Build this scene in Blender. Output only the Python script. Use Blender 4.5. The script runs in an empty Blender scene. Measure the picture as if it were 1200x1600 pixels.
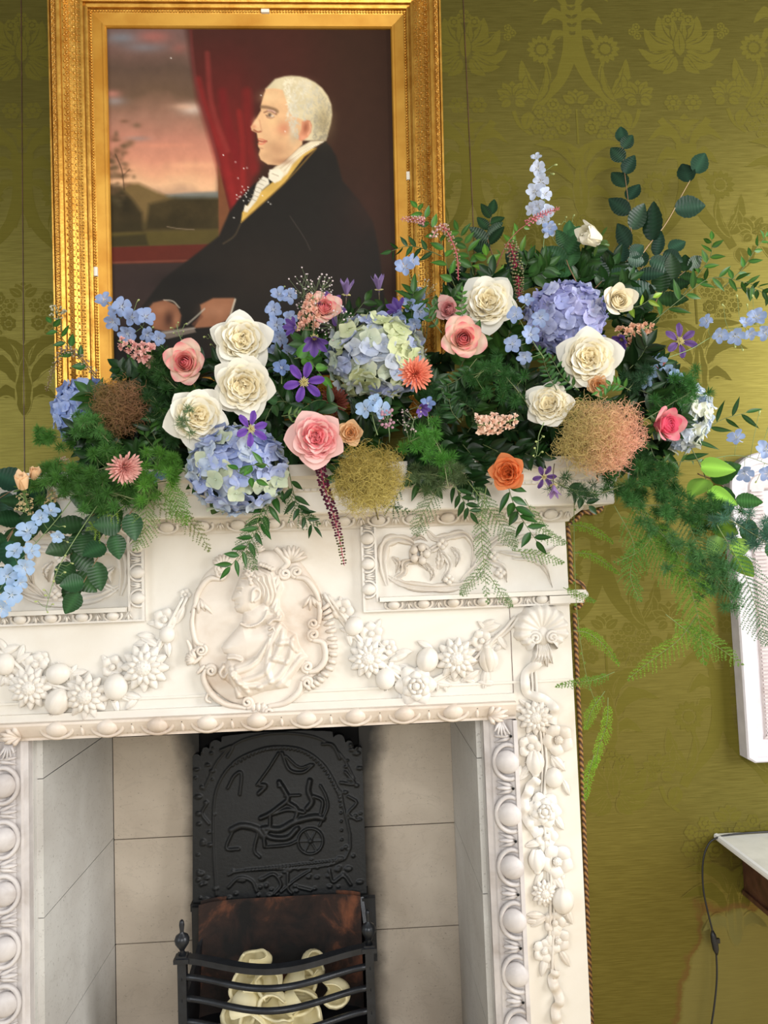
import bpy, math, random
import numpy as np
from mathutils import Matrix, Vector

S = bpy.context.scene
COL = S.collection
rng = np.random.default_rng(11)
random.seed(11)

# ------------------------------------------------------------------ camera
F = 1202.0
ey = np.array([(553 - 600) / F, (878 - 800) / F, 1.0]); ey /= np.linalg.norm(ey)
dn = np.array([0.034, 1.0, 0.0]); dn -= dn.dot(ey) * ey; dn /= np.linalg.norm(dn)
ex = np.cross(dn, ey)
RW = np.array([ex, ey, -dn])              # camera axes (right, down, forward) -> world
CAM = np.array([0.0, -2.0, 1.55])

def at(px, py, Y):
    """the point of the room on the plane y = Y that the photograph shows at (px, py)"""
    d = RW @ np.array([(px - 600) / F, (py - 800) / F, 1.0])
    return CAM + d * ((Y - CAM[1]) / d[1])

def mpp(Y):
    return (Y - CAM[1]) / F               # metres per photograph pixel at depth Y

cd = bpy.data.cameras.new('camera'); cam = bpy.data.objects.new('camera', cd); COL.objects.link(cam)
cd.sensor_fit = 'VERTICAL'; cd.sensor_height = 24.0; cd.lens = 24.0 * F / 1600.0
cd.clip_start = 0.05; cd.clip_end = 60
cam.matrix_world = Matrix([[*c, t] for c, t in zip(np.array([RW[:, 0], -RW[:, 1], -RW[:, 2]]).T, CAM)] + [[0, 0, 0, 1]])
S.camera = cam

# ------------------------------------------------------------------ light and exposure
wd = bpy.data.worlds.new('room_daylight'); S.world = wd; wd.use_nodes = True
bg = wd.node_tree.nodes['Background']; bg.inputs[0].default_value = (1.0, 0.985, 0.96, 1); bg.inputs[1].default_value = 0.22

def area(name, loc, target, sx, sy, power, col):
    l = bpy.data.lights.new(name, 'AREA'); l.shape = 'RECTANGLE'; l.size = sx; l.size_y = sy; l.energy = power; l.color = col
    o = bpy.data.objects.new(name, l); COL.objects.link(o); o.location = loc
    o.rotation_euler = (Vector(target) - Vector(loc)).to_track_quat('-Z', 'Y').to_euler()
    return o
area('window_light_east', (3.35, -1.75, 2.2), (0.1, 0.1, 1.3), 1.3, 2.6, 190, (1.0, 0.99, 0.97))
area('window_light_west', (-2.9, -2.6, 2.1), (-0.1, 0.1, 1.2), 1.2, 2.4, 60, (0.90, 0.95, 1.0))
area('window_light_south', (0.5, -4.9, 2.5), (0.4, -1.7, 0.0), 2.4, 2.4, 175, (1.0, 0.99, 0.97))

vs = S.view_settings
vs.view_transform = 'Standard'; vs.look = 'None'; vs.gamma = 1.0; vs.use_curve_mapping = False
vs.exposure = -0.22
S.cycles.max_bounces = 6; S.cycles.diffuse_bounces = 3; S.cycles.glossy_bounces = 3; S.cycles.transmission_bounces = 4
S.cycles.transparent_max_bounces = 6; S.cycles.use_denoising = True
S.cycles.sample_clamp_indirect = 6.0; S.cycles.caustics_reflective = False; S.cycles.caustics_refractive = False

# ------------------------------------------------------------------ colours and materials
def lin(c):
    c = np.asarray(c, float) / 255.0
    return np.where(c <= 0.04045, c / 12.92, ((c + 0.055) / 1.055) ** 2.4)

class NT:
    def __init__(s, name):
        s.m = bpy.data.materials.new(name); s.m.use_nodes = True; s.t = s.m.node_tree; s.n = s.t.nodes; s.n.clear()
        s.out = s.n.new('ShaderNodeOutputMaterial'); s.b = s.n.new('ShaderNodeBsdfPrincipled'); s.link(s.b.outputs[0], s.out.inputs[0])
    def link(s, a, b): s.t.links.new(a, b)
    def new(s, t, **k):
        n = s.n.new(t)
        for a, v in k.items(): setattr(n, a, v)
        return n
    def noise(s, scale, detail=4, rough=0.55, dist=0.0, vec=None, mapping=None):
        n = s.new('ShaderNodeTexNoise'); n.inputs['Scale'].default_value = scale; n.inputs['Detail'].default_value = detail
        n.inputs['Roughness'].default_value = rough; n.inputs['Distortion'].default_value = dist
        if vec is None:
            g = s.new('ShaderNodeNewGeometry'); vec = g.outputs['Position']
        if mapping is not None:
            mp = s.new('ShaderNodeMapping'); mp.inputs['Scale'].default_value = mapping; s.link(vec, mp.inputs['Vector']); vec = mp.outputs['Vector']
        s.link(vec, n.inputs['Vector']); return n.outputs['Fac']
    def ramp(s, fac, stops):
        r = s.new('ShaderNodeValToRGB'); e = r.color_ramp.elements
        while len(e) > 1: e.remove(e[-1])
        e[0].position = stops[0][0]; e[0].color = (*stops[0][1], 1)
        for p, c in stops[1:]:
            x = e.new(p); x.color = (*c, 1)
        s.link(fac, r.inputs['Fac']); return r.outputs['Color']
    def mix(s, fac, a, b, mode='MIX'):
        m = s.new('ShaderNodeMix', data_type='RGBA', blend_type=mode)
        for v, i in ((fac, 0), (a, 6), (b, 7)):
            if hasattr(v, 'links'): s.link(v, m.inputs[i])
            elif i == 0: m.inputs[i].default_value = v
            else: m.inputs[i].default_value = (*v, 1)
        return m.outputs[2]
    def base(s, c):
        if hasattr(c, 'links'): s.link(c, s.b.inputs['Base Color'])
        else: s.b.inputs['Base Color'].default_value = (*c, 1)
    def bump(s, h, strength=0.3, dist=0.002):
        b = s.new('ShaderNodeBump'); b.inputs['Strength'].default_value = strength; b.inputs['Distance'].default_value = dist
        s.link(h, b.inputs['Height']); s.link(b.outputs[0], s.b.inputs['Normal'])
    def set(s, **k):
        for a, v in k.items(): s.b.inputs[a.replace('_', ' ')].default_value = v
    def attr(s):
        return s.new('ShaderNodeVertexColor', layer_name='Col').outputs['Color']

MAT = {}
def marble(name, c0, c1, c2, rough=0.42, scale=3.0):
    t = NT(name); n = t.noise(scale, 6, 0.6, 0.6); c = t.ramp(n, [(0.3, lin(c2)), (0.47, lin(c1)), (0.62, lin(c0))])
    n2 = t.noise(45, 3); c = t.mix(t.ramp(n2, [(0.35, (0, 0, 0)), (0.75, (0.25,) * 3)]), c, lin(c1))
    t.base(c); t.set(Roughness=rough); t.bump(t.noise(160, 2), 0.12, 0.001); MAT[name] = t.m
marble('carved_marble', (225, 220, 212), (216, 209, 199), (198, 184, 166))
marble('frieze_marble', (227, 222, 213), (219, 212, 200), (205, 191, 171), 0.35, 1.6)
marble('lintel_marble', (222, 211, 199), (208, 194, 180), (184, 165, 148), 0.45, 5)
marble('medallion_marble', (222, 213, 202), (213, 202, 189), (196, 176, 156), 0.42, 6)
marble('leg_moulding_marble', (212, 206, 203), (196, 190, 188), (170, 160, 154), 0.45, 6)

def slab_marble(name, c0, c1, vein, soot=0.0):
    t = NT(name)
    g = t.new('ShaderNodeNewGeometry')
    n = t.noise(4.5, 5, 0.55, 0.3); c = t.ramp(n, [(0.3, lin(c1)), (0.65, lin(c0))])
    v = t.noise(5.0, 8, 0.6, 1.2, mapping=(1.2, 1.2, 2.4)); vr = t.ramp(v, [(0.485, (0, 0, 0)), (0.5, (0.14,) * 3), (0.515, (0, 0, 0))])
    c = t.mix(vr, c, lin(vein))
    sp = t.noise(120, 2); c = t.mix(t.ramp(sp, [(0.28, (0.5,) * 3), (0.36, (0, 0, 0))]), c, lin(vein))
    if soot:      # smoke-blackened flue opening behind the fireback: a stain with a place of its own
        sx = t.new('ShaderNodeSeparateXYZ'); t.link(g.outputs['Position'], sx.inputs[0])
        a = t.new('ShaderNodeMath', operation='SUBTRACT'); t.link(sx.outputs[0], a.inputs[0]); a.inputs[1].default_value = -0.262
        b = t.new('ShaderNodeMath', operation='ABSOLUTE'); t.link(a.outputs[0], b.inputs[0])
        zz = t.new('ShaderNodeMapRange'); t.link(sx.outputs[2], zz.inputs[0]); zz.inputs[1].default_value = 0.82; zz.inputs[2].default_value = 1.15; zz.inputs[3].default_value = 0.285; zz.inputs[4].default_value = 0.36
        d = t.new('ShaderNodeMath', operation='SUBTRACT'); t.link(b.outputs[0], d.inputs[0]); t.link(zz.outputs[0], d.inputs[1])
        w = t.new('ShaderNodeMath', operation='ADD'); t.link(d.outputs[0], w.inputs[0])
        nn = t.new('ShaderNodeMath', operation='MULTIPLY'); t.link(t.noise(14, 4), nn.inputs[0]); nn.inputs[1].default_value = 0.05; t.link(nn.outputs[0], w.inputs[1])
        c = t.mix(t.ramp(w.outputs[0], [(0.0, (1, 1, 1)), (0.03, (0.75,) * 3), (0.075, (0, 0, 0))]), c, lin((16, 16, 18)))
    t.base(c); t.set(Roughness=0.4); MAT[name] = t.m
slab_marble('hearth_slab', (206, 194, 178), (183, 170, 154), (110, 98, 88), 1.0)
slab_marble('cheek_slab', (210, 209, 205), (190, 187, 182), (120, 114, 108))

def simple(name, c, rough=0.5, metal=0.0, nscale=0, c2=None, bump=0.0, bscale=80, bdist=0.002, **k):
    t = NT(name)
    if nscale: t.base(t.ramp(t.noise(nscale, 4), [(0.35, lin(c)), (0.65, lin(c2))]))
    else: t.base(lin(c))
    t.set(Roughness=rough, Metallic=metal, **k)
    if bump: t.bump(t.noise(bscale, 3), bump, bdist)
    MAT[name] = t.m
simple('gilt', (218, 168, 76), 0.36, 0.75, 30, (192, 136, 50), 0.25, 140)
simple('gilt_ornament', (230, 188, 104), 0.34, 0.7, 90, (196, 144, 66), 0.5, 320, 0.002)
simple('gilt_flat', (208, 156, 62), 0.45, 0.55, 9, (186, 128, 38), 0.1, 60)
simple('gesso', (236, 228, 214), 0.7)
simple('cast_iron', (17, 20, 22), 0.5, 0.1, 40, (12, 14, 16), 0.35, 120)
simple('grate_iron', (40, 43, 48), 0.34, 0.3, 30, (30, 32, 36), 0.15, 150)
simple('void_black', (8, 8, 9), 0.9)
simple('console_marble', (222, 221, 214), 0.25, 0, 8, (196, 196, 190))
simple('console_edge', (240, 240, 238), 0.4)
simple('dark_wood', (92, 58, 46), 0.4, 0, 25, (64, 38, 30), 0.3, 60)
simple('black_rubber', (24, 24, 26), 0.45)
simple('white_paint', (214, 209, 213), 0.4, 0, 20, (200, 195, 199))
simple('panel_pink', (206, 196, 196), 0.5, 0, 30, (190, 177, 175))
simple('ceramic', (240, 230, 192), 0.45, 0, 14, (230, 218, 172), 0.2, 60)
simple('oak_floor', (224, 208, 176), 0.5, 0, 6, (206, 186, 150))
def firebrick():
    t = NT('fire_brick')
    c = t.ramp(t.noise(9, 5, 0.6, 0.5), [(0.38, lin((16, 13, 12))), (0.54, lin((48, 31, 24))), (0.74, lin((128, 76, 50)))])
    t.base(c); t.set(Roughness=0.85); t.bump(t.noise(50, 4), 0.6, 0.004); MAT['fire_brick'] = t.m
firebrick()
def braid():
    t = NT('braid')
    w = t.new('ShaderNodeTexWave', wave_type='BANDS', bands_direction='DIAGONAL'); w.inputs['Scale'].default_value = 38; w.inputs['Distortion'].default_value = 2
    g = t.new('ShaderNodeNewGeometry'); t.link(g.outputs['Position'], w.inputs['Vector'])
    t.base(t.ramp(w.outputs['Fac'], [(0.2, lin((66, 40, 18))), (0.8, lin((150, 108, 56)))])); t.set(Roughness=0.7); t.bump(w.outputs['Fac'], 0.8, 0.004); MAT['braid'] = t.m
braid()

# silk damask: the satin ground shines, the figure is matt; both keep one base colour each
def silk(name, c0, c1, rough, spec, streak, metal=0.0):
    t = NT(name)
    n = t.noise(1.0, 5, 0.62, 0.0, mapping=(14, 1, 420)); big = t.noise(2.2, 3)
    c = t.ramp(n, [(0.32, lin(c1)), (0.68, lin(c0))])
    c = t.mix(t.ramp(big, [(0.3, (0, 0, 0)), (0.7, (0.35,) * 3)]), c, lin(c1))
    if streak:    # the water stain low on the wall beside the console table
        g = t.new('ShaderNodeNewGeometry'); sx = t.new('ShaderNodeSeparateXYZ'); t.link(g.outputs['Position'], sx.inputs[0])
        nz = t.noise(7, 5, 0.6)
        def mth(op, a, b):
            m = t.new('ShaderNodeMath', operation=op)
            for i, v in enumerate((a, b)):
                if hasattr(v, 'links'): t.link(v, m.inputs[i])
                else: m.inputs[i].default_value = v
            return m.outputs[0]
        # outline: x = 0.80 + 0.42*(z-0.24) with a ragged edge, only below z = 0.56
        e = mth('SUBTRACT', sx.outputs[0], mth('ADD', 0.80, mth('MULTIPLY', mth('SUBTRACT', sx.outputs[2], 0.22), 0.36)))
        e = mth('ADD', e, mth('MULTIPLY', mth('SUBTRACT', nz, 0.5), 0.16))
        top = mth('ADD', mth('SUBTRACT', 0.565, sx.outputs[2]), mth('MULTIPLY', mth('SUBTRACT', nz, 0.5), 0.12))
        d = mth('MINIMUM', e, top)
        inside = t.ramp(d, [(0.0, (0, 0, 0)), (0.02, (0.5,) * 3), (0.25, (0.35,) * 3)])
        rim = t.ramp(mth('ADD', d, 0.5), [(0.485, (0, 0, 0)), (0.497, (0.5,) * 3), (0.504, (0.6,) * 3), (0.512, (0, 0, 0))])
        c = t.mix(inside, c, lin((138, 132, 84))); c = t.mix(rim, c, lin((112, 78, 50)))
    t.base(c); t.set(Roughness=rough, Metallic=metal); t.b.inputs['Specular IOR Level'].default_value = spec; t.b.inputs['Specular Tint'].default_value = (0.95, 0.92, 0.40, 1)
    t.bump(t.noise(1.0, 2, 0.5, 0, mapping=(60, 1, 900)), 0.15, 0.0006); MAT[name] = t.m
silk('damask_ground', (122, 113, 56), (97, 89, 40), 0.44, 0.3, True, 0.75)
silk('damask_figure', (99, 92, 37), (87, 80, 29), 0.62, 0.12, True)

def petal(name, rough=0.55, trans=0.25, sheen=0.0):
    t = NT(name); c = t.attr()
    t.base(c); t.set(Roughness=rough); t.b.inputs['Specular IOR Level'].default_value = 0.25
    tr = t.new('ShaderNodeBsdfTranslucent'); t.link(c, tr.inputs[0])
    mx = t.new('ShaderNodeMixShader'); mx.inputs[0].default_value = trans
    t.link(t.b.outputs[0], mx.inputs[1]); t.link(tr.outputs[0], mx.inputs[2]); t.link(mx.outputs[0], t.out.inputs[0])
    MAT[name] = t.m
petal('petal', 0.6, 0.36)
petal('leaf', 0.32, 0.16)
petal('needle', 0.6, 0.25)
t = NT('plant_stem'); t.base(t.attr()); t.set(Roughness=0.55); MAT['plant_stem'] = t.m
t = NT('paint'); t.base(t.attr()); t.set(Roughness=0.5); t.b.inputs['Specular IOR Level'].default_value = 0.1
t.bump(t.noise(380, 2), 0.08, 0.0006); MAT['paint'] = t.m

# ------------------------------------------------------------------ mesh builder
def smoothpath(pts, n):
    """Catmull-Rom through pts, n samples"""
    P = np.asarray(pts, float)
    if len(P) == 2: return P[0] + (P[1] - P[0]) * np.linspace(0, 1, n)[:, None]
    E = np.vstack([2 * P[0] - P[1], P, 2 * P[-1] - P[-2]]); k = len(P) - 1
    u = np.linspace(0, k - 1e-9, n); i = u.astype(int); f = (u - i)[:, None]
    a, b, c, d = E[i], E[i + 1], E[i + 2], E[i + 3]
    return 0.5 * (2 * b + (c - a) * f + (2 * a - 5 * b + 4 * c - d) * f ** 2 + (3 * b - a - 3 * c + d) * f ** 3)

def nrm(v):
    v = np.asarray(v, float); return v / (np.linalg.norm(v, axis=-1, keepdims=True) + 1e-12)

def basis(z, up=(0, 0, 1)):
    z = nrm(z); x = np.cross(up, z)
    if np.linalg.norm(x) < 1e-4: x = np.cross((1, 0, 0), z)
    x = nrm(x); return np.stack([x, np.cross(z, x), z], 1)      # columns x, y, z

class MB:
    def __init__(s): s.V = []; s.C = []; s.Q = []; s.T = []; s.N = []; s.n = 0
    def add(s, v, quads=None, tris=None, col=None, smooth=True, ngons=None, mi=0):
        v = np.asarray(v, float).reshape(-1, 3); k = len(v); s.V.append(v)
        c = np.ones((k, 3)) if col is None else np.broadcast_to(np.asarray(col, float), (k, 3)) if np.ndim(col) == 1 else np.asarray(col, float).reshape(-1, 3)
        s.C.append(c)
        if quads is not None and len(quads): s.Q.append((np.asarray(quads) + s.n, smooth, mi))
        if tris is not None and len(tris): s.T.append((np.asarray(tris) + s.n, smooth, mi))
        for g in ngons or (): s.N.append(([x + s.n for x in g], mi))
        s.n += k; return s
    def grid(s, P, col=None, closed_u=False, closed_v=False, M=None, o=None, smooth=True, mi=0):
        P = np.asarray(P, float); m, n = P.shape[:2]
        i = np.arange(m if closed_u else m - 1)[:, None]; j = np.arange(n if closed_v else n - 1)[None]
        i2, j2 = (i + 1) % m, (j + 1) % n
        q = np.stack([i * n + j, i * n + j2, i2 * n + j2, i2 * n + j], -1).reshape(-1, 4)
        v = P.reshape(-1, 3)
        if M is not None: v = v @ np.asarray(M).T
        if o is not None: v = v + np.asarray(o)
        if col is not None and np.ndim(col) == 3: col = np.asarray(col).reshape(-1, 3)
        return s.add(v, q, col=col, smooth=smooth, mi=mi)
    def tube(s, pts, r, seg=6, col=None, flat=1.0, up=None, cap=True):
        P = np.asarray(pts, float); k = len(P); r = np.broadcast_to(np.asarray(r, float), (k,))
        T = nrm(np.gradient(P, axis=0)); u = np.asarray(up if up is not None else ((0, 0, 1) if abs(T[0, 2]) < 0.9 else (1, 0, 0)), float)
        A = np.empty((k, 3)); 
        for i in range(k):
            a = u - T[i] * T[i].dot(u); l = np.linalg.norm(a)
            a = a / l if l > 1e-5 else A[i - 1]; A[i] = a
            if up is None: u = a
        B = np.cross(T, A); th = np.linspace(0, 2 * math.pi, seg, endpoint=False)
        G = P[:, None] + r[:, None, None] * (np.cos(th)[None, :, None] * A[:, None] * flat + np.sin(th)[None, :, None] * B[:, None])
        c = None if col is None else (col if np.ndim(col) == 1 else np.repeat(np.asarray(col)[:, None], seg, 1))
        n0 = s.n; s.grid(G, c, closed_v=True)
        if cap: s.N.append((list(range(n0, n0 + seg))[::-1], 0)); s.N.append((list(range(n0 + (k - 1) * seg, n0 + k * seg)), 0))
        return s
    def ell(s, c, r, col=None, nu=8, nv=10, M=None):
        a = np.linspace(0, math.pi, nu)[:, None]; b = np.linspace(0, 2 * math.pi, nv, endpoint=False)[None]
        P = np.stack([np.sin(a) * np.cos(b), np.sin(a) * np.sin(b), np.cos(a) + 0 * b], -1) * np.asarray(r, float)
        return s.grid(P, col, closed_v=True, M=M, o=c)
    def lathe(s, prof, c=(0, 0, 0), seg=16, col=None, M=None):
        p = np.asarray(prof, float); b = np.linspace(0, 2 * math.pi, seg, endpoint=False)
        P = np.stack([p[:, :1] * np.cos(b), p[:, :1] * np.sin(b), p[:, 1:] + 0 * b], -1)
        return s.grid(P, col, closed_v=True, M=M, o=c)
    def box(s, lo, hi, col=None, bev=0.0, mi=0):
        lo, hi = np.asarray(lo, float), np.asarray(hi, float)
        v = np.array([[x, y, z] for x in (0, 1) for y in (0, 1) for z in (0, 1)]) * (hi - lo) + lo
        q = [(0, 1, 3, 2), (4, 6, 7, 5), (0, 4, 5, 1), (2, 3, 7, 6), (0, 2, 6, 4), (1, 5, 7, 3)]
        return s.add(v, q, col=col, smooth=False, mi=mi)
    def sweep(s, prof, path, M=None, smooth=False, caps=True):
        """prof: (out, z) points; path: list of (point xy, outward unit xy*mitre)"""
        P = np.array([[[p[0] + o[0] * a, p[1] + o[1] * a, z] for a, z in prof] for p, o in path])
        s.grid(P, smooth=smooth)
        return s
    def prism(s, poly, y0, y1, smooth=False, taper=0.0):
        """poly in (x, z), extruded from y0 (front) to y1 (back)"""
        p = np.asarray(poly, float); k = len(p); c = p.mean(0); pf = p + (c - p) * taper
        v = np.vstack([np.c_[pf[:, 0], np.full(k, y0), pf[:, 1]], np.c_[p[:, 0], np.full(k, y1), p[:, 1]]])
        i = np.arange(k); j = (i + 1) % k
        s.add(v, np.stack([i, j, j + k, i + k], 1), smooth=smooth, ngons=[list(range(k))]); return s
    def build(s, name, mat, parent=None, extra=()):
        me = bpy.data.meshes.new(name)
        V = np.vstack(s.V); C = np.vstack(s.C)
        loops = []; tot = []; sm = []; mi = []
        for L, w in ((s.Q, 4), (s.T, 3)):
            for f, smooth, m in L:
                loops.append(f.reshape(-1)); tot.append(np.full(len(f), w)); sm.append(np.full(len(f), smooth)); mi.append(np.full(len(f), m))
        for g, m in s.N:
            loops.append(np.array(g)); tot.append(np.array([len(g)])); sm.append(np.array([False])); mi.append(np.array([m]))
        loops = np.concatenate(loops); tot = np.concatenate(tot); st = np.r_[0, np.cumsum(tot)[:-1]]
        me.vertices.add(len(V)); me.vertices.foreach_set('co', V.astype(np.float32).ravel())
        me.loops.add(len(loops)); me.loops.foreach_set('vertex_index', loops.astype(np.int32))
        me.polygons.add(len(tot)); me.polygons.foreach_set('loop_start', st.astype(np.int32)); me.polygons.foreach_set('loop_total', tot.astype(np.int32))
        me.polygons.foreach_set('use_smooth', np.concatenate(sm).astype(bool)); 
        me.polygons.foreach_set('material_index', np.concatenate(mi).astype(np.int32))
        a = me.attributes.new('Col', 'FLOAT_COLOR', 'POINT'); a.data.foreach_set('color', np.c_[C, np.ones(len(C))].astype(np.float32).ravel())
        me.update(calc_edges=True); me.validate()
        for x in (mat, *extra): me.materials.append(MAT[x])
        o = bpy.data.objects.new(name, me); COL.objects.link(o)
        if parent is not None: o.parent = parent
        return o

def empty(name, loc=(0, 0, 0), M=None, scale=1.0):
    o = bpy.data.objects.new(name, None); COL.objects.link(o); o.empty_display_size = 0.02
    m = Matrix.Translation(Vector(loc))
    if M is not None: m = m @ Matrix([list(r) for r in np.asarray(M)]).to_4x4()
    o.matrix_basis = m @ Matrix.Scale(scale, 4); return o
def tag(o, label, cat, group=None, kind=None):
    o['label'] = label; o['category'] = cat
    if group: o['group'] = group
    if kind: o['kind'] = kind
    return o
def struct(o): o['kind'] = 'structure'; return o
def copy_tree(o, parent=None):
    c = o.copy(); COL.objects.link(c)
    if parent is not None: c.parent = parent
    for k in list(o.children): copy_tree(k, c)
    return c
def place(o, loc, M=None, scale=1.0):
    m = Matrix.Translation(Vector(loc))
    if M is not None: m = m @ Matrix([list(r) for r in np.asarray(M)]).to_4x4()
    o.matrix_basis = m @ Matrix.Scale(scale, 4); return o
# ================================================================== the setting
WY = 0.14                                 # the silk-hung wall; the carved front of the chimneypiece stands at y = 0
XC = -0.257                               # centre line of the chimneypiece

def wpt(px, py, dy=0.0):
    p = at(px, py, WY); p[1] -= dy; return p

w = MB()
for lo, hi in (((-1.7, WY, 0), (-0.90, WY + 0.12, 3.6)), ((0.40, WY, 0), (2.1, WY + 0.12, 3.6)), ((-0.90, WY, 1.2), (0.40, WY + 0.12, 3.6))):
    w.box(lo, hi)
# woven damask figure: flat shapes of the second material lying on the ground of the same wall
lay = [0.0]
LAST = []
def fig(poly, mirror_x=None, hole=False, deco=True):
    if LAST and deco and not hole:
        a, b, wd, bend = LAST; a, b = np.asarray(a, float), np.asarray(b, float); LAST.clear()
        if wd > .008:
            e = (b - a) / np.hypot(*(b - a)) * .0035
            fig(leafpoly(a - e, b + e, wd + .0032, bend, len(poly) // 2), mirror_x, True); LAST.clear(); fig(poly, mirror_x, False, False)
            fig(leafpoly(a + (b - a) * .16, a + (b - a) * .84, min(.0022, wd * .09), bend * .68, 9), mirror_x, True); LAST.clear(); return
    LAST.clear()
    for sgn in ((1, -1) if mirror_x is not None else (1,)):
        lay[0] += 1.5e-6
        p = np.asarray(poly, float).copy()
        if mirror_x is not None and sgn < 0: p[:, 0] = 2 * mirror_x - p[:, 0]
        cx_, cz_ = p.mean(0)
        if (-0.86 < cx_ < 0.40 and cz_ < 1.75) or cz_ < 0.05: continue
        a = np.c_[p[:, 0], np.full(len(p), WY - 0.00008 - lay[0]), p[:, 1]]
        if np.sum(p[:, 0] * np.roll(p[:, 1], -1) - np.roll(p[:, 0], -1) * p[:, 1]) < 0: a = a[::-1]
        k = len(a) // 2; i = np.arange(k - 1)
        w.add(a, np.stack([i, i + 1, 2 * k - 2 - i, 2 * k - 1 - i], 1), smooth=False, mi=0 if hole else 1)
def leafpoly(a, b, wd, bend=0.0, n=9, lob=0):
    a, b = np.asarray(a, float), np.asarray(b, float); d = b - a; L = np.hypot(*d); t = np.linspace(0, 1, n); nn = np.array([-d[1], d[0]]) / L
    LAST[:] = [a, b, wd, bend]
    c = a + d * t[:, None] + nn * (bend * L * np.sin(math.pi * t))[:, None]; h = wd * np.sin(math.pi * t ** 0.8) ** 0.8
    if lob: h = h * (0.82 + 0.18 * np.abs(np.sin(lob * math.pi * t)) * 2 - 0.1)
    return np.vstack([c + nn * h[:, None], (c - nn * h[:, None])[::-1]])
def strip(pts, w0, w1, n=18):
    c = smoothpath(pts, n); T = nrm(np.gradient(c, axis=0)); nn = np.stack([-T[:, 1], T[:, 0]], 1); h = (w0 + (w1 - w0) * np.linspace(0, 1, n))[:, None] / 2
    return np.vstack([c + nn * h, (c - nn * h)[::-1]])
def bloom(cx, cz, R, n, X, inner=0.45):
    for k in range(n):
        a = 2 * math.pi * k / n
        fig(leafpoly((cx + inner * R * math.cos(a), cz + inner * R * math.sin(a)), (cx + R * math.cos(a), cz + R * math.sin(a)), R * 0.75 * math.pi / n), X)
    th = np.linspace(0, 2 * math.pi, 14, endpoint=False)
    fig(np.c_[cx + 0.36 * R * np.cos(th), cz + 0.36 * R * np.sin(th)], X)
U = 0.000757
def lotus(X, z, s, M=None):                # big palmette flower, symmetrical about X
    for a, l, wd, b in ((28, 1.0, .19, .16), (55, 1.02, .2, .22), (85, 1.0, .17, .25), (112, .86, .15, .2), (140, .7, .12, .15), (8, .8, .1, .05)):
        r = math.radians(90 - a); q = 0.16 * s
        fig(leafpoly((X + q * math.cos(r), z + q * math.sin(r)), (X + l * s * math.cos(r), z + l * s * math.sin(r)), wd * s, -b, 9, 3), X if M is None else M)
    fig(leafpoly((X, z - .1 * s), (X, z + .55 * s), .13 * s), None)
    for dx, dz, r in ((0, .92, .17), (.24, .78, .15), (-.24, .78, .15)): bloom(X + dx * s, z + dz * s, r * s, 6, None)
    for q in (-1, 1):
        fig(strip([(X + q * .5 * s, z + .5 * s), (X + q * .8 * s, z + .52 * s), (X + q * 1.1 * s, z + .5 * s)], .03 * s, .015 * s), None)
        for dx, dz in ((1.12, .5), (1.02, .62), (1.0, .4)): bloom(X + q * dx * s, z + dz * s, .1 * s, 5, None)
def plume(X, z):                           # vase leaf with curling acanthus, running down into the ogee stems
    fig(leafpoly((X, z - 100 * U), (X, z), 36 * U, 0, 11), None)
    for a, b, wd, bd in (((10, -95), (62, -25), 20, .3), ((12, -130), (150, -110), 26, .42), ((14, -190), (120, -200), 26, .36), ((14, -240), (90, -285), 20, .3)):
        fig(leafpoly((X + a[0] * U, z + a[1] * U), (X + b[0] * U, z + b[1] * U), wd * U, bd, 11, 3), X)
    fig(strip([(X + 95 * U, z - 20 * U), (X + 60 * U, z - 70 * U), (X + 18 * U, z - 130 * U)], 30 * U, 20 * U), X)
    fig(strip([(X + 20 * U, z - 120 * U), (X + 14 * U, z - 200 * U), (X + 18 * U, z - 300 * U), (X + 45 * U, z - 400 * U)], 44 * U, 48 * U), X)
def ogee(X, z):                            # the stems sweeping down and out, with their side flowers
    fig(strip([(X + 12 * U, z + 30 * U), (X + 22 * U, z - 40 * U), (X + 62 * U, z - 120 * U), (X + 130 * U, z - 190 * U), (X + 160 * U, z - 240 * U)], 50 * U, 34 * U), X)
    bloom(X + 125 * U, z + 10 * U, 58 * U, 13, X)
    fig(strip([(X + 118 * U, z - 30 * U), (X + 100 * U, z - 90 * U), (X + 112 * U, z - 150 * U)], 14 * U, 18 * U), X)
    for a, b, wd, bd in (((140, -180), (205, -30), 26, -.12), ((150, -190), (190, -95), 22, -.2), ((150, -200), (110, -60), 14, .1)):
        fig(leafpoly((X + a[0] * U, z + a[1] * U), (X + b[0] * U, z + b[1] * U), wd * U, bd, 11, 4), X)
    for a, l, wd in ((90, 70, 20), (60, 74, 18), (120, 74, 18), (30, 70, 17), (150, 70, 17), (0, 56, 14), (180, 56, 14), (-35, 55, 16), (-145, 55, 16)):
        r = math.radians(a); c = np.array([X + 245 * U, z - 185 * U])
        fig(leafpoly(c + 12 * U * np.array([math.cos(r), math.sin(r)]), c + l * U * np.array([math.cos(r), math.sin(r)]), wd * U), X)
    fig(strip([(X + 245 * U, z - 235 * U), (X + 225 * U, z - 290 * U), (X + 180 * U, z - 330 * U)], 16 * U, 12 * U), X)
    fig(leafpoly((X + 180 * U, z - 240 * U), (X + 205 * U, z - 310 * U), 26 * U), X)
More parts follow.
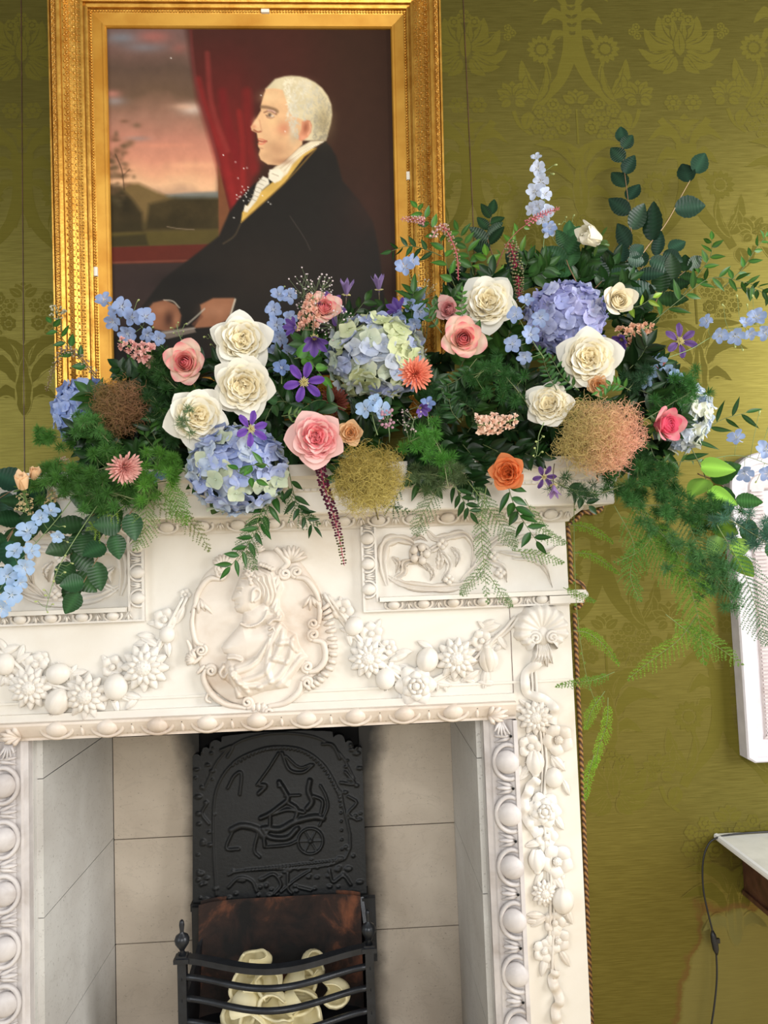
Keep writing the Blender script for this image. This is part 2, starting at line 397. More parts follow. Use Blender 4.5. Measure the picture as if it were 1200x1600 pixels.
def bouquet(X, z):
    for a, l, wd in ((90, 62, 18), (62, 60, 17), (118, 60, 17), (35, 62, 16), (145, 62, 16)):
        r = math.radians(a); fig(leafpoly((X + 8 * U * math.cos(r), z - 40 * U + 8 * U * math.sin(r)), (X + l * U * math.cos(r), z - 40 * U + l * U * math.sin(r)), wd * U), None)
    for dx, dz, r, n in ((48, -70, 30, 6), (90, -40, 26, 6), (95, -100, 32, 6), (140, -70, 26, 5), (150, -130, 30, 6), (55, -135, 30, 7), (105, -170, 30, 6)): bloom(X + dx * U, z + dz * U, r * U, n, X)
    fig(strip([(X, z - 60 * U), (X, z - 200 * U)], 8 * U, 8 * U), None)
    for a, b, wd, bd in (((10, -300), (170, -200), 26, .25), ((20, -360), (190, -300), 28, .3), ((10, -420), (120, -420), 24, .3), ((8, -300), (60, -190), 20, .2), ((4, -480), (0, -260), 26, 0)):
        fig(leafpoly((X + a[0] * U, z + a[1] * U), (X + b[0] * U, z + b[1] * U), wd * U, bd, 11, 3), X)
def sprigs(X, z):
    for k, r in ((0, 18), (1, 24), (2, 20), (3, 12)):
        for q in (-1, 1): fig(leafpoly((X, z - k * 34 * U), (X + q * r * U, z - k * 34 * U + 16 * U), 7 * U), None, hole=True)
PV = at(1066, 187, WY)[2] - at(1106, 1006, WY)[2]
HP = (at(735, 250, WY)[0] - at(35, 250, WY)[0]) / 4; aX = at(735, 250, WY)[0] + 2 * HP; bX = aX - HP; print('axis', aX, at(1066, 187, WY)[0])
zA, zB = at(1066, 81, WY)[2], at(897, 81, WY)[2]
for per in (0, 1, 2):
    for k in range(-7, 3):
        X = aX + k * HP; dz = -per * PV; lay[0] = 0.0
        vis = X < -0.72 or X > 0.12
        if not vis: continue
        if k % 2 == 0:
            lotus(X, zA + dz, 165 * U); bloom(X + 40 * U, zA - 205 * U + dz, 34 * U, 6, X); plume(X, zA - 250 * U + dz); ogee(X, zA - 545 * U + dz); bouquet(X, zA - 880 * U + dz)
        else:
            plume(X, zB + 310 * U + dz); sprigs(X, zB + 170 * U + dz); ogee(X, zB + dz); bouquet(X, zB - 170 * U + dz); lotus(X, zB - 800 * U + dz, 150 * U)
# the sewn seams between the silk breadths
for px in (35, 735):
    x = at(px, 250, WY)[0]; w.box((x - 0.0009, WY - 0.0016, 1.6), (x + 0.0009, WY - 0.0002, 3.6), mi=2)
struct(w.build('wall_back', 'damask_ground', None, ('damask_figure', 'dark_wood')))
f = MB(); f.box((-3.4, -5.2, -0.06), (3.4, 0.14, 0.0)); struct(f.build('floor', 'oak_floor'))

# brown gimp braid that edges the silk round the chimneypiece
b = MB(); Yb = WY - 0.004
def bpx(px, py): return at(px, py, Yb)
pr = [bpx(925, 1610), bpx(917, 1400), bpx(909, 1200), bpx(902, 1050), bpx(898, 958)]
def braid_run(pts, n=40, r=0.0062): b.tube(smoothpath(pts, n), r, 6, flat=0.5, up=(0, 1, 0))
braid_run(pr); braid_run([bpx(897, 950), bpx(905, 948), bpx(912, 935), bpx(911, 914), bpx(896, 907), bpx(889, 909)], 20)
braid_run([bpx(893, 912), bpx(891, 860), bpx(887, 822)], 20); braid_run([bpx(888, 820), bpx(900, 812), bpx(912, 800), bpx(925, 802), bpx(938, 797), bpx(941, 790)], 20)
braid_run([bpx(-30, 745), bpx(40, 742), bpx(110, 738)], 20, 0.004)
struct(b.build('trim_1', 'braid'))

# ================================================================== the chimneypiece
cp = empty('chimneypiece', (XC, 0.07, 0))
tag(cp, 'carved white marble chimneypiece with swags, portrait medallion and egg-and-dart edges round the hearth', 'fireplace')
def part(m, name, mat, parent=cp, **k):
    o = m.build(name, mat, parent)
    if parent is cp:
        o.location = -Vector(cp.location)
    return o
ZL, ZI = 1.134, 1.180                     # under side and top of the lintel moulding
XI0, XI1 = 2 * XC - 0.320, 0.320          # inner edges of the leg mouldings
XO1 = 0.400; XO0 = 2 * XC - XO1
XP1 = 0.558; XP0 = 2 * XC - XP1
# frieze slab and legs
m = MB(); m.box((XP0, 0.0, ZI), (XP1, WY - 0.001, 1.70))
m.box((XP0 + 0.0, -0.004, 1.222), (XP1, 0.002, 1.228)); m.box((XO0, -0.012, ZI), (XO1, 0.002, ZI + 0.018)); part(m, 'frieze', 'frieze_marble')
for x0, x1 in ((XO1, XP1), (XP0, XO0)):
    m = MB(); m.box((x0, 0.0, 0.0), (x1, WY - 0.001, ZI)); part(m, 'pilaster', 'frieze_marble')
m = MB(); m.box((XO1 - .0004, -0.0012, 1.0), (XO1 + .0008, 0.0, 1.42)); part(m, 'joint', 'dark_wood')

def egg_dart(mb, p0, p1, n, h, r_out, up, off=0.5, hole=None, flip=1):
    """a run of eggs in horseshoe shells with darts between; up: direction of the egg's open top"""
    p0, p1, up = (np.asarray(q, float) for q in (p0, p1, up)); d = nrm(p1 - p0); L = np.linalg.norm(p1 - p0); pit = L / n
    out = np.array([0, -1.0, 0])
    for i in range(n):
        c = p0 + d * pit * (i + off); e = min(pit * 0.235, h * 0.75)
        mb.ell(c + up * h * 0.10 + out * r_out * 0.35, (1, 1, 1), nu=10, nv=14, M=np.stack([d * e, out * r_out * 1.25, up * h * 0.60], 1))
        th = np.linspace(-.45, math.pi + .45, 17) + math.pi
        U1 = c + out * r_out * 0.35 + d * (np.cos(th) * e * 1.42)[:, None] + up * (np.sin(th) * h * 0.70 + h * .16)[:, None]
        mb.tube(U1, e * 0.21, 6, flat=1.0)
        q = c + d * pit * 0.5
        for a in (-1, 1):
            mb.tube(np.array([q + up * h * .45 + d * a * pit * .02, q + up * h * .1 + d * a * pit * .06 + out * r_out * .3, q - up * h * .45 + d * a * pit * .13 + out * r_out * .1]), [h * .05, h * .12, h * .03], 5)
        mb.ell(q - up * h * .1 + out * r_out * .3, (1, 1, 1), nu=5, nv=6, M=np.stack([d * pit * .045, out * r_out * .6, up * h * .4], 1))
        if hole is not None:
            hc = q + up * h * .32 + out * r_out * 0.72; hole.ell(hc, (h * .075, h * .05, h * .075), nu=5, nv=8)

class Holes:
    def __init__(s): s.at = []
    def ell(s, c, r, **k): s.at.append((tuple(c), tuple(r)))
hole = Holes()
# lintel moulding (its top face, seen from above, runs under the frieze)
m = MB(); X0, X1 = XO0, XO1
prof = [(0.0, ZI), (-0.036, ZI), (-0.036, ZI - .006), (-0.03, ZI - 0.016), (-0.018, ZI - 0.034), (-0.012, ZL + .006), (-0.012, ZL), (0.03, ZL)]
P = np.array([[[x, y, z] for y, z in prof] for x in (X0, X1)]); m.grid(P[::-1], smooth=False)
for x in (X0, X1): m.add([[x, y, z] for y, z in prof], ngons=[list(range(len(prof)))])
egg_dart(m, (XI0 + .02, -0.017, ZI - 0.022), (XI1 - .02, -0.017, ZI - 0.022), 9, 0.036, 0.016, (0, -0.25, 0.97), hole=hole)
for sgn, xx in ((1, XI1 + .03), (-1, XI0 - .03)):
    for k in range(6):
        a = math.radians(-75 + 30 * k); m.tube(np.array([[xx - sgn * .02, -.02, ZI - .035], [xx - sgn * .02 + sgn * .03 * math.cos(a), -.034, ZI - .03 + .03 * math.sin(a) * .6], [xx - sgn * .02 + sgn * .05 * math.cos(a), -.026, ZI - .028 + .05 * math.sin(a) * .55]]), [.004, .007, .002], 6)
part(m, 'lintel_moulding', 'lintel_marble')
# leg mouldings
for xi, xo, sg in ((XI1, XO1, 1), (XI0, XO0, -1)):
    m = MB(); xs = [xi, xi + sg * .012, xi + sg * .016, xi + sg * .03, xi + sg * .055, xi + sg * .068, xi + sg * .07, xo, xo]; ys = [0.004, 0.002, -0.004, -0.002, -0.012, -0.022, -0.03, -0.03, 0.0]
    P = np.array([[[x, y, z] for x, y in zip(xs, ys)] for z in (0.0, ZL)]); m.grid(P if sg < 0 else P[::-1], smooth=False)
    m.box((min(xi, xi - sg * .001), 0.004, 0), (max(xo, xo), 0.06, ZL))
    egg_dart(m, (xi + sg * .047, -0.012, 0.06), (xi + sg * .047, -0.012, ZL - .03), 8, 0.05, 0.016, (sg * 1.0, -0.2, 0), hole=hole, off=.42)
    for k in range(5):
        a = math.radians(-60 - 20 * k); m.tube(np.array([[xi + sg * .04, -.012, ZL], [xi + sg * (.045 + .03 * math.cos(a)), -.028, ZL + .04 * math.sin(a)]]), [.006, .002], 6)
    part(m, 'leg_moulding', 'leg_moulding_marble')
hm = MB(); hm.ell((0, 0, 0), (1, 1, 1), nu=5, nv=8); ho = None
for c_, r_h in hole.at:
    if ho is None: ho = hm.build('drill_hole', 'void_black', cp)
    else: ho = ho.copy(); COL.objects.link(ho)
    ho.matrix_basis = Matrix.Translation(Vector(c_) - Vector(cp.location)) @ Matrix.Diagonal((*r_h, 1))
# cornice, corona and shelf; each profile runs along the front and returns along both ends
def cornice(prof, name, mat):
    m = MB(); path = [(np.array([XP0, WY - .001]), np.array([-1, 0])), (np.array([XP0, 0.0]), np.array([-1, -1])), (np.array([XP1, 0.0]), np.array([1, -1])), (np.array([XP1, WY - .001]), np.array([1, 0]))]
    m.sweep(prof, path); return m
m = cornice([(0, 1.636), (0.008, 1.636), (0.01, 1.641), (0.014, 1.645), (0.034, 1.662), (0.04, 1.668), (0.04, 1.674), (0.0, 1.674)], 'ovolo', '')
egg_dart(m, (XP0 + .02, -0.026, 1.652), (XP1 - .0, -0.026, 1.652), 18, 0.025, 0.011, (0, -.55, 0.83))
part(m, 'cornice_moulding', 'carved_marble')
m = cornice([(0.0, 1.672), (0.098, 1.672), (0.10, 1.676), (0.10, 1.726), (0.106, 1.728), (0.106, 1.734), (0.11, 1.738), (0.116, 1.756), (0.126, 1.764), (0.126, 1.792), (0.0, 1.792)], 's', '')
m.box((XP0 - .12, -.12, 1.79), (XP1 + .12, WY - .001, 1.793))
for k in range(110):
    x = XP0 - .1 + (XP1 - XP0 + .2) * (k + .5) / 110; m.ell((x, -.108, 1.731), (.0032, .003, .003), nu=4, nv=6)
part(m, 'mantel_shelf', 'frieze_marble')
# ledge bar between frieze and upper panels, with a rounded nose at the end
zl = 1.446
for sgn in (1, -1):
    m = MB()
    xa, xb = sorted((XC + sgn * (0.062 - XC), XC + sgn * (0.594 - XC)))
    m.box((xa, -0.034, zl), (xb, 0.0, zl + 0.011))
    c = np.array([XC + sgn * (0.588 - XC), -0.017, zl - .002]); m.ell(c, (.016, .022, .014), nu=9, nv=12)
    m.box((min(c[0], XC + sgn * (.5 - XC)), -.03, zl - .022), (max(c[0], XC + sgn * (.5 - XC)) - .0, 0.0, zl - .002))
    part(m, 'ledge', 'frieze_marble')

# ---- upper panels with acanthus relief
def acanthus(mb, path, wd, y0=0.012, y1=-0.016, n=26, lobes=5):
    c = smoothpath(path, n); T = nrm(np.gradient(c, axis=0)); nn = np.stack([-T[:, 1], T[:, 0]], 1); t = np.linspace(0, 1, n)
    h = wd * (0.35 + 0.65 * np.sin(math.pi * t ** 0.75)) * (1 - .75 * t ** 5); lob = 0.7 + 0.42 * np.abs(np.sin(lobes * math.pi * t))
    s = np.array([-1, -.72, -.45, -.18, 0, .18, .45, .72, 1.0]); dep = np.array([0, .75, .95, .8, .45, .8, .95, .75, 0])
    yy = y0 + (y1 - y0) * (0.55 + 0.45 * np.sin(math.pi * t))
    rid = 1 + .22 * np.cos(lobes * 2 * math.pi * t)[:, None] * np.abs(s)[None]
    P = np.empty((n, 9, 3)); w2 = h[:, None] * s[None] * np.where(np.abs(s) > .5, lob[:, None], 1)
    P[..., 0] = c[:, None, 0] + nn[:, None, 0] * w2; P[..., 2] = c[:, None, 1] + nn[:, None, 1] * w2
    P[..., 1] = y0 + (yy - y0)[:, None] * dep[None] * rid
    mb.grid(P)
def p2(px, py, Y=0.0):
    q = at(px, py, Y); return (q[0], q[2])
leaves = [([(605, 915), (598, 880), (602, 850), (622, 842), (645, 850), (643, 868)], 12), ([(605, 900), (640, 915), (700, 918), (745, 905), (766, 878)], 10),
          ([(610, 908), (630, 895), (632, 880), (650, 878), (668, 892)], 8), ([(650, 850), (670, 860), (688, 850), (702, 834)], 7),
          ([(666, 828), (680, 842), (702, 838), (726, 835), (739, 855), (735, 888)], 9), ([(690, 908), (702, 884), (692, 866), (684, 874)], 7),
          ([(720, 908), (746, 882), (762, 855), (790, 836), (818, 828)], 9), ([(770, 850), (800, 847), (830, 836), (856, 842)], 7), ([(758, 876), (784, 886), (792, 910)], 8),
          ([(800, 872), (830, 872), (850, 886), (863, 918)], 8), ([(780, 862), (812, 866), (850, 862), (870, 852)], 7), ([(686, 890), (688, 872), (685, 858)], 9),
          ([(612, 870), (622, 880), (618, 896)], 6), ([(665, 880), (676, 894), (672, 908)], 7), ([(735, 845), (752, 838), (764, 828)], 6), ([(640, 845), (655, 838), (668, 846)], 6),
          ([(705, 855), (716, 868), (712, 886)], 7), ([(742, 868), (758, 862), (772, 868)], 6)]
for sgn in (1, -1):
    def mx(x): return XC + sgn * (x - XC)
    pn = MB(); x0, x1 = sorted((mx(0.020), mx(0.060))); z0, z1 = 1.420, 1.446
    # stile and bottom rail, stepped
    m = MB(); m.box((x0, -.012, z0), (x1, 0.0, 1.64)); xe = mx(0.556); m.box((min(x0 + .0004, xe), -.0125, z0 + .0003), (max(x1 - .0004, xe), 0.0, z1))
    e0, e1 = sorted((mx(.020), mx(.026))); m.box((e0, -.018, z0), (e1, -.01, 1.64)); e0, e1 = sorted((mx(.054), mx(.060))); m.box((e0, -.02, z1), (e1, -.01, 1.64))
    m.box((min(mx(.0205), xe), -.0186, z0 + .0002), (max(mx(.0205), xe), -.01, z0 + .005))
    egg_dart(m, (mx(.039), -.014, z1 + .0), (mx(.039), -.014, 1.64), 3, 0.030, 0.010, (-sgn * 1.0, 0, 0))
    xa, xb = sorted((mx(.06), mx(.52))); egg_dart(m, (xa, -.014, 1.434), (xb, -.014, 1.434), 6, 0.021, 0.012, (0, -.2, .98))
    part(m, 'panel_frame', 'carved_marble')
    m = MB()
    for pth, wd in leaves:
        q = [p2(*a) for a in pth]; q = [(mx(a), b_) for a, b_ in q]; acanthus(m, q, wd * 0.00165)
    cx, cz = p2(655, 866); th = np.linspace(0, 2.2 * 2 * math.pi, 40); rr = .028 * (1 - th / th.max() * .85)
    m.tube(np.c_[mx(0) + sgn * (cx + rr * np.cos(th)), -.006 - .012 * th / th.max(), cz + rr * np.sin(th)], .005, 6)
    for k in range(5):
        a = 2 * math.pi * k / 5; m.ell((mx(cx + .018 * math.cos(a)), -.02, cz + .018 * math.sin(a)), (.011, .008, .011), nu=6, nv=8)
    for x, z in (p2(700, 905), p2(780, 895), p2(690, 850), p2(770, 868)):
        for k in range(4): m.ell((mx(x + .008 * math.cos(k * 1.6)), -.014, z + .008 * math.sin(k * 1.6)), (.008, .008, .008), nu=5, nv=7)
    part(m, 'acanthus_relief', 'carved_marble')

# ---- carved swags: marble flowers, fruits and leaves
def mflower(name, n, layers=1, centre=.3):
    mb = MB()
    for l in range(layers):
        for k in range(n):
            a = 2 * math.pi * (k + .5 * l) / n; r1 = 1 - .3 * l; wd = min(.5, 2.6 / n) * r1; t = np.linspace(0, 1, 7); s = np.array([-1, -.55, 0, .55, 1.0])
            h = wd * np.sin(math.pi * (t * .86 + .1)) ** .7
            r = .15 + (r1 - .15) * t; P = np.empty((7, 5, 3)); d = np.array([math.cos(a), math.sin(a)]); nn = np.array([-d[1], d[0]])
            P[..., 0] = d[0] * r[:, None] + nn[0] * h[:, None] * s; P[..., 2] = d[1] * r[:, None] + nn[1] * h[:, None] * s
            P[..., 1] = -.10 - .16 * l - .28 * np.sin(math.pi * t * .8)[:, None] * (1 - .75 * s ** 2) + .05 * (np.abs(s) < .1)
            mb.grid(P); 
    mb.ell((0, -.18 - .1 * layers, 0), (centre, .2, centre), nu=7, nv=12)
    if centre > .25:
        for k in range(18):
            q = k * 2.4; rr = centre * math.sqrt(k / 18) * .95; mb.ell((rr * math.cos(q), -.34 - .1 * layers + .12 * (rr / centre) ** 2, rr * math.sin(q)), (.055, .055, .055), nu=4, nv=6)
    return mb
def mfruit(ribs=0):
    mb = MB(); a = np.linspace(0, math.pi, 12)[:, None]; b_ = np.linspace(0, 2 * math.pi, 28, endpoint=False)[None]
    R = 1 + (.07 * np.abs(np.cos(ribs * b_ / 2)) - .05 if ribs else 0) * np.sin(a)
    P = np.stack([R * np.sin(a) * np.cos(b_), -.35 - .75 * R * np.sin(a) * np.sin(b_), R * 1.12 * np.cos(a) + 0 * b_], -1); mb.grid(P, closed_v=True)
    for k in range(5): mb.ell((.12 * math.cos(k * 1.26), -.4, -1.1 + .12 * math.sin(k * 1.26) * .3), (.09, .09, .16), nu=4, nv=6)
    return mb
def mtulip():
    mb = MB()
    for k, a in enumerate((-.55, .55, 0)):
        t = np.linspace(0, 1, 8); s = np.linspace(-1, 1, 6); h = .55 * np.sin(math.pi * (t * .82 + .12)) ** .8; P = np.empty((8, 6, 3))
        x = (a * .55 * np.sin(math.pi * t * .7))[:, None] + h[:, None] * s; P[..., 0] = x; P[..., 2] = (-1 + 2.1 * t)[:, None]
        P[..., 1] = -.2 - (.45 + .1 * k) * np.sqrt(np.clip(1 - s ** 2 * .8, 0, 1)) * np.sin(math.pi * (t * .75 + .15))[:, None]; mb.grid(P)
    mb.ell((0, -.3, -.9), (.35, .25, .3)); return mb
def mleaf():
    mb = MB(); t = np.linspace(0, 1, 10); s = np.array([-1, -.6, -.2, 0, .2, .6, 1.0]); h = .42 * np.sin(math.pi * (t * .93 + .06)) ** .8 * (1 + .1 * np.cos(10 * math.pi * t))
    P = np.empty((10, 7, 3)); P[..., 0] = h[:, None] * s; P[..., 2] = (2 * t - 1)[:, None]; P[..., 1] = -.08 - .3 * np.sin(math.pi * t * .85)[:, None] * (1 - s ** 2) + .1 * (s == 0) ; mb.grid(P); return mb
PROT = {}
def mproto(kind):
    if kind not in PROT:
        mb = {'f5': lambda: mflower('f', 5, 1, .28), 'daisy': lambda: mflower('d', 12, 2, .34), 'rose': lambda: mflower('r', 6, 3, .2), 'fruit': lambda: mfruit(), 'melon': lambda: mfruit(7), 'tulip': mtulip, 'leaf': mleaf}[kind]()
        nm = {'f5': 'carved_flower', 'daisy': 'carved_daisy', 'rose': 'carved_rose', 'fruit': 'carved_fruit', 'melon': 'carved_melon', 'tulip': 'carved_bud', 'leaf': 'carved_leaf'}[kind]
        PROT[kind] = mb.build(nm, 'carved_marble'); return PROT[kind]
    o = PROT[kind].copy(); COL.objects.link(o); return o
def swag(name, path, items, r=.007, Y=-.004):
    c = np.array([at(x, y, Y) for x, y in path]); mb = MB(); sp = smoothpath(c, 40)
    for k in range(3):
        ph = k * 2.1; tt = np.linspace(0, 1, 40); mb.tube(sp + np.c_[.006 * np.cos(9 * tt + ph), -.004 * np.sin(9 * tt + ph), .006 * np.sin(9 * tt + ph)], r * .7, 6)
    g = part(mb, name, 'carved_marble')
    r7 = np.random.default_rng(len(items)); items = [('leaf', x + r7.uniform(-1, 1) * rp * .9, y + r7.uniform(-1, 1) * rp * .8, 9 + 4 * r7.random(), r7.uniform(0, 360)) for _, x, y, rp, _a in items for _r in (0, 1) if rp > 13] + [('f5', x + r7.uniform(-1, 1) * rp, y + r7.uniform(-1, 1) * rp, 8.5, r7.uniform(0, 72)) for _, x, y, rp, _a in items if rp > 21] + list(items)
    for kind, x, y, rp, ang in items:
        o = mproto(kind); o.parent = g; rm = rp * mpp(0.0) * 1.08
        place(o, at(x, y, 0.0), Matrix.Rotation(math.radians(ang), 3, 'Y'), rm)
swag('garland', [(508, 930), (530, 960), (562, 1000), (602, 1045), (650, 1074), (705, 1050), (745, 1030), (765, 1005), (790, 985), (808, 965)],
     [('f5', 535, 953, 17, 10), ('fruit', 553, 978, 13, 40), ('leaf', 545, 995, 14, 170), ('f5', 580, 990, 17, 50), ('daisy', 575, 1028, 28, 0), ('f5', 607, 1011, 12, 20), ('leaf', 625, 1026, 14, 70), ('fruit', 602, 1060, 14, 0),
      ('leaf', 622, 1048, 16, 120), ('rose', 649, 1070, 30, 0), ('melon', 667, 1030, 16, 20), ('leaf', 664, 1008, 13, -60), ('daisy', 712, 1028, 30, 9), ('leaf', 690, 1068, 15, 100), ('leaf', 735, 1055, 16, 60), ('leaf', 758, 1058, 16, 10),
      ('tulip', 762, 1028, 17, 175), ('f5', 752, 1001, 16, 30), ('leaf', 766, 981, 16, 75), ('leaf', 782, 1002, 14, 150)])
swag('garland', [(-30, 1005), (12, 1030), (52, 1060), (110, 1080), (160, 1078), (205, 1060), (240, 1020), (262, 985), (290, 935)],
     [('fruit', 10, 1037, 14, 0), ('leaf', 15, 1015, 15, 70), ('leaf', 36, 1028, 14, 60), ('f5', 57, 1038, 17, 0), ('daisy', 50, 1074, 30, 0), ('f5', 20, 1057, 14, 0), ('fruit', 93, 1052, 15, 80), ('leaf', 122, 1052, 14, 80), ('f5', 65, 1030, 12, 20), ('melon', 93, 1095, 17, 30),
      ('daisy', 137, 1087, 32, 7), ('leaf', 120, 1070, 16, 110), ('fruit', 183, 1072, 17, 10), ('f5', 177, 1042, 17, 0), ('daisy', 228, 1042, 34, 3), ('leaf', 205, 1088, 15, 100), ('leaf', 180, 1100, 13, 160), ('leaf', 236, 1003, 17, 120), ('leaf', 226, 1016, 15, 80),
      ('fruit', 262, 991, 11, 0), ('leaf', 262, 1013, 13, 175), ('f5', 258, 968, 17, 0), ('leaf', 281, 960, 16, 30), ('f5', 290, 929, 9, 0), ('leaf', 244, 975, 12, 100)])
swag('leg_garland', [(832, 1040), (838, 1100), (850, 1180), (850, 1260), (858, 1340), (862, 1420), (862, 1500), (868, 1530)],
     [('daisy', 835, 1120, 25, 0), ('f5', 871, 1155, 23, 30), ('f5', 828, 1166, 18, 0), ('tulip', 835, 1192, 16, 0), ('leaf', 872, 1192, 15, 140), ('leaf', 820, 1205, 14, 40), ('fruit', 864, 1214, 13, 0), ('leaf', 884, 1230, 12, 160),
      ('rose', 848, 1264, 26, 10), ('leaf', 872, 1283, 14, 150), ('f5', 853, 1306, 17, 0), ('leaf', 836, 1318, 14, 80), ('f5', 869, 1344, 24, 25), ('tulip', 838, 1344, 15, 0), ('leaf', 872, 1378, 14, 150), ('leaf', 842, 1372, 12, 30), ('daisy', 850, 1394, 19, 0),
      ('melon', 878, 1405, 16, 0), ('leaf', 888, 1430, 13, 160), ('leaf', 843, 1438, 14, 60), ('f5', 866, 1440, 16, 0), ('f5', 871, 1468, 18, 40), ('f5', 850, 1484, 17, 0), ('leaf', 882, 1497, 13, 150), ('leaf', 850, 1508, 15, 200)], .005)
# ribbons of the leg garland
for pts in ([(845, 1030), (822, 1055), (824, 1082), (848, 1092), (866, 1108), (862, 1130)], [(840, 1215), (824, 1240), (822, 1275), (840, 1304)], [(868, 1515), (864, 1535), (874, 1560), (868, 1585), (876, 1612)]):
    m = MB(); sp = smoothpath([at(x, y, -.008) for x, y in pts], 30); T = nrm(np.gradient(sp, axis=0)); nn = np.cross(T, (0, 1, 0)); tt = np.linspace(0, 1, 30)
    s = np.array([-1, -.5, 0, .5, 1.0]); P = sp[:, None] + nn[:, None] * (s * .0125)[None, :, None]; P[..., 1] += (-.006 * np.sin(tt * 26))[:, None] - .006 * (1 - s ** 2)
    m.grid(P); part(m, 'carved_ribbon', 'carved_marble')
# scallop shell on the leg
m = MB(); c = at(845, 985, 0.0); R = .072; th = np.linspace(math.radians(-52), math.radians(232), 61); rr = np.linspace(0.08, 1, 9)
lob = np.cos(np.linspace(0, 13 * 2 * math.pi, 61)); P = np.empty((9, 61, 3))
for i, r in enumerate(rr):
    k = R * r * (1 + .035 * lob * r) * np.where(np.sin(th) > -.4, 1, .85); P[i, :, 0] = c[0] + k * np.cos(th); P[i, :, 2] = c[2] + k * np.sin(th); P[i, :, 1] = -.012 - .022 * math.sin(math.pi * r * .75) - .004 * lob * r * (1 if r < .99 else 0)
P[-1, :, 1] = 0.0; m.grid(P); m.ell((c[0], -.012, c[2] - .012), (.02, .016, .026))
for q in (-1, 1):
    th = np.linspace(0, 3.6 * math.pi, 36); r = .017 * (1 - th / th.max() * .8); m.tube(np.c_[c[0] + q * .022 + q * r * np.cos(th), -.028 - .006 * th / th.max(), c[2] - .016 + r * np.sin(th)], .0045, 6)
for k in range(5): acanthus(m, [(c[0] + .004 * (k - 2), c[2] - .02), (c[0] + .012 * (k - 2) * .6, c[2] - .06), (c[0] + .014 * (k - 2) - .004, c[2] - .085 - .008 * (k % 2))], .012, 0.0, -.026, 14, 3)
part(m, 'scallop_shell', 'carved_marble')

# ---- the medallion: a lady's bust in low relief, modelled as a height field on an oval plate
def sdf_poly(px, py, poly):
    """signed distance (inside positive)"""
    q = np.asarray(poly, float); d = np.full(px.shape, 1e9); ins = np.zeros(px.shape, bool); k = len(q)
    for i in range(k):
        a, b_ = q[i], q[(i + 1) % k]; e = b_ - a; wx, wy = px - a[0], py - a[1]; h = np.clip((wx * e[0] + wy * e[1]) / (e @ e + 1e-9), 0, 1)
        d = np.minimum(d, np.hypot(wx - e[0] * h, wy - e[1] * h))
        cnd = (a[1] <= py) != (b_[1] <= py)
        with np.errstate(divide='ignore', invalid='ignore'): xi = a[0] + (py - a[1]) / (b_[1] - a[1] if b_[1] != a[1] else 1e-9) * e[0]
        ins ^= cnd & (px < xi)
    return np.where(ins, d, -d)
def d_line(px, py, pts):
    q = np.asarray(pts, float); d = np.full(px.shape, 1e9)
    for a, b_ in zip(q[:-1], q[1:]):
        e = b_ - a; wx, wy = px - a[0], py - a[1]; h = np.clip((wx * e[0] + wy * e[1]) / (e @ e + 1e-9), 0, 1); d = np.minimum(d, np.hypot(wx - e[0] * h, wy - e[1] * h))
    return d
def dome(d, wd, H): return H * np.sqrt(np.clip(1 - (1 - np.clip(d, 0, wd) / wd) ** 2, 0, 1))
def ridge(px, py, pts, wd, H, n=24):
    d = d_line(px, py, smoothpath(pts, n)); return H * np.clip(1 - (d / wd) ** 2, 0, 1)
gx, gy = np.meshgrid(np.linspace(288, 540, 260), np.linspace(846, 1116, 280))
def cr(pts): return [(250 + x / 3.43, 840 + y / 3.43) for x, y in pts]        # from the enlarged crop I measured on
face = cr([(425, 220), (412, 255), (402, 285), (384, 328), (390, 340), (404, 344), (400, 358), (406, 366), (402, 378), (412, 398), (440, 408), (500, 404), (560, 350), (600, 260), (560, 200), (480, 190)])
neck = cr([(448, 395), (444, 430), (440, 470), (520, 500), (600, 450), (640, 420), (580, 340), (520, 360)])
chest = cr([(440, 455), (395, 510), (350, 560), (332, 590), (345, 620), (400, 640), (470, 660), (560, 640), (640, 600), (680, 500), (620, 440), (560, 470), (500, 478)])
hair = cr([(425, 225), (440, 190), (480, 165), (540, 160), (610, 180), (640, 230), (645, 300), (610, 360), (570, 385), (545, 330), (520, 280), (480, 240)])
curl = cr([(600, 200), (640, 200), (662, 270), (640, 330), (640, 380), (665, 420), (655, 450), (620, 430), (590, 380), (610, 320)])
drape = cr([(600, 455), (650, 455), (690, 500), (730, 520), (745, 580), (790, 640), (770, 680), (700, 760), (690, 800), (560, 820), (480, 850), (410, 860), (400, 800), (350, 760), (340, 700), (370, 640), (440, 650), (520, 630), (580, 540)])
H = np.zeros(gx.shape)
H = np.maximum(H, dome(sdf_poly(gx, gy, chest), 26, .020)); H = np.maximum(H, dome(sdf_poly(gx, gy, neck), 16, .018)); H = np.maximum(H, dome(sdf_poly(gx, gy, face), 20, .022))
hh = dome(sdf_poly(gx, gy, hair), 15, .026); ang = np.arctan2(gy - 905, gx - 400); hh *= 1 + .12 * np.sin(np.hypot(gx - 385, gy - 925) * .95 + 1.5 * np.sin(ang * 5)); H = np.maximum(H, hh)
cc = dome(sdf_poly(gx, gy, curl), 8, .020); cc *= 1 + .15 * np.sin((gx + .4 * gy) * .9); H = np.maximum(H, cc)
dd = dome(sdf_poly(gx, gy, drape), 22, .022)
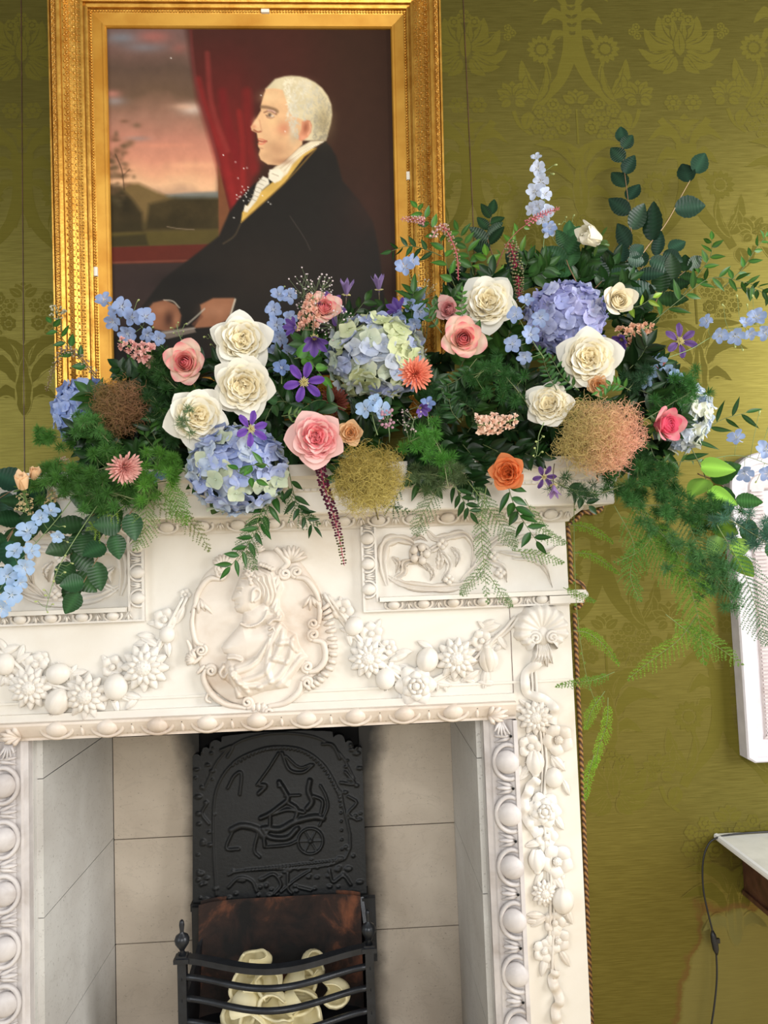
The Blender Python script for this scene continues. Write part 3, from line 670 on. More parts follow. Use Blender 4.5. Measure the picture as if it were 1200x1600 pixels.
for pts in ([(640, 470), (600, 560), (580, 680), (600, 760)], [(670, 480), (640, 600), (560, 720), (430, 770)], [(720, 540), (700, 640), (640, 740), (540, 800)], [(600, 500), (560, 600), (500, 680), (400, 720)], [(400, 720), (450, 780), (540, 790)], [(390, 700), (400, 780), (430, 850)], [(760, 640), (700, 720), (640, 790)], [(580, 540), (520, 640), (420, 690)], [(640, 560), (700, 560), (740, 600)], [(410, 735), (480, 820)], [(610, 640), (680, 660)]):
    dd += np.where(dd > .002, ridge(gx, gy, cr(pts), 5.5, .008), 0)
H = np.maximum(H, dd)
for pts, wd, h in (([(375, 640), (410, 640), (440, 650)], 5, .03), ([(345, 690), (330, 720), (350, 745), (370, 720)], 5, .02), ([(590, 460), (610, 440), (640, 440)], 5, .028), ([(590, 490), (610, 480), (620, 500)], 4, .027), ([(590, 520), (605, 510)], 4, .026)): H = np.maximum(H, ridge(gx, gy, cr(pts), wd, h, 12))
ear = ridge(gx, gy, cr([(500, 340), (505, 290), (525, 275), (545, 295), (535, 325), (515, 340)]), 3.2, .006, 20); H += ear
H += ridge(gx, gy, cr([(418, 268), (432, 262), (446, 268)]), 2.2, .003, 8) - ridge(gx, gy, cr([(416, 282), (436, 284)]), 2.4, .004, 8) - ridge(gx, gy, cr([(402, 358), (424, 360)]), 1.6, .003, 8) + ridge(gx, gy, cr([(420, 288), (432, 290)]), 2, .003, 8)
for k in range(22):
    u = k / 21; x, y = smoothpath(cr([(440, 460), (480, 475), (530, 462), (565, 430), (580, 395)]), 22)[k]; H = np.maximum(H, dome(2.1 - np.hypot(gx - x, gy - y), 2.1, .003) + np.where(np.hypot(gx - x, gy - y) < 2.1, .021, 0))
for x, y in cr([(480, 175), (495, 190), (480, 205), (490, 225), (495, 245), (470, 195), (545, 145), (560, 150), (575, 155), (590, 162), (605, 170)]): H = np.maximum(H, np.where(np.hypot(gx - x, gy - y) < 3.4, .026 + dome(3.4 - np.hypot(gx - x, gy - y), 3.4, .004), 0))
plate = np.array([(400, 862), (432, 860), (462, 872), (484, 898), (500, 925), (508, 960), (520, 985), (522, 1020), (510, 1045), (486, 1062), (474, 1085), (450, 1100), (418, 1108), (384, 1106), (350, 1092), (322, 1066), (308, 1032), (300, 1004), (302, 970), (304, 940), (312, 910), (330, 888), (360, 870)])
sp = sdf_poly(gx, gy, smoothpath(np.vstack([plate, plate[:1]]), 80)[:-1]); H = np.where(sp > 0, H + dome(sp, 8, .010), 0.0) - .002 * (sp <= 0)
from_px = np.array([[at(288, 846, 0.), at(540, 846, 0.)], [at(288, 1116, 0.), at(540, 1116, 0.)]])
uu = np.linspace(0, 1, 260)[None, :, None]; vv = np.linspace(0, 1, 280)[:, None, None]
P = (from_px[0, 0] * (1 - uu) + from_px[0, 1] * uu) * (1 - vv) + (from_px[1, 0] * (1 - uu) + from_px[1, 1] * uu) * vv; P[..., 1] = -H + .0005
m = MB(); m.grid(P); med = part(m, 'portrait_medallion', 'medallion_marble')
m = MB()
def cscroll(pts, r=.0075, Y=-.012, curl0=0, curl1=0):
    c = smoothpath([at(x, y, Y) for x, y in pts], 26); m.tube(c, r * (.75 + .35 * np.sin(math.pi * np.linspace(0, 1, 26))), 8)
    for cd_, i, j in ((curl0, 0, 1), (curl1, -1, -2)):
        if cd_:
            d = nrm(c[i] - c[j]); s_ = np.cross(d, (0, -1, 0)) * cd_; th = np.linspace(0, 3.2 * math.pi, 30); k = .014 * (1 - .78 * th / th.max()); cen = c[i] + s_ * .014
            m.tube(cen[None] - s_[None] * (k * np.cos(th))[:, None] + d[None] * (k * np.sin(th))[:, None] + np.array([0, -.006, 0]) * (th / th.max())[:, None], r * .8 * (1 - .35 * th / th.max()), 7)
cscroll([(344, 905), (326, 905), (310, 925), (304, 950)], curl0=-1, curl1=0); cscroll([(303, 950), (300, 975), (306, 1002), (318, 1008)], .006, curl1=1)
cscroll([(322, 1045), (318, 1060), (330, 1083), (352, 1100), (385, 1106)], curl0=1, curl1=-1); cscroll([(418, 1104), (446, 1098), (466, 1082), (472, 1064)], curl0=-1, curl1=1)
cscroll([(488, 1000), (505, 1005), (508, 1030), (496, 1046), (482, 1050)], .008, curl0=1, curl1=1); cscroll([(498, 975), (500, 955), (498, 940)], .007, curl0=1)
cscroll([(462, 902), (478, 905), (492, 922), (499, 940)], curl0=1); cscroll([(430, 856), (442, 868), (450, 880), (440, 890)], .008, curl1=-1); cscroll([(398, 856), (380, 862), (362, 876), (352, 892)], .008, curl1=1)
cscroll([(312, 1010), (300, 1018), (296, 1008), (292, 1000)], .005); cscroll([(316, 1025), (302, 1035), (298, 1026)], .005); cscroll([(320, 1040), (308, 1052)], .005); cscroll([(330, 1075), (322, 1092), (330, 1098)], .004)
for k in range(15):                        # fluted shell border down the right edge
    u = k / 14; x, y = smoothpath([(500, 955), (506, 975), (512, 1005), (510, 1035), (494, 1058), (478, 1068)], 15)[k]; a = math.radians(-38 + u * 95); ln = 17 - 6 * u
    q0 = at(x, y, -.006); q1 = at(x + ln * math.cos(a), y + ln * math.sin(a), -.010); m.tube(np.array([q0, (q0 + q1) / 2 + (0, -.008, 0), q1]), [.004, .0058, .0066], 7)
for a0, n, x, y, l in ((-150, 7, 350, 886, 20), (-120, 6, 455, 878, 26), (-100, 5, 400, 862, 14), (150, 6, 306, 1030, 16)):
    for k in range(n):
        a = math.radians(a0 + k * 20); q0 = at(x, y, -.008); q1 = at(x + l * math.cos(a), y + l * math.sin(a), -.014); m.tube(np.array([q0, (q0 + q1) / 2 + (0, -.008, 0), q1]), [.0045, .006, .0035], 7)
for x, y in ((312, 935), (486, 930)):
    for k in range(4):
        q0 = at(x, y, -.006); q1 = at(x + (12 * k - 14), y + 22 + 4 * (k % 2), -.006); m.tube(np.array([q0, (q0 + q1) / 2 + (0, -.009, 0), q1]), [.004, .0055, .002], 6)
for x in (396, 404, 412): m.ell(at(x, 1105, -.01), (.008, .008, .012), nu=6, nv=8)
fr = m.build('scroll_frame', 'medallion_marble', med)

# ================================================================== the firebox
fb = empty('firebox_lining', (XC, 0.35, 0)); tag(fb, 'stained pale marble slabs lining the recess inside the fireplace opening', 'firebox')
def fpart(m, name, mat, parent=fb, root=fb):
    o = m.build(name, mat, parent)
    if parent is root: o.location = -Vector(root.location)
    return o
CL, CR, YF, YK = -0.819, 0.306, 0.055, 0.625
zs = [0.0, 0.335, 0.668, 1.0]
for i, z in enumerate(zs):
    z1 = zs[i + 1] if i < 3 else 1.30
    g = .0016
    for x0, x1 in ((CL, -0.535), (-0.005, CR)):
        m = MB(); m.box((x0 + g, YK, z + g), (x1, YK + .03, z1 - g)); fpart(m, 'back_slab', 'hearth_slab')
    m = MB(); m.box((-0.535, YK + .012, z), (-0.005, YK + .03, z1)); fpart(m, 'flue_back', 'void_black')
zs2 = [0.0, 0.335, 0.674, 1.022]
for i, z in enumerate(zs2):
    z1 = zs2[i + 1] if i < 3 else 1.30
    for x0, x1 in ((CL - .03, CL), (CR, CR + .03)):
        m = MB(); m.box((x0, YF, z + .0012), (x1, YK - .002, z1 - .0012)); fpart(m, 'cheek_slab', 'cheek_slab')
m = MB()
for x0, x1 in ((CL - .05, CL - .002), (CR + .002, CR + .05)): m.box((x0, YF + .012, 0), (x1, YK, 1.3))
m.box((CL - .05, YK + .03, 0), (CR + .05, YK + .05, 1.3)); m.box((CL - .05, YF, 1.30), (CR + .05, YK + .05, 1.33)); fpart(m, 'rubble_core', 'void_black')
for x0, x1, y in ((XI0 - .004, -0.833, .030), (0.3185, XI1 + .004, .030)):
    m = MB(); m.box((x0, y, 0), (x1, y + .02, 1.16)); fpart(m, 'slip', 'cheek_slab')
m = MB(); m.box((CL - .03, YF, -0.001), (CR + .03, YK, .02)); fpart(m, 'hearth_stone', 'hearth_slab')

# cast-iron fireback with a chariot scene in low relief
FBL, FBR, FBZ0, FBZ1, FBY = -0.545, 0.005, 0.49, 1.005, 0.585
gx, gz = np.meshgrid(np.linspace(0, 1, 200), np.linspace(0, 1, 190)); X = gx * 268; Y_ = (1 - gz) * 258
def fc(pts): return [((x - 95) / 3.72, (y - 85) / 3.72) for x, y in pts]
H = np.zeros(X.shape)
def add(pts, wd, h, n=20):
    global H; H = np.maximum(H, ridge(X, Y_, fc(pts), wd, h, n))
add([(230, 1000), (215, 700), (230, 420), (330, 260), (480, 190), (600, 175), (740, 200), (860, 290), (940, 430), (965, 500), (965, 840), (400, 870), (300, 890)], 2.6, .004, 60)
add([(160, 400), (250, 230), (380, 130), (600, 95), (820, 130), (960, 230), (1040, 380)], 2.2, .003, 40)
for u in np.linspace(0, 1, 46):
    q = smoothpath(fc([(330, 270), (480, 200), (600, 185), (740, 210), (850, 300), (930, 430), (955, 520), (958, 830)]), 46)[int(u * 45)]; H = np.maximum(H, dome(2.4 - np.hypot(X - q[0], Y_ - q[1]), 2.4, .006))
for u in range(30):
    q = smoothpath(fc([(400, 872), (958, 840)]), 30)[u]; H = np.maximum(H, dome(2.4 - np.hypot(X - q[0], Y_ - q[1]), 2.4, .006))
th = np.linspace(0, 2 * math.pi, 24); add([(775 + 72 * math.cos(a), 725 + 72 * math.sin(a)) for a in th], 2.4, .007, 40)
for a in range(6): add([(775, 725), (775 + 66 * math.cos(a * 1.05), 725 + 66 * math.sin(a * 1.05))], 1.4, .005, 6)
H = np.maximum(H, dome(4 - np.hypot(X - 182.8, Y_ - 172), 4, .008))
for pts, wd, h in (([(620, 210), (660, 310), (740, 330), (800, 290)], 3, .006), ([(600, 210), (540, 300), (470, 390)], 2.6, .006), ([(640, 230), (720, 300), (790, 285)], 2, .005),
                   ([(600, 380), (630, 430), (650, 480), (600, 520), (540, 560), (490, 580)], 4.5, .009), ([(600, 400), (615, 400)], 4, .01), ([(630, 460), (720, 460)], 2.4, .007), ([(490, 390), (520, 400), (480, 440)], 4, .007),
                   ([(780, 380), (770, 440), (790, 500), (760, 540)], 5, .009), ([(800, 470), (850, 500), (840, 570)], 3, .007), ([(520, 640), (600, 650), (690, 610), (800, 590), (850, 600)], 6, .009), ([(500, 640), (540, 690), (640, 700), (700, 650)], 5, .009),
                   ([(545, 570), (540, 640), (510, 690), (510, 740)], 3.5, .009), ([(320, 640), (380, 620), (460, 640), (500, 680)], 6, .007), ([(330, 640), (290, 740), (360, 750)], 3, .006), ([(470, 670), (450, 760), (480, 800)], 3, .006), ([(510, 745), (640, 740), (700, 720)], 2.5, .007),
                   ([(300, 400), (340, 330), (380, 320), (370, 440)], 3, .005), ([(840, 410), (870, 470), (880, 540), (830, 640)], 2.4, .006), ([(560, 560), (650, 540), (740, 560)], 4, .008), ([(650, 500), (700, 540), (690, 600)], 4, .008),
                   ([(500, 920), (560, 900), (600, 960), (560, 1010)], 3, .006), ([(600, 1000), (680, 940), (770, 890)], 2.4, .006), ([(640, 900), (640, 980), (660, 1010)], 3, .006), ([(300, 960), (360, 910), (430, 930), (460, 990)], 3, .005), ([(880, 900), (900, 960), (960, 930), (1000, 980)], 3, .006), ([(700, 980), (770, 1000)], 3, .006),
                   ([(1000, 480), (1050, 520), (1000, 580), (1050, 620)], 2.6, .005), ([(960, 400), (1040, 410), (990, 340)], 3, .005), ([(180, 480), (150, 540), (190, 600)], 2.6, .005), ([(260, 180), (330, 160), (300, 220)], 3, .004), ([(860, 170), (920, 180), (960, 260)], 3, .005)): add(pts, wd, h)
r2 = np.random.default_rng(5)
for k in range(90):
    a, b_ = r2.uniform(8, 260), r2.uniform(200, 252) if k < 50 else r2.uniform(10, 200)
    if k >= 50: a = r2.choice([r2.uniform(4, 34), r2.uniform(236, 264)])
    H = np.maximum(H, dome(r2.uniform(2, 4.5) - np.hypot((X - a) * r2.uniform(.6, 1), Y_ - b_), 4, .005))
P = np.empty((190, 200, 3)); P[..., 0] = FBL + (FBR - FBL) * gx; P[..., 2] = FBZ0 + (FBZ1 - FBZ0) * gz; P[..., 1] = FBY - .01 - H - .05 * (1 - gz)
# scalloped top outline
half = np.abs(gx - .5) * 2; topz = np.ones(half.shape)
for h0, h1, zt_ in ((0, .66, 1.0), (.66, .80, .965), (.80, .90, .925), (.90, 1.01, .885)):
    cc0 = (h0 + h1) / 2 if h0 else 0; topz = np.where((half >= h0) & (half < h1), zt_ - .035 * (1 - np.sqrt(np.clip(1 - ((half - cc0) / (h1 - cc0)) ** 2 * .96, 0, 1))) * (1 if h0 else .6), topz)
P[..., 2] = np.minimum(P[..., 2], FBZ0 + (FBZ1 - FBZ0) * topz)
fk = empty('fireback', (-.27, FBY - .03, FBZ0)); tag(fk, 'black cast-iron fireback with a chariot relief and scalloped top behind the grate', 'fireback')
m = MB(); m.grid(P); q = P.copy(); q[..., 1] = FBY + .012; q = q[:, ::-1]; m.grid(q[::10])
for e, sgn in ((0, 1), (-1, -1)):
    m.grid(np.stack([P[:, e], np.c_[P[:, e, 0], np.full(190, FBY + .012), P[:, e, 2]]], 1)[::sgn])
m.grid(np.stack([P[-1], np.c_[P[-1, :, 0], np.full(200, FBY + .012), P[-1, :, 2]]], 1)); m.grid(np.stack([P[0], np.c_[P[0, :, 0], np.full(200, FBY + .012), P[0, :, 2]]], 1)[::-1])
fpart(m, 'relief_plate', 'cast_iron', fk, fk)
m = MB(); m.box((FBL - .004, FBY - .075, FBZ0 - .016), (FBR + .004, FBY - .005, FBZ0 + .006)); fpart(m, 'bottom_ledge', 'cast_iron', fk, fk)

# basket grate
gr = empty('fire_grate', (-.255, .35, .02)); tag(gr, 'black iron basket grate with bowed front bars and two urn finials', 'fire grate')
def gpart(m, name, mat, parent=gr): return fpart(m, name, mat, parent, gr)
GY = .25; pl, pr_ = at(285, 1500, GY), at(577, 1484, GY); zt = .466
for x in (pl[0], pr_[0]):
    m = MB(); m.box((x - .012, GY - .012, .02), (x + .012, GY + .012, zt)); m.box((x - .021, GY - .02, zt - .012), (x + .021, GY + .02, zt)); m.box((x - .015, GY - .015, zt), (x + .015, GY + .015, zt + .006)); o = gpart(m, 'post', 'grate_iron')
    m = MB(); k = 1.0; m.lathe([(0, .0), (.012, .0), (.006, .012), (.009, .017), (.019, .032), (.021, .043), (.017, .053), (.006, .06), (.0055, .066), (.0075, .082), (.0065, .09), (.004, .095), (0, .096)], (x, GY, zt + .004), 16)
    f_ = m.build('finial', 'grate_iron', o)
def bar(z0, w_, h, name):
    t = np.linspace(0, 1, 40); s = t * 2 - 1
    x = pl[0] + (pr_[0] - pl[0]) * t; y = GY - .085 * (np.cos(math.pi * s) * .5 + .5) ** .8
    c = np.c_[x, y, np.full(40, z0)]
    T = nrm(np.gradient(c, axis=0)); nn = np.cross(T, (0, 0, 1)); m = MB()
    if h: 
        P = np.stack([c + nn * a * w_ + np.array([0, 0, b_ * h]) for a, b_ in ((-1, -1), (1, -1), (1, 1), (-1, 1))], 1); m.grid(P, closed_v=True, smooth=False)
    else: m.tube(c, w_ * (1.0 + .5 * (np.abs(s) > .96)), 10)
    gpart(m, name, 'grate_iron')
bar(zt - .006, .014, .008, 'top_rail')
for z0 in (.410, .352, .29, .23): bar(z0, .0088, 0, 'bar')
for sx, x in ((-1, pl[0]), (1, pr_[0])):
    m = MB(); top = np.array([x - sx * .018, .50, FBZ0 + .0]); c = smoothpath([top, (x - sx * .006, .46, .40), (x, .38, .36), (x, GY + .02, .34)], 20); 
    P = np.stack([c + np.array([a * .006, 0, b_]) for a, b_ in ((-1, -.30), (1, -.30), (1, .006), (-1, .006))], 1); m.grid(P, closed_v=True, smooth=False); gpart(m, 'side_plate', 'grate_iron')
    m = MB(); m.box((x - .021 + sx * .004, .495, .30), (x + .021 + sx * .004, .52, FBZ0 + .002)); gpart(m, 'back_strip', 'grate_iron')
m = MB(); P = np.empty((12, 20, 3)); a, b_ = np.meshgrid(np.linspace(0, 1, 20), np.linspace(0, 1, 12)); P[..., 0] = -.515 + .50 * a; P[..., 2] = .12 + .39 * b_; P[..., 1] = .50 - .10 * (1 - b_) ** 1.5 * .8 - .03 * (np.abs(a - .5) * 2) ** 6; m.grid(P); q = P.copy(); q[..., 1] += .03; m.grid(q[:, ::-1])
gpart(m, 'back_brick', 'fire_brick')
m = MB(); m.box((pl[0], GY - .02, .19), (pr_[0], .5, .205)); gpart(m, 'floor_plate', 'grate_iron')
m = MB(); th = np.linspace(0, math.pi, 24); m.tube(np.c_[pr_[0] + .028 + .03 * np.cos(th), GY - .03 + .05 * np.sin(th), np.full(24, .215)], .008, 8); m.box((pr_[0] + .0, GY - .035, .205), (pr_[0] + .058, GY + .0, .222)); gpart(m, 'side_foot', 'grate_iron')

# hollow white ceramic shapes lying in the grate
def coal(px, py, Y, R, rot, label, seed):
    r3 = np.random.default_rng(seed); m = MB(); n, k = 14, 26
    a = np.linspace(0, 1, n)[:, None]; b_ = np.linspace(0, 2 * math.pi, k, endpoint=False)[None]
    ph = r3.uniform(0, 6, 4); cut = .62 + .16 * np.sin(2 * b_ + ph[0]) + .1 * np.sin(3 * b_ + ph[1])
    thm = a * math.pi * cut; sh = 1 + .16 * np.sin(2 * b_ + ph[2]) + .08 * np.sin(3 * b_ + ph[3] + 3 * a)
    P = np.stack([sh * np.sin(thm) * np.cos(b_), sh * .8 * np.sin(thm) * np.sin(b_), -np.cos(thm) * 1.05 + 0 * b_], -1); rim = P[-1:] * [1.0, 1.0, 1] + [0, 0, .07]; inn = P[::-1] * [.8, .8, .86]
    m.grid(np.concatenate([P, rim, inn], 0), closed_v=True)
    o = m.build('ceramic_coal', 'ceramic'); M = np.array(Matrix.Rotation(math.radians(rot[0]), 3, 'X') @ Matrix.Rotation(math.radians(rot[1]), 3, 'Y')); place(o, at(px, py, Y), M, R * 1.18 * mpp(Y)); tag(o, label, 'ceramic coal', 'ceramic coals in the grate')
for a in ((398, 1503, .36, 19, (35, -25), 'pointed white ceramic coal rising above the top rail of the grate', 1), (385, 1540, .31, 23, (75, -20), 'open white ceramic coal behind the upper bars beside the grey post, beneath the pointed one', 2), (420, 1536, .29, 21, (100, 10), 'hollow white ceramic coal at the middle of the upper bar gap', 3),
          (377, 1578, .26, 25, (110, -25), 'broad cream ceramic coal between the lower bars at the end of the heap', 4), (432, 1575, .26, 24, (70, 20), 'smooth cream ceramic coal between the lower bars in the middle of the heap', 5), (470, 1535, .32, 20, (95, 30), 'upright cream ceramic coal under the bowed top rail', 6),
          (488, 1508, .37, 19, (60, 15), 'tall cream ceramic coal standing highest against the sooty brick', 7), (466, 1566, .27, 22, (80, 45), 'round cream ceramic coal under the second bar near the stray one', 8), (523, 1550, .28, 21, (70, -35), 'single white ceramic coal lying apart from the heap', 9), (480, 1595, .25, 24, (60, 10), 'cut-off cream ceramic coal low behind the bottom bar', 10), (400, 1604, .25, 24, (100, 0), 'low white ceramic coal below the bottom bar at the heap end', 11)):
    coal(*a)

# ================================================================== console table, cord, white wall frame
ct = empty('console_table', (1.45, -.05, 0)); tag(ct, 'console table with a grey-white marble top and dark wooden apron', 'table')
def cpart(m, name, mat, parent=ct): return fpart(m, name, mat, parent, ct)
x0 = .966; zt = .766
m = MB(); m.box((x0 + .006, -.36, zt - .004), (2.0, WY - .004, zt + .0005)); cpart(m, 'marble_top', 'console_marble')
m = MB(); 
P = np.array([[[x0 + a, y, zt + b_] for a, b_ in ((.007, .002), (.0, .0), (-.002, -.006), (.0, -.013), (.01, -.016), (.03, -.016))] for y in (-.36, WY - .004)]); m.grid(P[::-1], smooth=False)
m.box((x0, -.37, zt - .016), (2.0, -.355, zt + .001)); m.box((x0 + .012, -.36, zt - .016), (2.0, WY - .004, zt - .0045)); cpart(m, 'top_edge', 'console_edge')
m = MB(); m.box((x0 + .074, -.32, zt - .155), (1.95, WY - .004, zt - .016)); m.box((x0 + .068, -.325, zt - .165), (1.95, WY - .004, zt - .152)); cpart(m, 'apron', 'dark_wood')
for x, y in ((x0 + .085, -.30), (1.93, -.30)):
    m = MB(); m.lathe([(.0, 0), (.018, 0), (.026, .03), (.018, .06), (.024, .4), (.03, .62), (.022, .66), (.032, zt - .08), (0, zt - .08)], (x + .02, y, 0), 14); cpart(m, 'leg', 'dark_wood')
cb = empty('lamp_cord', tuple(at(1113, 1460, .11))); tag(cb, 'thin black electric cord hanging off the marble console with an inline switch', 'cord')
m = MB(); Yc = .125
pts = [tuple(np.array([1.5, .10, zt + .004])), tuple(np.array([1.2, .118, zt + .004])), tuple(np.array([1.03, .116, zt + .005]))] + [tuple(at(*q, .115)) for q in ((1118, 1310), (1104, 1325), (1098, 1352), (1099, 1390), (1106, 1425), (1114, 1458), (1119, 1490), (1120, 1530), (1116, 1572), (1111, 1605), (1106, 1640))]
m.tube(smoothpath(pts, 80), .0026, 8); o = fpart(m, 'cable', 'black_rubber', cb, cb)
m = MB(); d = at(1120, 1492, .115) - at(1113, 1454, .115); L = np.linalg.norm(d); m.lathe([(0, 0), (.003, 0), (.0075, .012), (.009, L * .5), (.008, L - .014), (.003, L), (0, L)], at(1113, 1454, .115), 12, M=basis(d)); m.box(tuple(at(1117, 1470, .113) + np.array([.004, -.004, -.006])), tuple(at(1117, 1470, .113) + np.array([.0125, .004, .006]))); fpart(m, 'inline_switch', 'black_rubber', cb, cb)

wf = empty('wall_frame', (1.3, WY, 1.4)); tag(wf, 'white arched moulded wall frame with a ribbed inner border above the console', 'frame')
def wpart(m, name, mat): return fpart(m, name, mat, wf, wf)
xl, zb, zsh, zar = 1.054, .963, 1.715, 1.815
def outline(ins):
    pts = [(1.60 - ins, zb + ins), (xl + .02 + ins * .6, zb + ins), (xl + ins, zb + ins + .012), (xl + ins, min(zsh, zar - ins - .004))]
    th = np.linspace(math.pi, math.pi / 2, 12); rx, rz = max(.10 - ins, .004), max(zar - zsh - ins, .004)
    pts += [(xl + max(.10, ins + .004) + rx * math.cos(a), min(zsh, zar - ins - .004) + rz * math.sin(a)) for a in th[1:]]
    pts += [(1.60 - ins, zar - ins)]
    return np.array(pts)
def ring(m, prof):
    P = np.array([np.c_[outline(i)[:, 0], np.full(len(outline(i)), y), outline(i)[:, 1]] for i, y in prof]); m.grid(P.transpose(1, 0, 2)[::-1], closed_u=True, smooth=False)
m = MB(); ring(m, [(0, WY), (0, .098), (.004, .094), (.014, .094), (.016, .100), (.03, .100), (.034, .106), (.05, .104), (.054, .112), (.058, .112)]); wpart(m, 'moulding', 'white_paint')
m = MB(); ring(m, [(.058, .112), (.062, .108), (.10, .108), (.104, .114)])
for z in np.arange(zb + .07, zsh, .0105): 
    m.box((xl + .063, .103, z), (xl + .098, .110, z + .0055))
for x in np.arange(xl + .075, 1.54, .0105): m.box((x, .103, zb + .064), (x + .0055, .110, zb + .098))
wpart(m, 'ribbed_border', 'panel_pink')
m = MB(); o_ = outline(.10); m.add(np.c_[o_[:, 0], np.full(len(o_), .122), o_[:, 1]], ngons=[list(range(len(o_)))[::-1]]); wpart(m, 'field', 'white_paint')
# ================================================================== the framed portrait
CW, CH = .782, .962
pt = empty('framed_portrait', (-.2475, .097, 2.064)); tag(pt, 'oil portrait of a white-haired man in profile, wide ornate gilt frame, above the mantel', 'painting')
pt.rotation_mode = 'XYZ'; pt.rotation_euler = (math.radians(3.6), 0.012, 0)
# local: x right, z up from the bottom edge of the canvas, y into the wall
NX, NY = 300, 370
px, py = np.meshgrid(np.linspace(0, 1, NX), np.linspace(0, 1, NY)); 
PX = (161 + 446 * px) * (1 - py) + (178 + 442 * px) * py; PY = (50 + 1 * px) * (1 - py) + 592 * py
r4 = np.random.default_rng(3)
def vnoise(sx, sy, seed):
    r_ = np.random.default_rng(seed); g = r_.random((int(sy) + 3, int(sx) + 3)); x, y = px * sx, py * sy; i, j = x.astype(int), y.astype(int); fx, fy = x - i, y - j
    fx, fy = fx * fx * (3 - 2 * fx), fy * fy * (3 - 2 * fy)
    return (g[j, i] * (1 - fx) + g[j, i + 1] * fx) * (1 - fy) + (g[j + 1, i] * (1 - fx) + g[j + 1, i + 1] * fx) * fy
def fbm(s, seed, asp=1.2): return sum(vnoise(s * 2 ** k, s * asp * 2 ** k, seed + k) / 2 ** (k + 1) for k in range(4))
IMG = np.empty((NY, NX, 3)); IMG[:] = (58, 38, 28)
def blend(mask, col):
    global IMG; m = np.clip(mask, 0, 1)[..., None]; IMG = IMG * (1 - m) + np.asarray(col, float) * m
def poly(pts, col, soft=2.0, op=1.0): blend(np.clip(sdf_poly(PX, PY, pts) / soft + .5, 0, 1) * op, col)
def blob(x, y, rx, ry, col, op=1.0, ang=0.0, p=1.0):
    c, s = math.cos(ang), math.sin(ang); u = ((PX - x) * c + (PY - y) * s) / rx; v = (-(PX - x) * s + (PY - y) * c) / ry; blend(op * np.exp(-(u * u + v * v) ** p), col)
def stroke(pts, wd, col, op=1.0): blend(op * np.clip(1.3 - d_line(PX, PY, smoothpath(pts, 24)) / wd, 0, 1), col)
blend(.5 * fbm(5, 70), (46, 31, 23))
blob(430, 110, 70, 120, (82, 40, 34), .6)
# evening sky
sky = np.clip((345 - PX) / 14, 0, 1) * np.clip((316 - PY) / 8 + .5, 0, 1)
ys = [50, 80, 110, 150, 185, 215, 245, 270, 285, 300]; cs = np.array([(108, 84, 78), (112, 84, 74), (92, 72, 60), (104, 80, 62), (152, 110, 90), (184, 124, 102), (204, 138, 110), (218, 160, 122), (226, 176, 134), (190, 150, 118)], float)
nz = (fbm(6, 20, .9) - .5) * 46
skyc = np.stack([np.interp(PY + nz, ys, cs[:, k]) for k in range(3)], -1); m = sky[..., None]; IMG = IMG * (1 - m) + skyc * m
for x, y, rx, ry, c, o in ((188, 66, 26, 9, (118, 122, 128), .8), (222, 80, 30, 8, (116, 112, 114), .8), (235, 64, 26, 10, (166, 98, 88), .7), (176, 163, 16, 7, (146, 134, 130), .8), (172, 152, 14, 6, (196, 128, 112), .7), (296, 176, 20, 9, (206, 184, 168), .8), (282, 172, 20, 5, (214, 168, 138), .6), (212, 221, 18, 4, (150, 128, 118), .7), (275, 82, 12, 8, (150, 92, 82), .6), (250, 232, 40, 4, (214, 140, 110), .5), (300, 262, 40, 5, (228, 168, 128), .6)): blob(x, y, rx, ry, c, o)
# land
poly([(158, 306), (250, 310), (340, 306), (340, 420), (158, 420)], (86, 72, 42), 7); poly([(255, 308), (285, 305), (338, 303), (338, 314), (255, 318)], (112, 118, 116), 5, .75)
poly([(178, 300), (200, 290), (214, 290), (235, 300), (262, 312), (290, 318), (340, 322), (340, 345), (178, 350)], (112, 90, 54), 8)
blend(np.clip(sdf_poly(PX, PY, [(230, 322), (270, 312), (340, 314), (340, 362), (225, 362)]) / 8 + .5, 0, 1) * (.5 + .7 * fbm(18, 40)), (52, 44, 26))
blend(np.clip(sdf_poly(PX, PY, [(160, 290), (185, 296), (205, 315), (220, 335), (222, 366), (160, 368)]) / 8 + .5, 0, 1) * (.6 + .5 * fbm(18, 44)), (44, 38, 24))
poly([(165, 366), (340, 362), (340, 384), (165, 388)], (84, 72, 36), 5); stroke([(258, 357), (275, 360), (300, 362)], 1.0, (140, 120, 98), .6); poly([(165, 372), (225, 368), (230, 386), (165, 388)], (52, 46, 28), 5, .8)
for q in range(60): blob(r4.normal(182, 14), r4.normal(262, 24), r4.uniform(3, 8), r4.uniform(2, 6), (88 + r4.uniform(-14, 10), 68, 46), .45)
stroke([(192, 300), (188, 270), (178, 245)], 1.2, (70, 52, 36), .7); stroke([(188, 280), (200, 268)], 1, (70, 52, 36), .6)
poly([(165, 388), (345, 384), (345, 414), (165, 414)], (92, 40, 30), 3); stroke([(172, 412), (310, 409)], 2, (128, 76, 58), .6)
poly([(165, 414), (345, 412), (345, 600), (165, 600)], (56, 44, 40), 3)
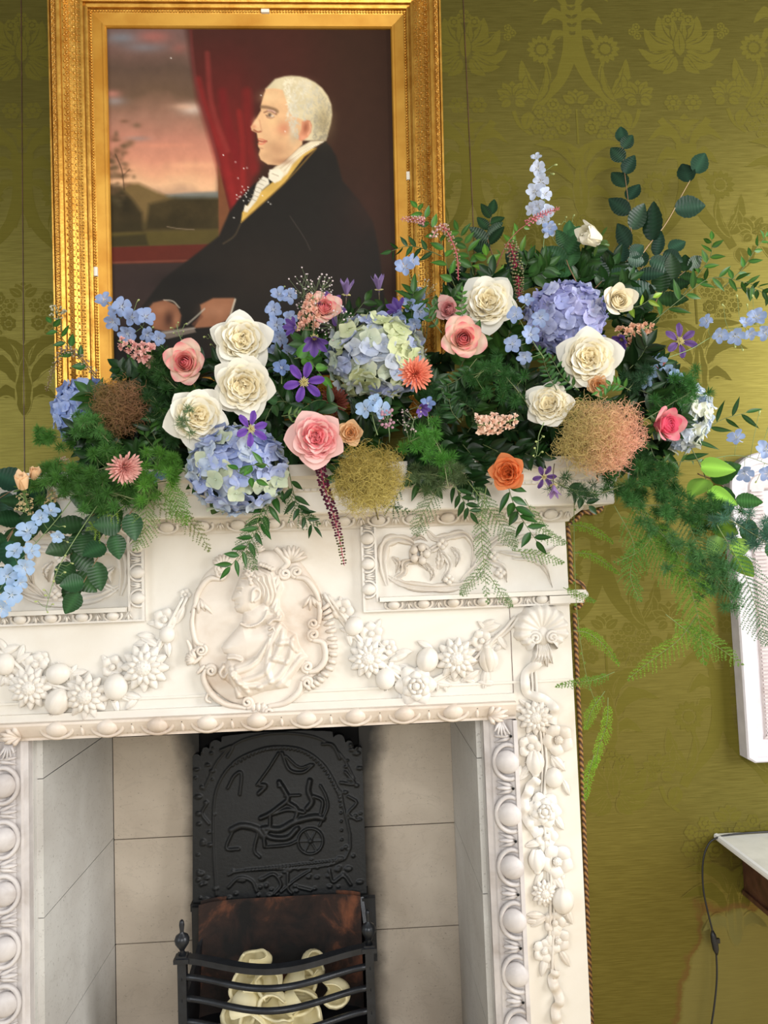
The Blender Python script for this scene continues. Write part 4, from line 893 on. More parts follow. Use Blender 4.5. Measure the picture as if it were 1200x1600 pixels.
# curtain
cur = [(285, 48), (470, 48), (440, 110), (400, 150), (392, 230), (405, 262), (372, 330), (352, 330), (345, 300), (335, 262), (318, 205), (303, 160), (296, 115)]
cm = np.clip(sdf_poly(PX, PY, cur) / 13 + .5, 0, 1); tcur = np.clip((PY - 60) / 220, 0, 1) * np.clip((425 - PX) / 60, 0, 1)
cm = cm * np.clip((440 - PX + .2 * (PY - 50)) / 90, 0, 1) ** .7
cc_ = np.array([70, 38, 32.]) * (1 - tcur[..., None]) + np.array([124, 34, 31.]) * tcur[..., None]; IMG = IMG * (1 - cm[..., None]) + cc_ * cm[..., None]
for pts, wd, c, o in (([(304, 130), (318, 180), (345, 250), (362, 320)], 6, (150, 42, 40), .45), ([(342, 150), (348, 190), (368, 260)], 8, (120, 30, 32), .5), ([(318, 90), (326, 170), (350, 240)], 5, (170, 66, 60), .35), ([(380, 150), (385, 230), (392, 270)], 9, (130, 34, 32), .5), ([(368, 180), (374, 230), (375, 300)], 5, (160, 42, 38), .4), ([(292, 50), (300, 130), (322, 205), (338, 262)], 3, (110, 50, 46), .5)): stroke(pts, wd, c, o)
poly([(336, 262), (346, 300), (354, 332), (348, 372), (338, 380)], (116, 72, 46), 3)
# coat
coat = [(503, 226), (512, 236), (520, 250), (530, 288), (556, 318), (578, 352), (588, 400), (596, 470), (604, 600), (160, 600), (160, 545), (205, 500), (228, 470), (252, 438), (300, 402), (338, 372), (352, 340), (366, 318), (392, 292), (420, 280), (460, 262)]
poly(coat, (35, 32, 28), 4); blob(410, 440, 110, 60, (50, 40, 32), .5); blob(540, 400, 40, 110, (44, 34, 30), .5); blob(570, 330, 30, 40, (66, 42, 34), .4)
stroke([(448, 342), (470, 375), (480, 395)], 1, (84, 74, 66), .4); stroke([(372, 352), (362, 372), (345, 384)], 1.6, (92, 76, 54), .5); blob(300, 440, 60, 16, (30, 27, 25), .6)
poly([(490, 236), (470, 250), (440, 290), (405, 322), (372, 352), (374, 336), (392, 312), (420, 290), (446, 262), (468, 240)], (204, 164, 82), 2); stroke([(488, 238), (440, 290), (374, 350)], 1.5, (140, 106, 50), .7)
poly([(503, 225), (492, 232), (470, 244), (452, 262), (444, 276), (430, 288), (418, 286), (414, 276), (424, 266), (440, 256), (462, 236), (480, 226)], (222, 206, 174), 2.5)
for a in range(5): stroke([(500 - a * 4, 227 + a * 2), (470 - a * 4, 240 + a * 4), (430 + a * 3, 266 + a * 2)], .8, (190, 172, 142) if a % 2 else (242, 230, 204), .7)
poly([(416, 270), (430, 268), (438, 276), (434, 286), (424, 291), (414, 284)], (232, 220, 194), 2); stroke([(420, 276), (430, 280)], 1, (170, 152, 126), .7)
poly([(406, 280), (414, 284), (416, 292), (404, 302), (396, 318), (386, 330), (378, 336), (390, 312), (396, 292)], (222, 212, 190), 2)
for a in range(6): stroke([(400 - a * 3, 284 + a * 6), (410 - a * 3, 288 + a * 6)], .8, (160, 146, 124), .7)
poly([(378, 324), (386, 328), (382, 336), (376, 334)], (230, 216, 190), 1.5)
# head
hd = [(380 + x / 7.5, 100 + y / 7.5) for x, y in ((215, 340), (330, 222), (440, 192), (520, 184), (620, 192), (700, 212), (800, 262), (880, 325), (950, 420), (990, 520), (1000, 640), (985, 740), (960, 830), (930, 935), (720, 940), (600, 930), (480, 760), (440, 560))]
poly(hd, (212, 196, 158), 3); 
facep = [(380 + x / 7.5, 100 + y / 7.5) for x, y in ((222, 335), (192, 430), (166, 520), (164, 590), (112, 680), (48, 775), (58, 818), (118, 846), (128, 905), (142, 950), (134, 1000), (158, 1040), (142, 1100), (168, 1160), (250, 1215), (380, 1225), (520, 1110), (650, 985), (660, 700), (520, 640), (460, 470), (420, 350), (330, 330))]
poly(facep, (222, 176, 130), 2)
def fb_(x, y, rx, ry, c, o, a=0.): blob(380 + x / 7.5, 100 + y / 7.5, rx / 7.5, ry / 7.5, c, o, a)
def fs(pts, wd, c, o): stroke([(380 + x / 7.5, 100 + y / 7.5) for x, y in pts], wd / 7.5, c, o)
fb_(300, 430, 120, 70, (236, 196, 146), .8); fb_(440, 800, 85, 75, (210, 128, 96), .7); fb_(360, 1040, 130, 110, (180, 134, 98), .7); fb_(110, 740, 40, 60, (238, 190, 146), .8); fb_(85, 775, 28, 24, (206, 122, 92), .5); fb_(300, 720, 60, 60, (228, 186, 134), .7); fb_(230, 1120, 70, 50, (196, 152, 112), .7); fb_(560, 880, 70, 120, (188, 158, 120), .7); fb_(420, 1180, 120, 40, (150, 104, 76), .6)
fs([(172, 545), (240, 552), (330, 580), (355, 600)], 24, (124, 94, 68), .8); fs([(205, 610), (270, 590), (345, 630)], 12, (130, 88, 68), .8); fs([(250, 585), (300, 592), (330, 612)], 12, (222, 178, 160), .7); fb_(268, 640, 22, 24, (70, 58, 54), .9); fb_(300, 652, 18, 12, (226, 214, 200), .8); fs([(230, 665), (280, 680), (320, 660)], 7, (150, 104, 82), .6); fs([(225, 640), (245, 655)], 8, (96, 70, 58), .7)
fs([(85, 812), (130, 836), (165, 830)], 11, (140, 74, 54), .8); fs([(150, 700), (165, 780), (180, 830)], 9, (196, 140, 104), .6); fs([(132, 935), (180, 948), (235, 944)], 9, (140, 56, 46), .9); fs([(140, 915), (190, 925), (225, 940)], 9, (192, 104, 80), .7); fs([(140, 975), (180, 975), (215, 960)], 13, (208, 116, 92), .8); fs([(150, 1020), (190, 1030)], 9, (170, 120, 90), .6)
poly([(380 + x / 7.5, 100 + y / 7.5) for x, y in ((645, 720), (690, 698), (740, 705), (765, 760), (755, 840), (715, 900), (640, 945), (600, 925), (615, 860), (640, 800))], (212, 144, 108), 1.6); fb_(690, 790, 34, 70, (150, 84, 60), .8, .2); fs([(735, 730), (745, 800), (715, 870)], 9, (230, 168, 134), .8); fb_(660, 905, 34, 26, (226, 156, 122), .8)
for q in range(420):
    a = r4.uniform(430, 980); b_ = r4.uniform(200, 900); 
    if sdf_poly(np.array([[380 + a / 7.5]]), np.array([[100 + b_ / 7.5]]), hd)[0, 0] < 2 or (a < 660 and b_ > 560 and a > 600) or (a < 470 and b_ > 380) or (600 < a < 780 and 680 < b_ < 950): continue
    dark = (a - 500) / 500 * .6 + (b_ - 200) / 700 * .5; c = np.array([246, 236, 210]) * (1 - .42 * max(0, dark)) + r4.uniform(-16, 12)
    fs([(a, b_), (a + r4.uniform(-20, 20), b_ + r4.uniform(8, 30)), (a + r4.uniform(-26, 26), b_ + r4.uniform(20, 50))], 9, c, .5)
fb_(900, 720, 110, 190, (140, 122, 84), .6); fb_(540, 800, 40, 110, (206, 196, 172), .7); fb_(560, 260, 160, 50, (226, 208, 168), .5)
# hands with a letter
poly([(228, 486), (238, 474), (256, 470), (274, 478), (281, 494), (278, 510), (262, 520), (240, 514), (230, 500)], (140, 92, 66), 3); fb2 = ((250, 484, 14, 8, (170, 116, 84), .7), (262, 500, 7, 12, (70, 44, 34), .8), (244, 504, 8, 10, (150, 98, 70), .7), (274, 500, 5, 10, (176, 120, 88), .6))
for q in fb2: blob(*q)
poly([(310, 478), (330, 468), (362, 468), (364, 472), (352, 502), (330, 512), (300, 514), (308, 500), (312, 490)], (156, 104, 74), 3); blob(335, 488, 20, 10, (178, 124, 92), .7); stroke([(364, 470), (354, 504)], 1.6, (214, 200, 176), .9); stroke([(312, 496), (300, 508)], 3, (120, 76, 56), .7); stroke([(254, 470), (268, 472), (278, 482)], 1.2, (204, 190, 168), .7)
stroke([(317, 484), (304, 496), (290, 508)], 1.2, (190, 180, 160), .9); poly([(250, 518), (300, 512), (304, 520), (260, 530), (246, 526)], (122, 108, 96), 2); stroke([(248, 522), (302, 514)], 1.4, (176, 164, 148), .8)
blob(400, 545, 60, 30, (96, 60, 38), .6)
blend(.12 * (fbm(40, 90) - .2), (20, 14, 10))
for x, y in ((344, 247), (363, 258), (376, 268), (381, 267), (367, 283), (377, 301), (380, 306), (383, 302), (365, 309), (371, 311), (366, 315), (376, 318), (383, 297), (414, 320), (418, 323), (402, 155), (440, 211), (361, 344), (262, 97), (405, 310), (378, 309), (372, 305), (380, 312), (384, 318), (369, 312), (374, 296)): blob(x, y, 1.0, 1.0, (240, 234, 222), .95)
m = MB(); P = np.stack([(px - .5) * CW, 0 * px, (1 - py) * CH], -1); m.grid(P, lin(np.clip(IMG, 0, 255)).reshape(NY, NX, 3).reshape(-1, 3)); can = m.build('canvas', 'paint', pt)
m = MB(); m.box((-CW / 2 - .02, .004, -.02), (CW / 2 + .02, .018, CH + .02)); m.build('stretcher', 'dark_wood', pt)
def fsweep(prof, name, mat, parent=pt, k=1, closed=True):
    m = MB(); rows = []
    for sx, sz in ((-1, 0), (1, 0), (1, 1), (-1, 1)):
        rows.append([[sx * (CW / 2 + d), y, (CH + d) if sz else -d] for d, y in prof])
    P = np.array(rows); m.grid(P[::-1], closed_u=True, smooth=False); return m
fsweep([(-.004, .003), (-.004, -.006), (-.001, -.011), (.005, -.012), (.006, -.010), (.030, -.014), (.030, -.004)], 's', '').build('slip', 'gilt_flat', pt)
m = fsweep([(.030, -.004), (.030, -.014), (.0385, -.016), (.039, -.026), (.044, -.028), (.0445, -.023), (.049, -.025), (.0495, -.034), (.055, -.036), (.056, -.030), (.062, -.031), (.072, -.036), (.083, -.046), (.091, -.060), (.096, -.064), (.0965, -.074), (.1035, -.076), (.104, -.070), (.108, -.071), (.113, -.076), (.119, -.075), (.1225, -.070), (.1225, -.076), (.127, -.075), (.129, -.066), (.129, .02)], 's', ''); m.build('moulding', 'gilt', pt)
def along(step, fn, d):
    """call fn(x, z, tx, tz, ox, oz) along the four sides of a rectangle d outside the canvas"""
    W2, H2 = CW / 2 + d, CH / 2 + d
    for a, b_, o in (((-W2, -d), (W2, -d), (0, -1)), ((W2, -d), (W2, CH + d), (1, 0)), ((W2, CH + d), (-W2, CH + d), (0, 1)), ((-W2, CH + d), (-W2, -d), (-1, 0))):
        L = math.dist(a, b_); n = int(L / step); t = ((b_[0] - a[0]) / L, (b_[1] - a[1]) / L)
        for k in range(n): u = (k + .5) / n; fn(a[0] + (b_[0] - a[0]) * u, a[1] + (b_[1] - a[1]) * u, *t, *o, k)
bm_ = MB()
def bead(x, z, tx, tz, ox, oz, k): bm_.ell((x, -.017, z), (.0033, .0036, .0033), nu=5, nv=7)
along(.0078, bead, .0345); bm_.build('bead_string', 'gilt', pt)
om = MB(); r5 = np.random.default_rng(8)
def orn(x, z, tx, tz, ox, oz, k):
    for (u, v, y, ru, rv) in ((0, 0, -.040, .0042, .0042), (.0068, .004, -.041, .0036, .0022), (-.0068, .004, -.041, .0036, .0022), (0, .0085, -.047, .0022, .005), (0, -.0075, -.035, .0024, .004), (.0062, -.006, -.036, .003, .0022), (-.0062, -.006, -.036, .003, .0022), (.0085, .013, -.057, .0036, .003), (.0, .0165, -.063, .003, .0026), (.004, .0125, -.054, .0018, .0036), (-.004, .0125, -.054, .0018, .0036), (.0085, -.013, -.0315, .003, .0022), (0, -.0125, -.032, .002, .003)):
        om.ell((x + tx * u + ox * v, y + .002, z + tz * u + oz * v), (1, 1, 1), nu=4, nv=6, M=np.array([[tx * ru, ox * rv, 0], [0, 0, .0034], [tz * ru, oz * rv, 0]]))
along(.0175, orn, .074)
def orn2(x, z, tx, tz, ox, oz, k):
    q = 1 if k % 2 else -1
    for (u, v, ru, rv) in ((0, .0026 * q, .0045, .0016), (.003, -.001 * q, .0016, .0034), (-.003, .003 * q, .0016, .0028), (.0045, .0038 * q, .0016, .0016), (0, -.0038 * q, .0022, .0014)):
        om.ell((x + tx * u + ox * v, -.0755, z + tz * u + oz * v), (1, 1, 1), nu=4, nv=6, M=np.array([[tx * ru, ox * rv, 0], [0, 0, .003], [tz * ru, oz * rv, 0]]))
along(.0095, orn2, .1135); om.build('ornament', 'gilt_ornament', pt)
m = MB()
for sx in (-1, 1):
    for top in (0, 1):
        for k in range(7):
            a = math.radians(20 + k * 25 - 75); c0 = np.array([sx * (CW / 2 + .066), -.038, (CH + .066) if top else -.066]); d = np.array([sx * math.cos(a + .78), -.5, (1 if top else -1) * math.sin(a + .78)]); m.tube(np.array([c0, c0 + d * .02, c0 + d * .036 * (1.2 - abs(k - 3) * .08)]), [.004, .007, .002], 6)
m.build('corner_leaf', 'gilt_ornament', pt)
m = MB()
for x, z, a, b_ in ((.045, CH + .0345, .011, .0045), (-CW / 2 - .0345, .29, .0045, .012), (CW / 2 + .0345, .545, .0045, .011)): m.box((x - a, -.0215, z - b_), (x + a, -.014, z + b_))
o = m.build('bare_patch', 'gesso', pt); o['label'] = 'white patches where the bead string is broken off'
# ================================================================== the flowers: builders
def rpetal(phi, rb, L, th0, th1, A, tip=.15, q=2.0, m=8, n=9, ruf=0.0, edge=0.0, pw=1.3, zb=0.0, sd=0.0, notch=0.0):
    """one petal as a section of a flared cup round the z axis; angles from the axis"""
    t = np.linspace(0, 1, m)[:, None]; s = np.linspace(-1, 1, n)[None]
    T = t * (1 - tip * np.abs(s) ** q - notch * np.exp(-(s / .18) ** 2))
    tf = np.linspace(0, 1, 40); thf = th0 + (th1 - th0) * tf ** pw
    rf = rb + L * np.r_[0, np.cumsum(np.sin(thf[:-1]) / 39)]; zf = zb + L * np.r_[0, np.cumsum(np.cos(thf[:-1]) / 39)]
    r = np.interp(T, tf, rf); z = np.interp(T, tf, zf); w_ = A * (.42 + .58 * T ** .7)
    ang = phi + s * w_ + 0 * t
    r = r + edge * s ** 2 * T + ruf * np.sin(4.2 * s + 7 * sd + 3 * T) * T; z = z - edge * .6 * s ** 2 * T + ruf * .6 * np.cos(5 * s + 5 * sd) * T
    return np.stack([r * np.cos(ang), r * np.sin(ang), z], -1), T, s
def mixc(a, b_, k):
    k = np.asarray(k)[..., None]; return np.asarray(a) * (1 - k) + np.asarray(b_) * k
D = math.radians
GA = math.radians(137.508)
def stem_mesh(L=1.6, r=.06, col=(70, 96, 44), bend=.25):
    mb = MB(); z = np.linspace(0, -L, 8); mb.tube(np.c_[bend * (z / L) ** 2 * L * .5, 0 * z, z], r, 6, lin(col)); return mb
def calyx(col=(74, 104, 48), L=.55):
    mb = MB()
    for k in range(5):
        P, T, s = rpetal(k * 1.2566, .06, L, D(70), D(105), .42, .6, 1.2, 6, 5, zb=-.02); mb.grid(P, lin(col))
    mb.ell((0, 0, -.06), (.13, .13, .14), lin(col), 6, 8); return mb
def flower_root(name, parts):
    r_ = empty(name)
    for nm, mb, mat, *lab in parts:
        o = mb.build(nm, mat, r_)
        if lab: o['label'] = lab[0]
    return r_
def rose_garden(pal, seed, open_=1.0):
    """many-petalled garden rose: pal = outer, mid, heart, deep heart"""
    r_ = np.random.default_rng(seed); o_, m_, h_, dp = (lin(c) for c in pal); pet = MB(); hrt = MB()
    for i, (n, L, a0, a1, A, tp, e) in enumerate(((5, 1.12, 54, 98 * open_, .90, .34, .10), (6, 1.0, 42, 84 * open_, .78, .30, .06), (7, .90, 28, 58, .70, .2, .02), (7, .84, 18, 42, .66, .14, .0))):
        for k in range(n):
            ph = 2 * math.pi * (k + .5 * (i % 2)) / n + r_.normal(0, .07)
            P, T, s = rpetal(ph, .10 - .01 * i, L * r_.uniform(.92, 1.08), D(a0 + r_.normal(0, 3)), D(a1 + r_.normal(0, 6)), A * r_.uniform(.9, 1.1), tp, 1.0 if i == 0 else 1.5, 10, 13, .02, e * r_.uniform(.4, 1.6), 1.5, sd=r_.random(), zb=.03 * i)
            pet.grid(P, mixc(mixc(m_, o_, i == 0), o_, np.clip(T * 1.1 - .2, 0, 1)))
    hrt.ell((0, 0, .34), (.56, .56, .16), mixc(h_, m_, .4), 8, 14)
    for k in range(84):
        f = (k + .5) / 84; rr = .03 + .58 * math.sqrt(f); ph = k * GA + r_.normal(0, .2); L = .30 + .14 * (1 - f) + r_.uniform(-.03, .05); out = (k % 3) != 0
        P, T, s = rpetal(ph, rr, L, D((4 if out else -30) + r_.normal(0, 9)), D((46 + 34 * f if out else -62) + r_.normal(0, 9)), min(.26 / rr, 1.2) * r_.uniform(.8, 1.3), .24, 2, 7, 9, .045, 0, 1.6, sd=r_.random(), zb=.40 - .10 * f)
        hrt.grid(P, mixc(dp, mixc(h_, m_, min(1, f * 1.2)), np.clip(T * 1.15, 0, 1)))
    return pet, hrt
def rose_high(pal, seed, n_out=17, tight=0.0):
    """high-centred rose: spiral bud in the middle, petals reflexing outwards; pal = base, edge, outer base, heart"""
    r_ = np.random.default_rng(seed); b_, e_, ob, h_ = (lin(c) for c in pal); pet = MB(); hrt = MB()
    for k in range(n_out):
        f = k / (n_out - 1); g = f * (1 - tight)
        P, T, s = rpetal(k * GA + r_.normal(0, .1), .16, .76 + .34 * f, D(6 + 32 * g), D(22 + 66 * g + r_.normal(0, 5) - (34 * f if tight > .6 else 0)), 1.0 - .22 * f, .32, 1.3, 10, 13, .015, .04 + .08 * f, 1.7, sd=r_.random(), zb=.0)
        pet.grid(P, mixc(mixc(b_, ob, f), e_, np.clip((T - .73) * 4.5, 0, 1) * (1 - .35 * f) * (.35 + .65 * np.abs(np.sin(3 * s + k)))))
    for k in range(16):
        f = k / 15; P, T, s = rpetal(k * 2.2, .02 + .24 * f, .80 - .06 * f, D(8 + 4 * f), D(-46 + 52 * f), 1.5 - .5 * f, .12, 2, 9, 11, .01, .02, 2.2, sd=r_.random(), zb=.06)
        hrt.grid(P, mixc(mixc(h_, b_, .35 + .3 * f), mixc(e_, b_, .25 + .4 * f), np.clip(T, 0, 1) ** 2))
    return pet, hrt
CREAM = ((253, 250, 238), (252, 246, 226), (250, 238, 202), (244, 220, 164))
PROTO = {}
def rose_proto(key):
    if key in PROTO: return PROTO[key], True
    if key[0] == 'c' and key[1:].isdigit(): pet, hrt = rose_garden(CREAM, int(key[1:]))
    elif key == 'pg': pet, hrt = rose_garden(((250, 206, 200), (248, 190, 188), (242, 140, 146), (222, 72, 96)), 21, .9)
    elif key == 'peach': pet, hrt = rose_garden(((228, 186, 140), (226, 176, 124), (206, 140, 86), (168, 98, 54)), 23, .85)
    elif key == 'orange': pet, hrt = rose_garden(((236, 146, 92), (232, 128, 70), (220, 106, 50), (176, 74, 34)), 24, .8)
    elif key[0] == 'p' and key[1:].isdigit(): pet, hrt = rose_high(((252, 208, 192), (226, 46, 98), (252, 230, 208), (218, 40, 88)), 30 + int(key[1:]))
    elif key[0] == 'q': pet, hrt = rose_high(((244, 140, 160), (226, 70, 116), (246, 180, 178), (218, 56, 100)), 40 + int(key[1:]), 12, .35)
    elif key[0] == 'r': pet, hrt = rose_high(((240, 190, 186), (236, 168, 170), (242, 204, 196), (224, 140, 146)), 45 + int(key[1:]), 12, .35)
    elif key == 'ctight': pet, hrt = rose_high(((250, 246, 226), (252, 248, 232), (252, 248, 232), (246, 232, 190)), 50, 9, .70)
    elif key == 'chalf': pet, hrt = rose_high(((250, 240, 212), (252, 244, 222), (252, 244, 222), (244, 224, 176)), 51, 15, .30)
    elif key == 'bud': pet, hrt = rose_high(((250, 216, 172), (252, 222, 184), (250, 216, 174), (242, 196, 146)), 52, 8, .88)
    root = flower_root('garden_rose', (('petals', pet, 'petal'), ('heart', hrt, 'petal'), ('calyx', calyx(), 'leaf'), ('stem', stem_mesh(.5 if key == 'ctight' else 1.6), 'plant_stem')))
    PROTO[key] = root; return root, False
def facing(p, dx=0.0, dz=0.0):
    return nrm(nrm(CAM - np.asarray(p)) + np.array([dx, 0, dz]))
def roll(M, a):
    c, s = math.cos(a), math.sin(a); return M @ np.array([[c, -s, 0], [s, c, 0], [0, 0, 1]])
def inst(getter, key, px, py, Y, rpx, dx, dz, rl, label, cat, group, depth=0.0):
    o, old = getter(key)
    if old: o = copy_tree(o)
    p = at(px, py, Y); n = facing(p, dx, dz); sc = rpx * mpp(Y)
    place(o, p - n * depth * sc, roll(basis(n), rl), sc); tag(o, label, cat, group); return o

# ---- hydrangea
def hydrangea(pal, seed, n=112, squash=.82, R=1.0):
    r_ = np.random.default_rng(seed); pal = [[lin(c) for c in p] for p in pal]; fl = MB(); core = MB()
    core.ell((0, 0, -.05), (.84, .84, .84 * squash), lin((96, 112, 92)), 12, 16)
    k = 0; N = int(n * 1.55)
    for i in range(N):
        z = 1 - 2 * (i + .5) / N
        if z < -.38: continue
        q = i * GA; d = np.array([math.sqrt(1 - z * z) * math.cos(q), math.sqrt(1 - z * z) * math.sin(q), z]); rad = 1 + r_.normal(0, .055)
        c = d * rad * np.array([1, 1, squash]); nn = nrm(d + r_.normal(0, .26, 3)); M = roll(basis(nn, (.3, .2, .9)), r_.uniform(0, 6)); sz = r_.uniform(.22, .275); a, b_ = pal[r_.choice(len(pal), p=None)]
        w_ = np.clip(r_.normal(.5, .3), 0, 1); cup = r_.uniform(.1, .42)
        for j in range(4):
            t = np.linspace(0, 1, 5)[:, None]; s = np.linspace(-1, 1, 5)[None]; h = .62 * np.sin(math.pi * (t * .80 + .10)) ** .75
            x = t * (1 - .10 * s ** 2) ; y = h * s; zz = cup * t ** 2 - .16 * s ** 2 * t + .05 * np.sin(3 * s + 6 * t + k)
            A = j * math.pi / 2; P = np.stack([x * math.cos(A) - y * math.sin(A), x * math.sin(A) + y * math.cos(A), zz + 0 * x + .012 * j], -1) * sz
            fl.grid(P, mixc(a, b_, np.clip(w_ * .55 + .45 * t + 0 * s, 0, 1)) * r_.uniform(.93, 1.05), M=M, o=c)
        fl.ell(c + nn * .02, (.026,) * 3, mixc(a, lin((236, 236, 220)), .35), 4, 6); k += 1
    lf = MB()
    return fl, core
HB = ([(150, 158, 214), (190, 196, 232)], [(164, 166, 222), (206, 206, 238)], [(172, 180, 226), (214, 218, 240)])
HG = ([(164, 178, 214), (208, 214, 224)], [(178, 196, 180), (222, 226, 200)], [(150, 162, 212), (196, 204, 230)], [(196, 206, 150), (226, 230, 190)], [(180, 190, 206), (214, 218, 222)])
HM = ([(140, 158, 216), (196, 206, 234)], [(164, 182, 214), (214, 222, 226)], [(150, 168, 222), (206, 214, 236)], [(184, 200, 176), (224, 228, 196)])
HL = ([(140, 168, 228), (190, 206, 240)], [(160, 182, 234), (208, 218, 242)])
HP_ = ([(214, 222, 230), (236, 240, 240)], [(188, 204, 230), (222, 230, 242)], [(222, 228, 204), (238, 240, 224)])

# ---- leaf and sprig
def leaf(mb, base, d, nv, L, W, col, fold=.25, curl=.2, pleat=0.0, shape=0, tipc=None, m=9):
    if pleat: m = 31
    d = nrm(d); nv = np.asarray(nv, float); nv = nrm(nv - d * nv.dot(d)); sd = np.cross(d, nv)
    t = np.linspace(0, 1, m)[:, None]; s = np.array([-1, -.55, 0, .55, 1.0])[None]
    if shape == 0: h = np.sin(math.pi * np.clip(t, 0, 1) ** .75) ** 1.05
    elif shape == 1: h = np.sin(math.pi * (t * .985 + .01) ** .80) ** .70 * (1 - .25 * t ** 4)
    else: h = np.sin(math.pi * (t * .97 + .02) ** .62) ** .8
    h = h * W / 2; y = s * h
    if pleat: y = y * (1 + .07 * np.abs(np.sin(t * 18)))
    z = fold * np.abs(s) * h - curl * L * t ** 2 + (pleat * np.sin((t - .30 * np.abs(s)) * 60) * np.abs(s) * (h / (W / 2 + 1e-9)) if pleat else 0)
    P = np.asarray(base)[None, None] + d * (t * L)[..., None] + sd * y[..., None] + nv * z[..., None]
    c = np.broadcast_to(np.asarray(col)[None, None], P.shape) * (1 + (.55 * (np.abs(s) < .1) - .06 * np.abs(s)) + (.10 * np.sin((t - .30 * np.abs(s)) * 60) if pleat else 0))[..., None]
    mb.grid(P, c)
SPR = {'n': 0}
def view(p): return nrm(CAM - p)
def relbuild(parts, name, base):
    r_ = empty(name, base)
    for nm, mb, mat in parts:
        if not mb.V: continue
        mb.V = [v - np.asarray(base) for v in mb.V]; mb.build(nm, mat, r_)
    return r_
def px_path(pts, Y0, Y1=None):
    Y1 = Y0 if Y1 is None else Y1; n = len(pts)
    return [at(p[0], p[1], p[2] if len(p) > 2 else Y0 + (Y1 - Y0) * i / max(1, n - 1)) for i, p in enumerate(pts)]
def sprig(name, pts, Y, n, L, W, col, label, cat='foliage', group='foliage in the mantel arrangement', seed=None, shape=0, ang=52, stemc=(84, 98, 52), stemr=.0013, pleat=0.0, fold=.22, curl=.18, t0=.12, jit=.35, pair=False, brt=.18, tip=True, sizes=(1.0, .75)):
    SPR['n'] += 1; r_ = np.random.default_rng(SPR['n'] * 7 + 3 if seed is None else seed)
    Y0, Y1 = Y if isinstance(Y, tuple) else (Y, Y)
    c = smoothpath(px_path(pts, Y0, Y1), 40); T = nrm(np.gradient(c, axis=0)); st = MB(); fo = MB(); base = lin(col)
    st.tube(c, np.linspace(stemr, stemr * .5, 40), 5, lin(stemc))
    for k in range(n):
        for q in ((-1, 1) if pair else ((-1, 1)[k % 2],)):
            u = t0 + (1 - t0) * (k + .5) / n; i = min(39, int(u * 39)); v = view(c[i]); sd = nrm(np.cross(T[i], v)) * q; a = D(ang * r_.uniform(.75, 1.25))
            d = T[i] * math.cos(a) + sd * math.sin(a) + v * r_.normal(.12, jit) ; nv = v + r_.normal(0, jit, 3) + np.array([0, 0, .35]); f = sizes[0] + (sizes[1] - sizes[0]) * u
            leaf(fo, c[i], d, nv, L * f * r_.uniform(.82, 1.12), W * f * r_.uniform(.85, 1.12), base * r_.uniform(1 - brt, 1 + brt) * np.array([r_.uniform(.92, 1.1), 1, r_.uniform(.85, 1.1)]), fold, curl * r_.uniform(-.2, 1.5), pleat, shape)
    if tip: leaf(fo, c[-1], T[-1], view(c[-1]) + r_.normal(0, .2, 3), L * sizes[1], W * sizes[1], base * 1.1, fold, curl, pleat, shape)
    o = relbuild((('stem', st, 'plant_stem'), ('leaves', fo, 'leaf')), name, c[0]); return tag(o, label, cat, group)
# ---- feathery fern
def needles(mb, P, V, w_, col):
    n = len(P); vd = nrm(CAM - P); s = nrm(np.cross(V, vd)) * (w_ / 2)
    v = np.stack([P - s, P + s, P + V], 1).reshape(-1, 3); i = np.arange(n)[:, None] * 3
    mb.add(v, tris=np.concatenate([i, i + 1, i + 2], 1), col=np.repeat(np.broadcast_to(col, (n, 3)), 3, 0), smooth=False)
def frond(pts, Y, width, label, col=(92, 140, 58), seed=None, taper=1.0, dens=1.0, name='asparagus_fern_frond', flat=.25, droop=0.0, nl=.0072, w_=.00115, t0=.1, group='asparagus fern trailing from the arrangement'):
    SPR['n'] += 1; r_ = np.random.default_rng(SPR['n'] * 13 + 1 if seed is None else seed); Y0, Y1 = Y if isinstance(Y, tuple) else (Y, Y)
    c = smoothpath(px_path(pts, Y0, Y1), 60); seg = np.linalg.norm(np.diff(c, axis=0), axis=1).sum(); T = nrm(np.gradient(c, axis=0)); st = MB(); fo = MB(); base = lin(col)
    st.tube(c, np.linspace(.0011, .0005, 60), 5, lin((112, 128, 70))); nb = max(6, int(seg / .0065 * dens))
    for k in range(nb):
        u = t0 + (1 - t0) * (k + .5) / nb; i = min(59, int(u * 59)); v = view(c[i]); q = (-1, 1)[k % 2]; sd = nrm(np.cross(T[i], v)) * q
        ln = width * (math.sin(math.pi * min(1, (u - t0) / (1 - t0) * .86 + .12)) ** .7) * (1 - .5 * taper * u) * r_.uniform(.75, 1.15)
        d = nrm(T[i] * .62 + sd * .8 + v * r_.normal(0, flat) + np.array([0, 0, -droop])); m_ = max(3, int(ln / .0036)); tt = (np.arange(m_) + .6) / m_
        bp = c[i] + d * (ln * tt)[:, None] + np.array([0, 0, -1]) * (ln * .25 * tt ** 2)[:, None]
        K = 9; P = np.repeat(bp, K, 0); rd = r_.normal(0, 1, (len(P), 3)); V = nrm(d * .75 + nrm(rd) * .9) * (nl * r_.uniform(.6, 1.15, (len(P), 1))) * (1 - .4 * np.repeat(tt, K))[:, None]
        cc_ = base * r_.uniform(.72, 1.3, (len(P), 1)); needles(fo, P, V, w_, cc_)
        needles(fo, c[i][None], (d * ln)[None], .0009, base * .9)
    o = relbuild((('stem', st, 'plant_stem'), ('needles', fo, 'needle')), name, c[0]); return tag(o, label, 'fern', group)
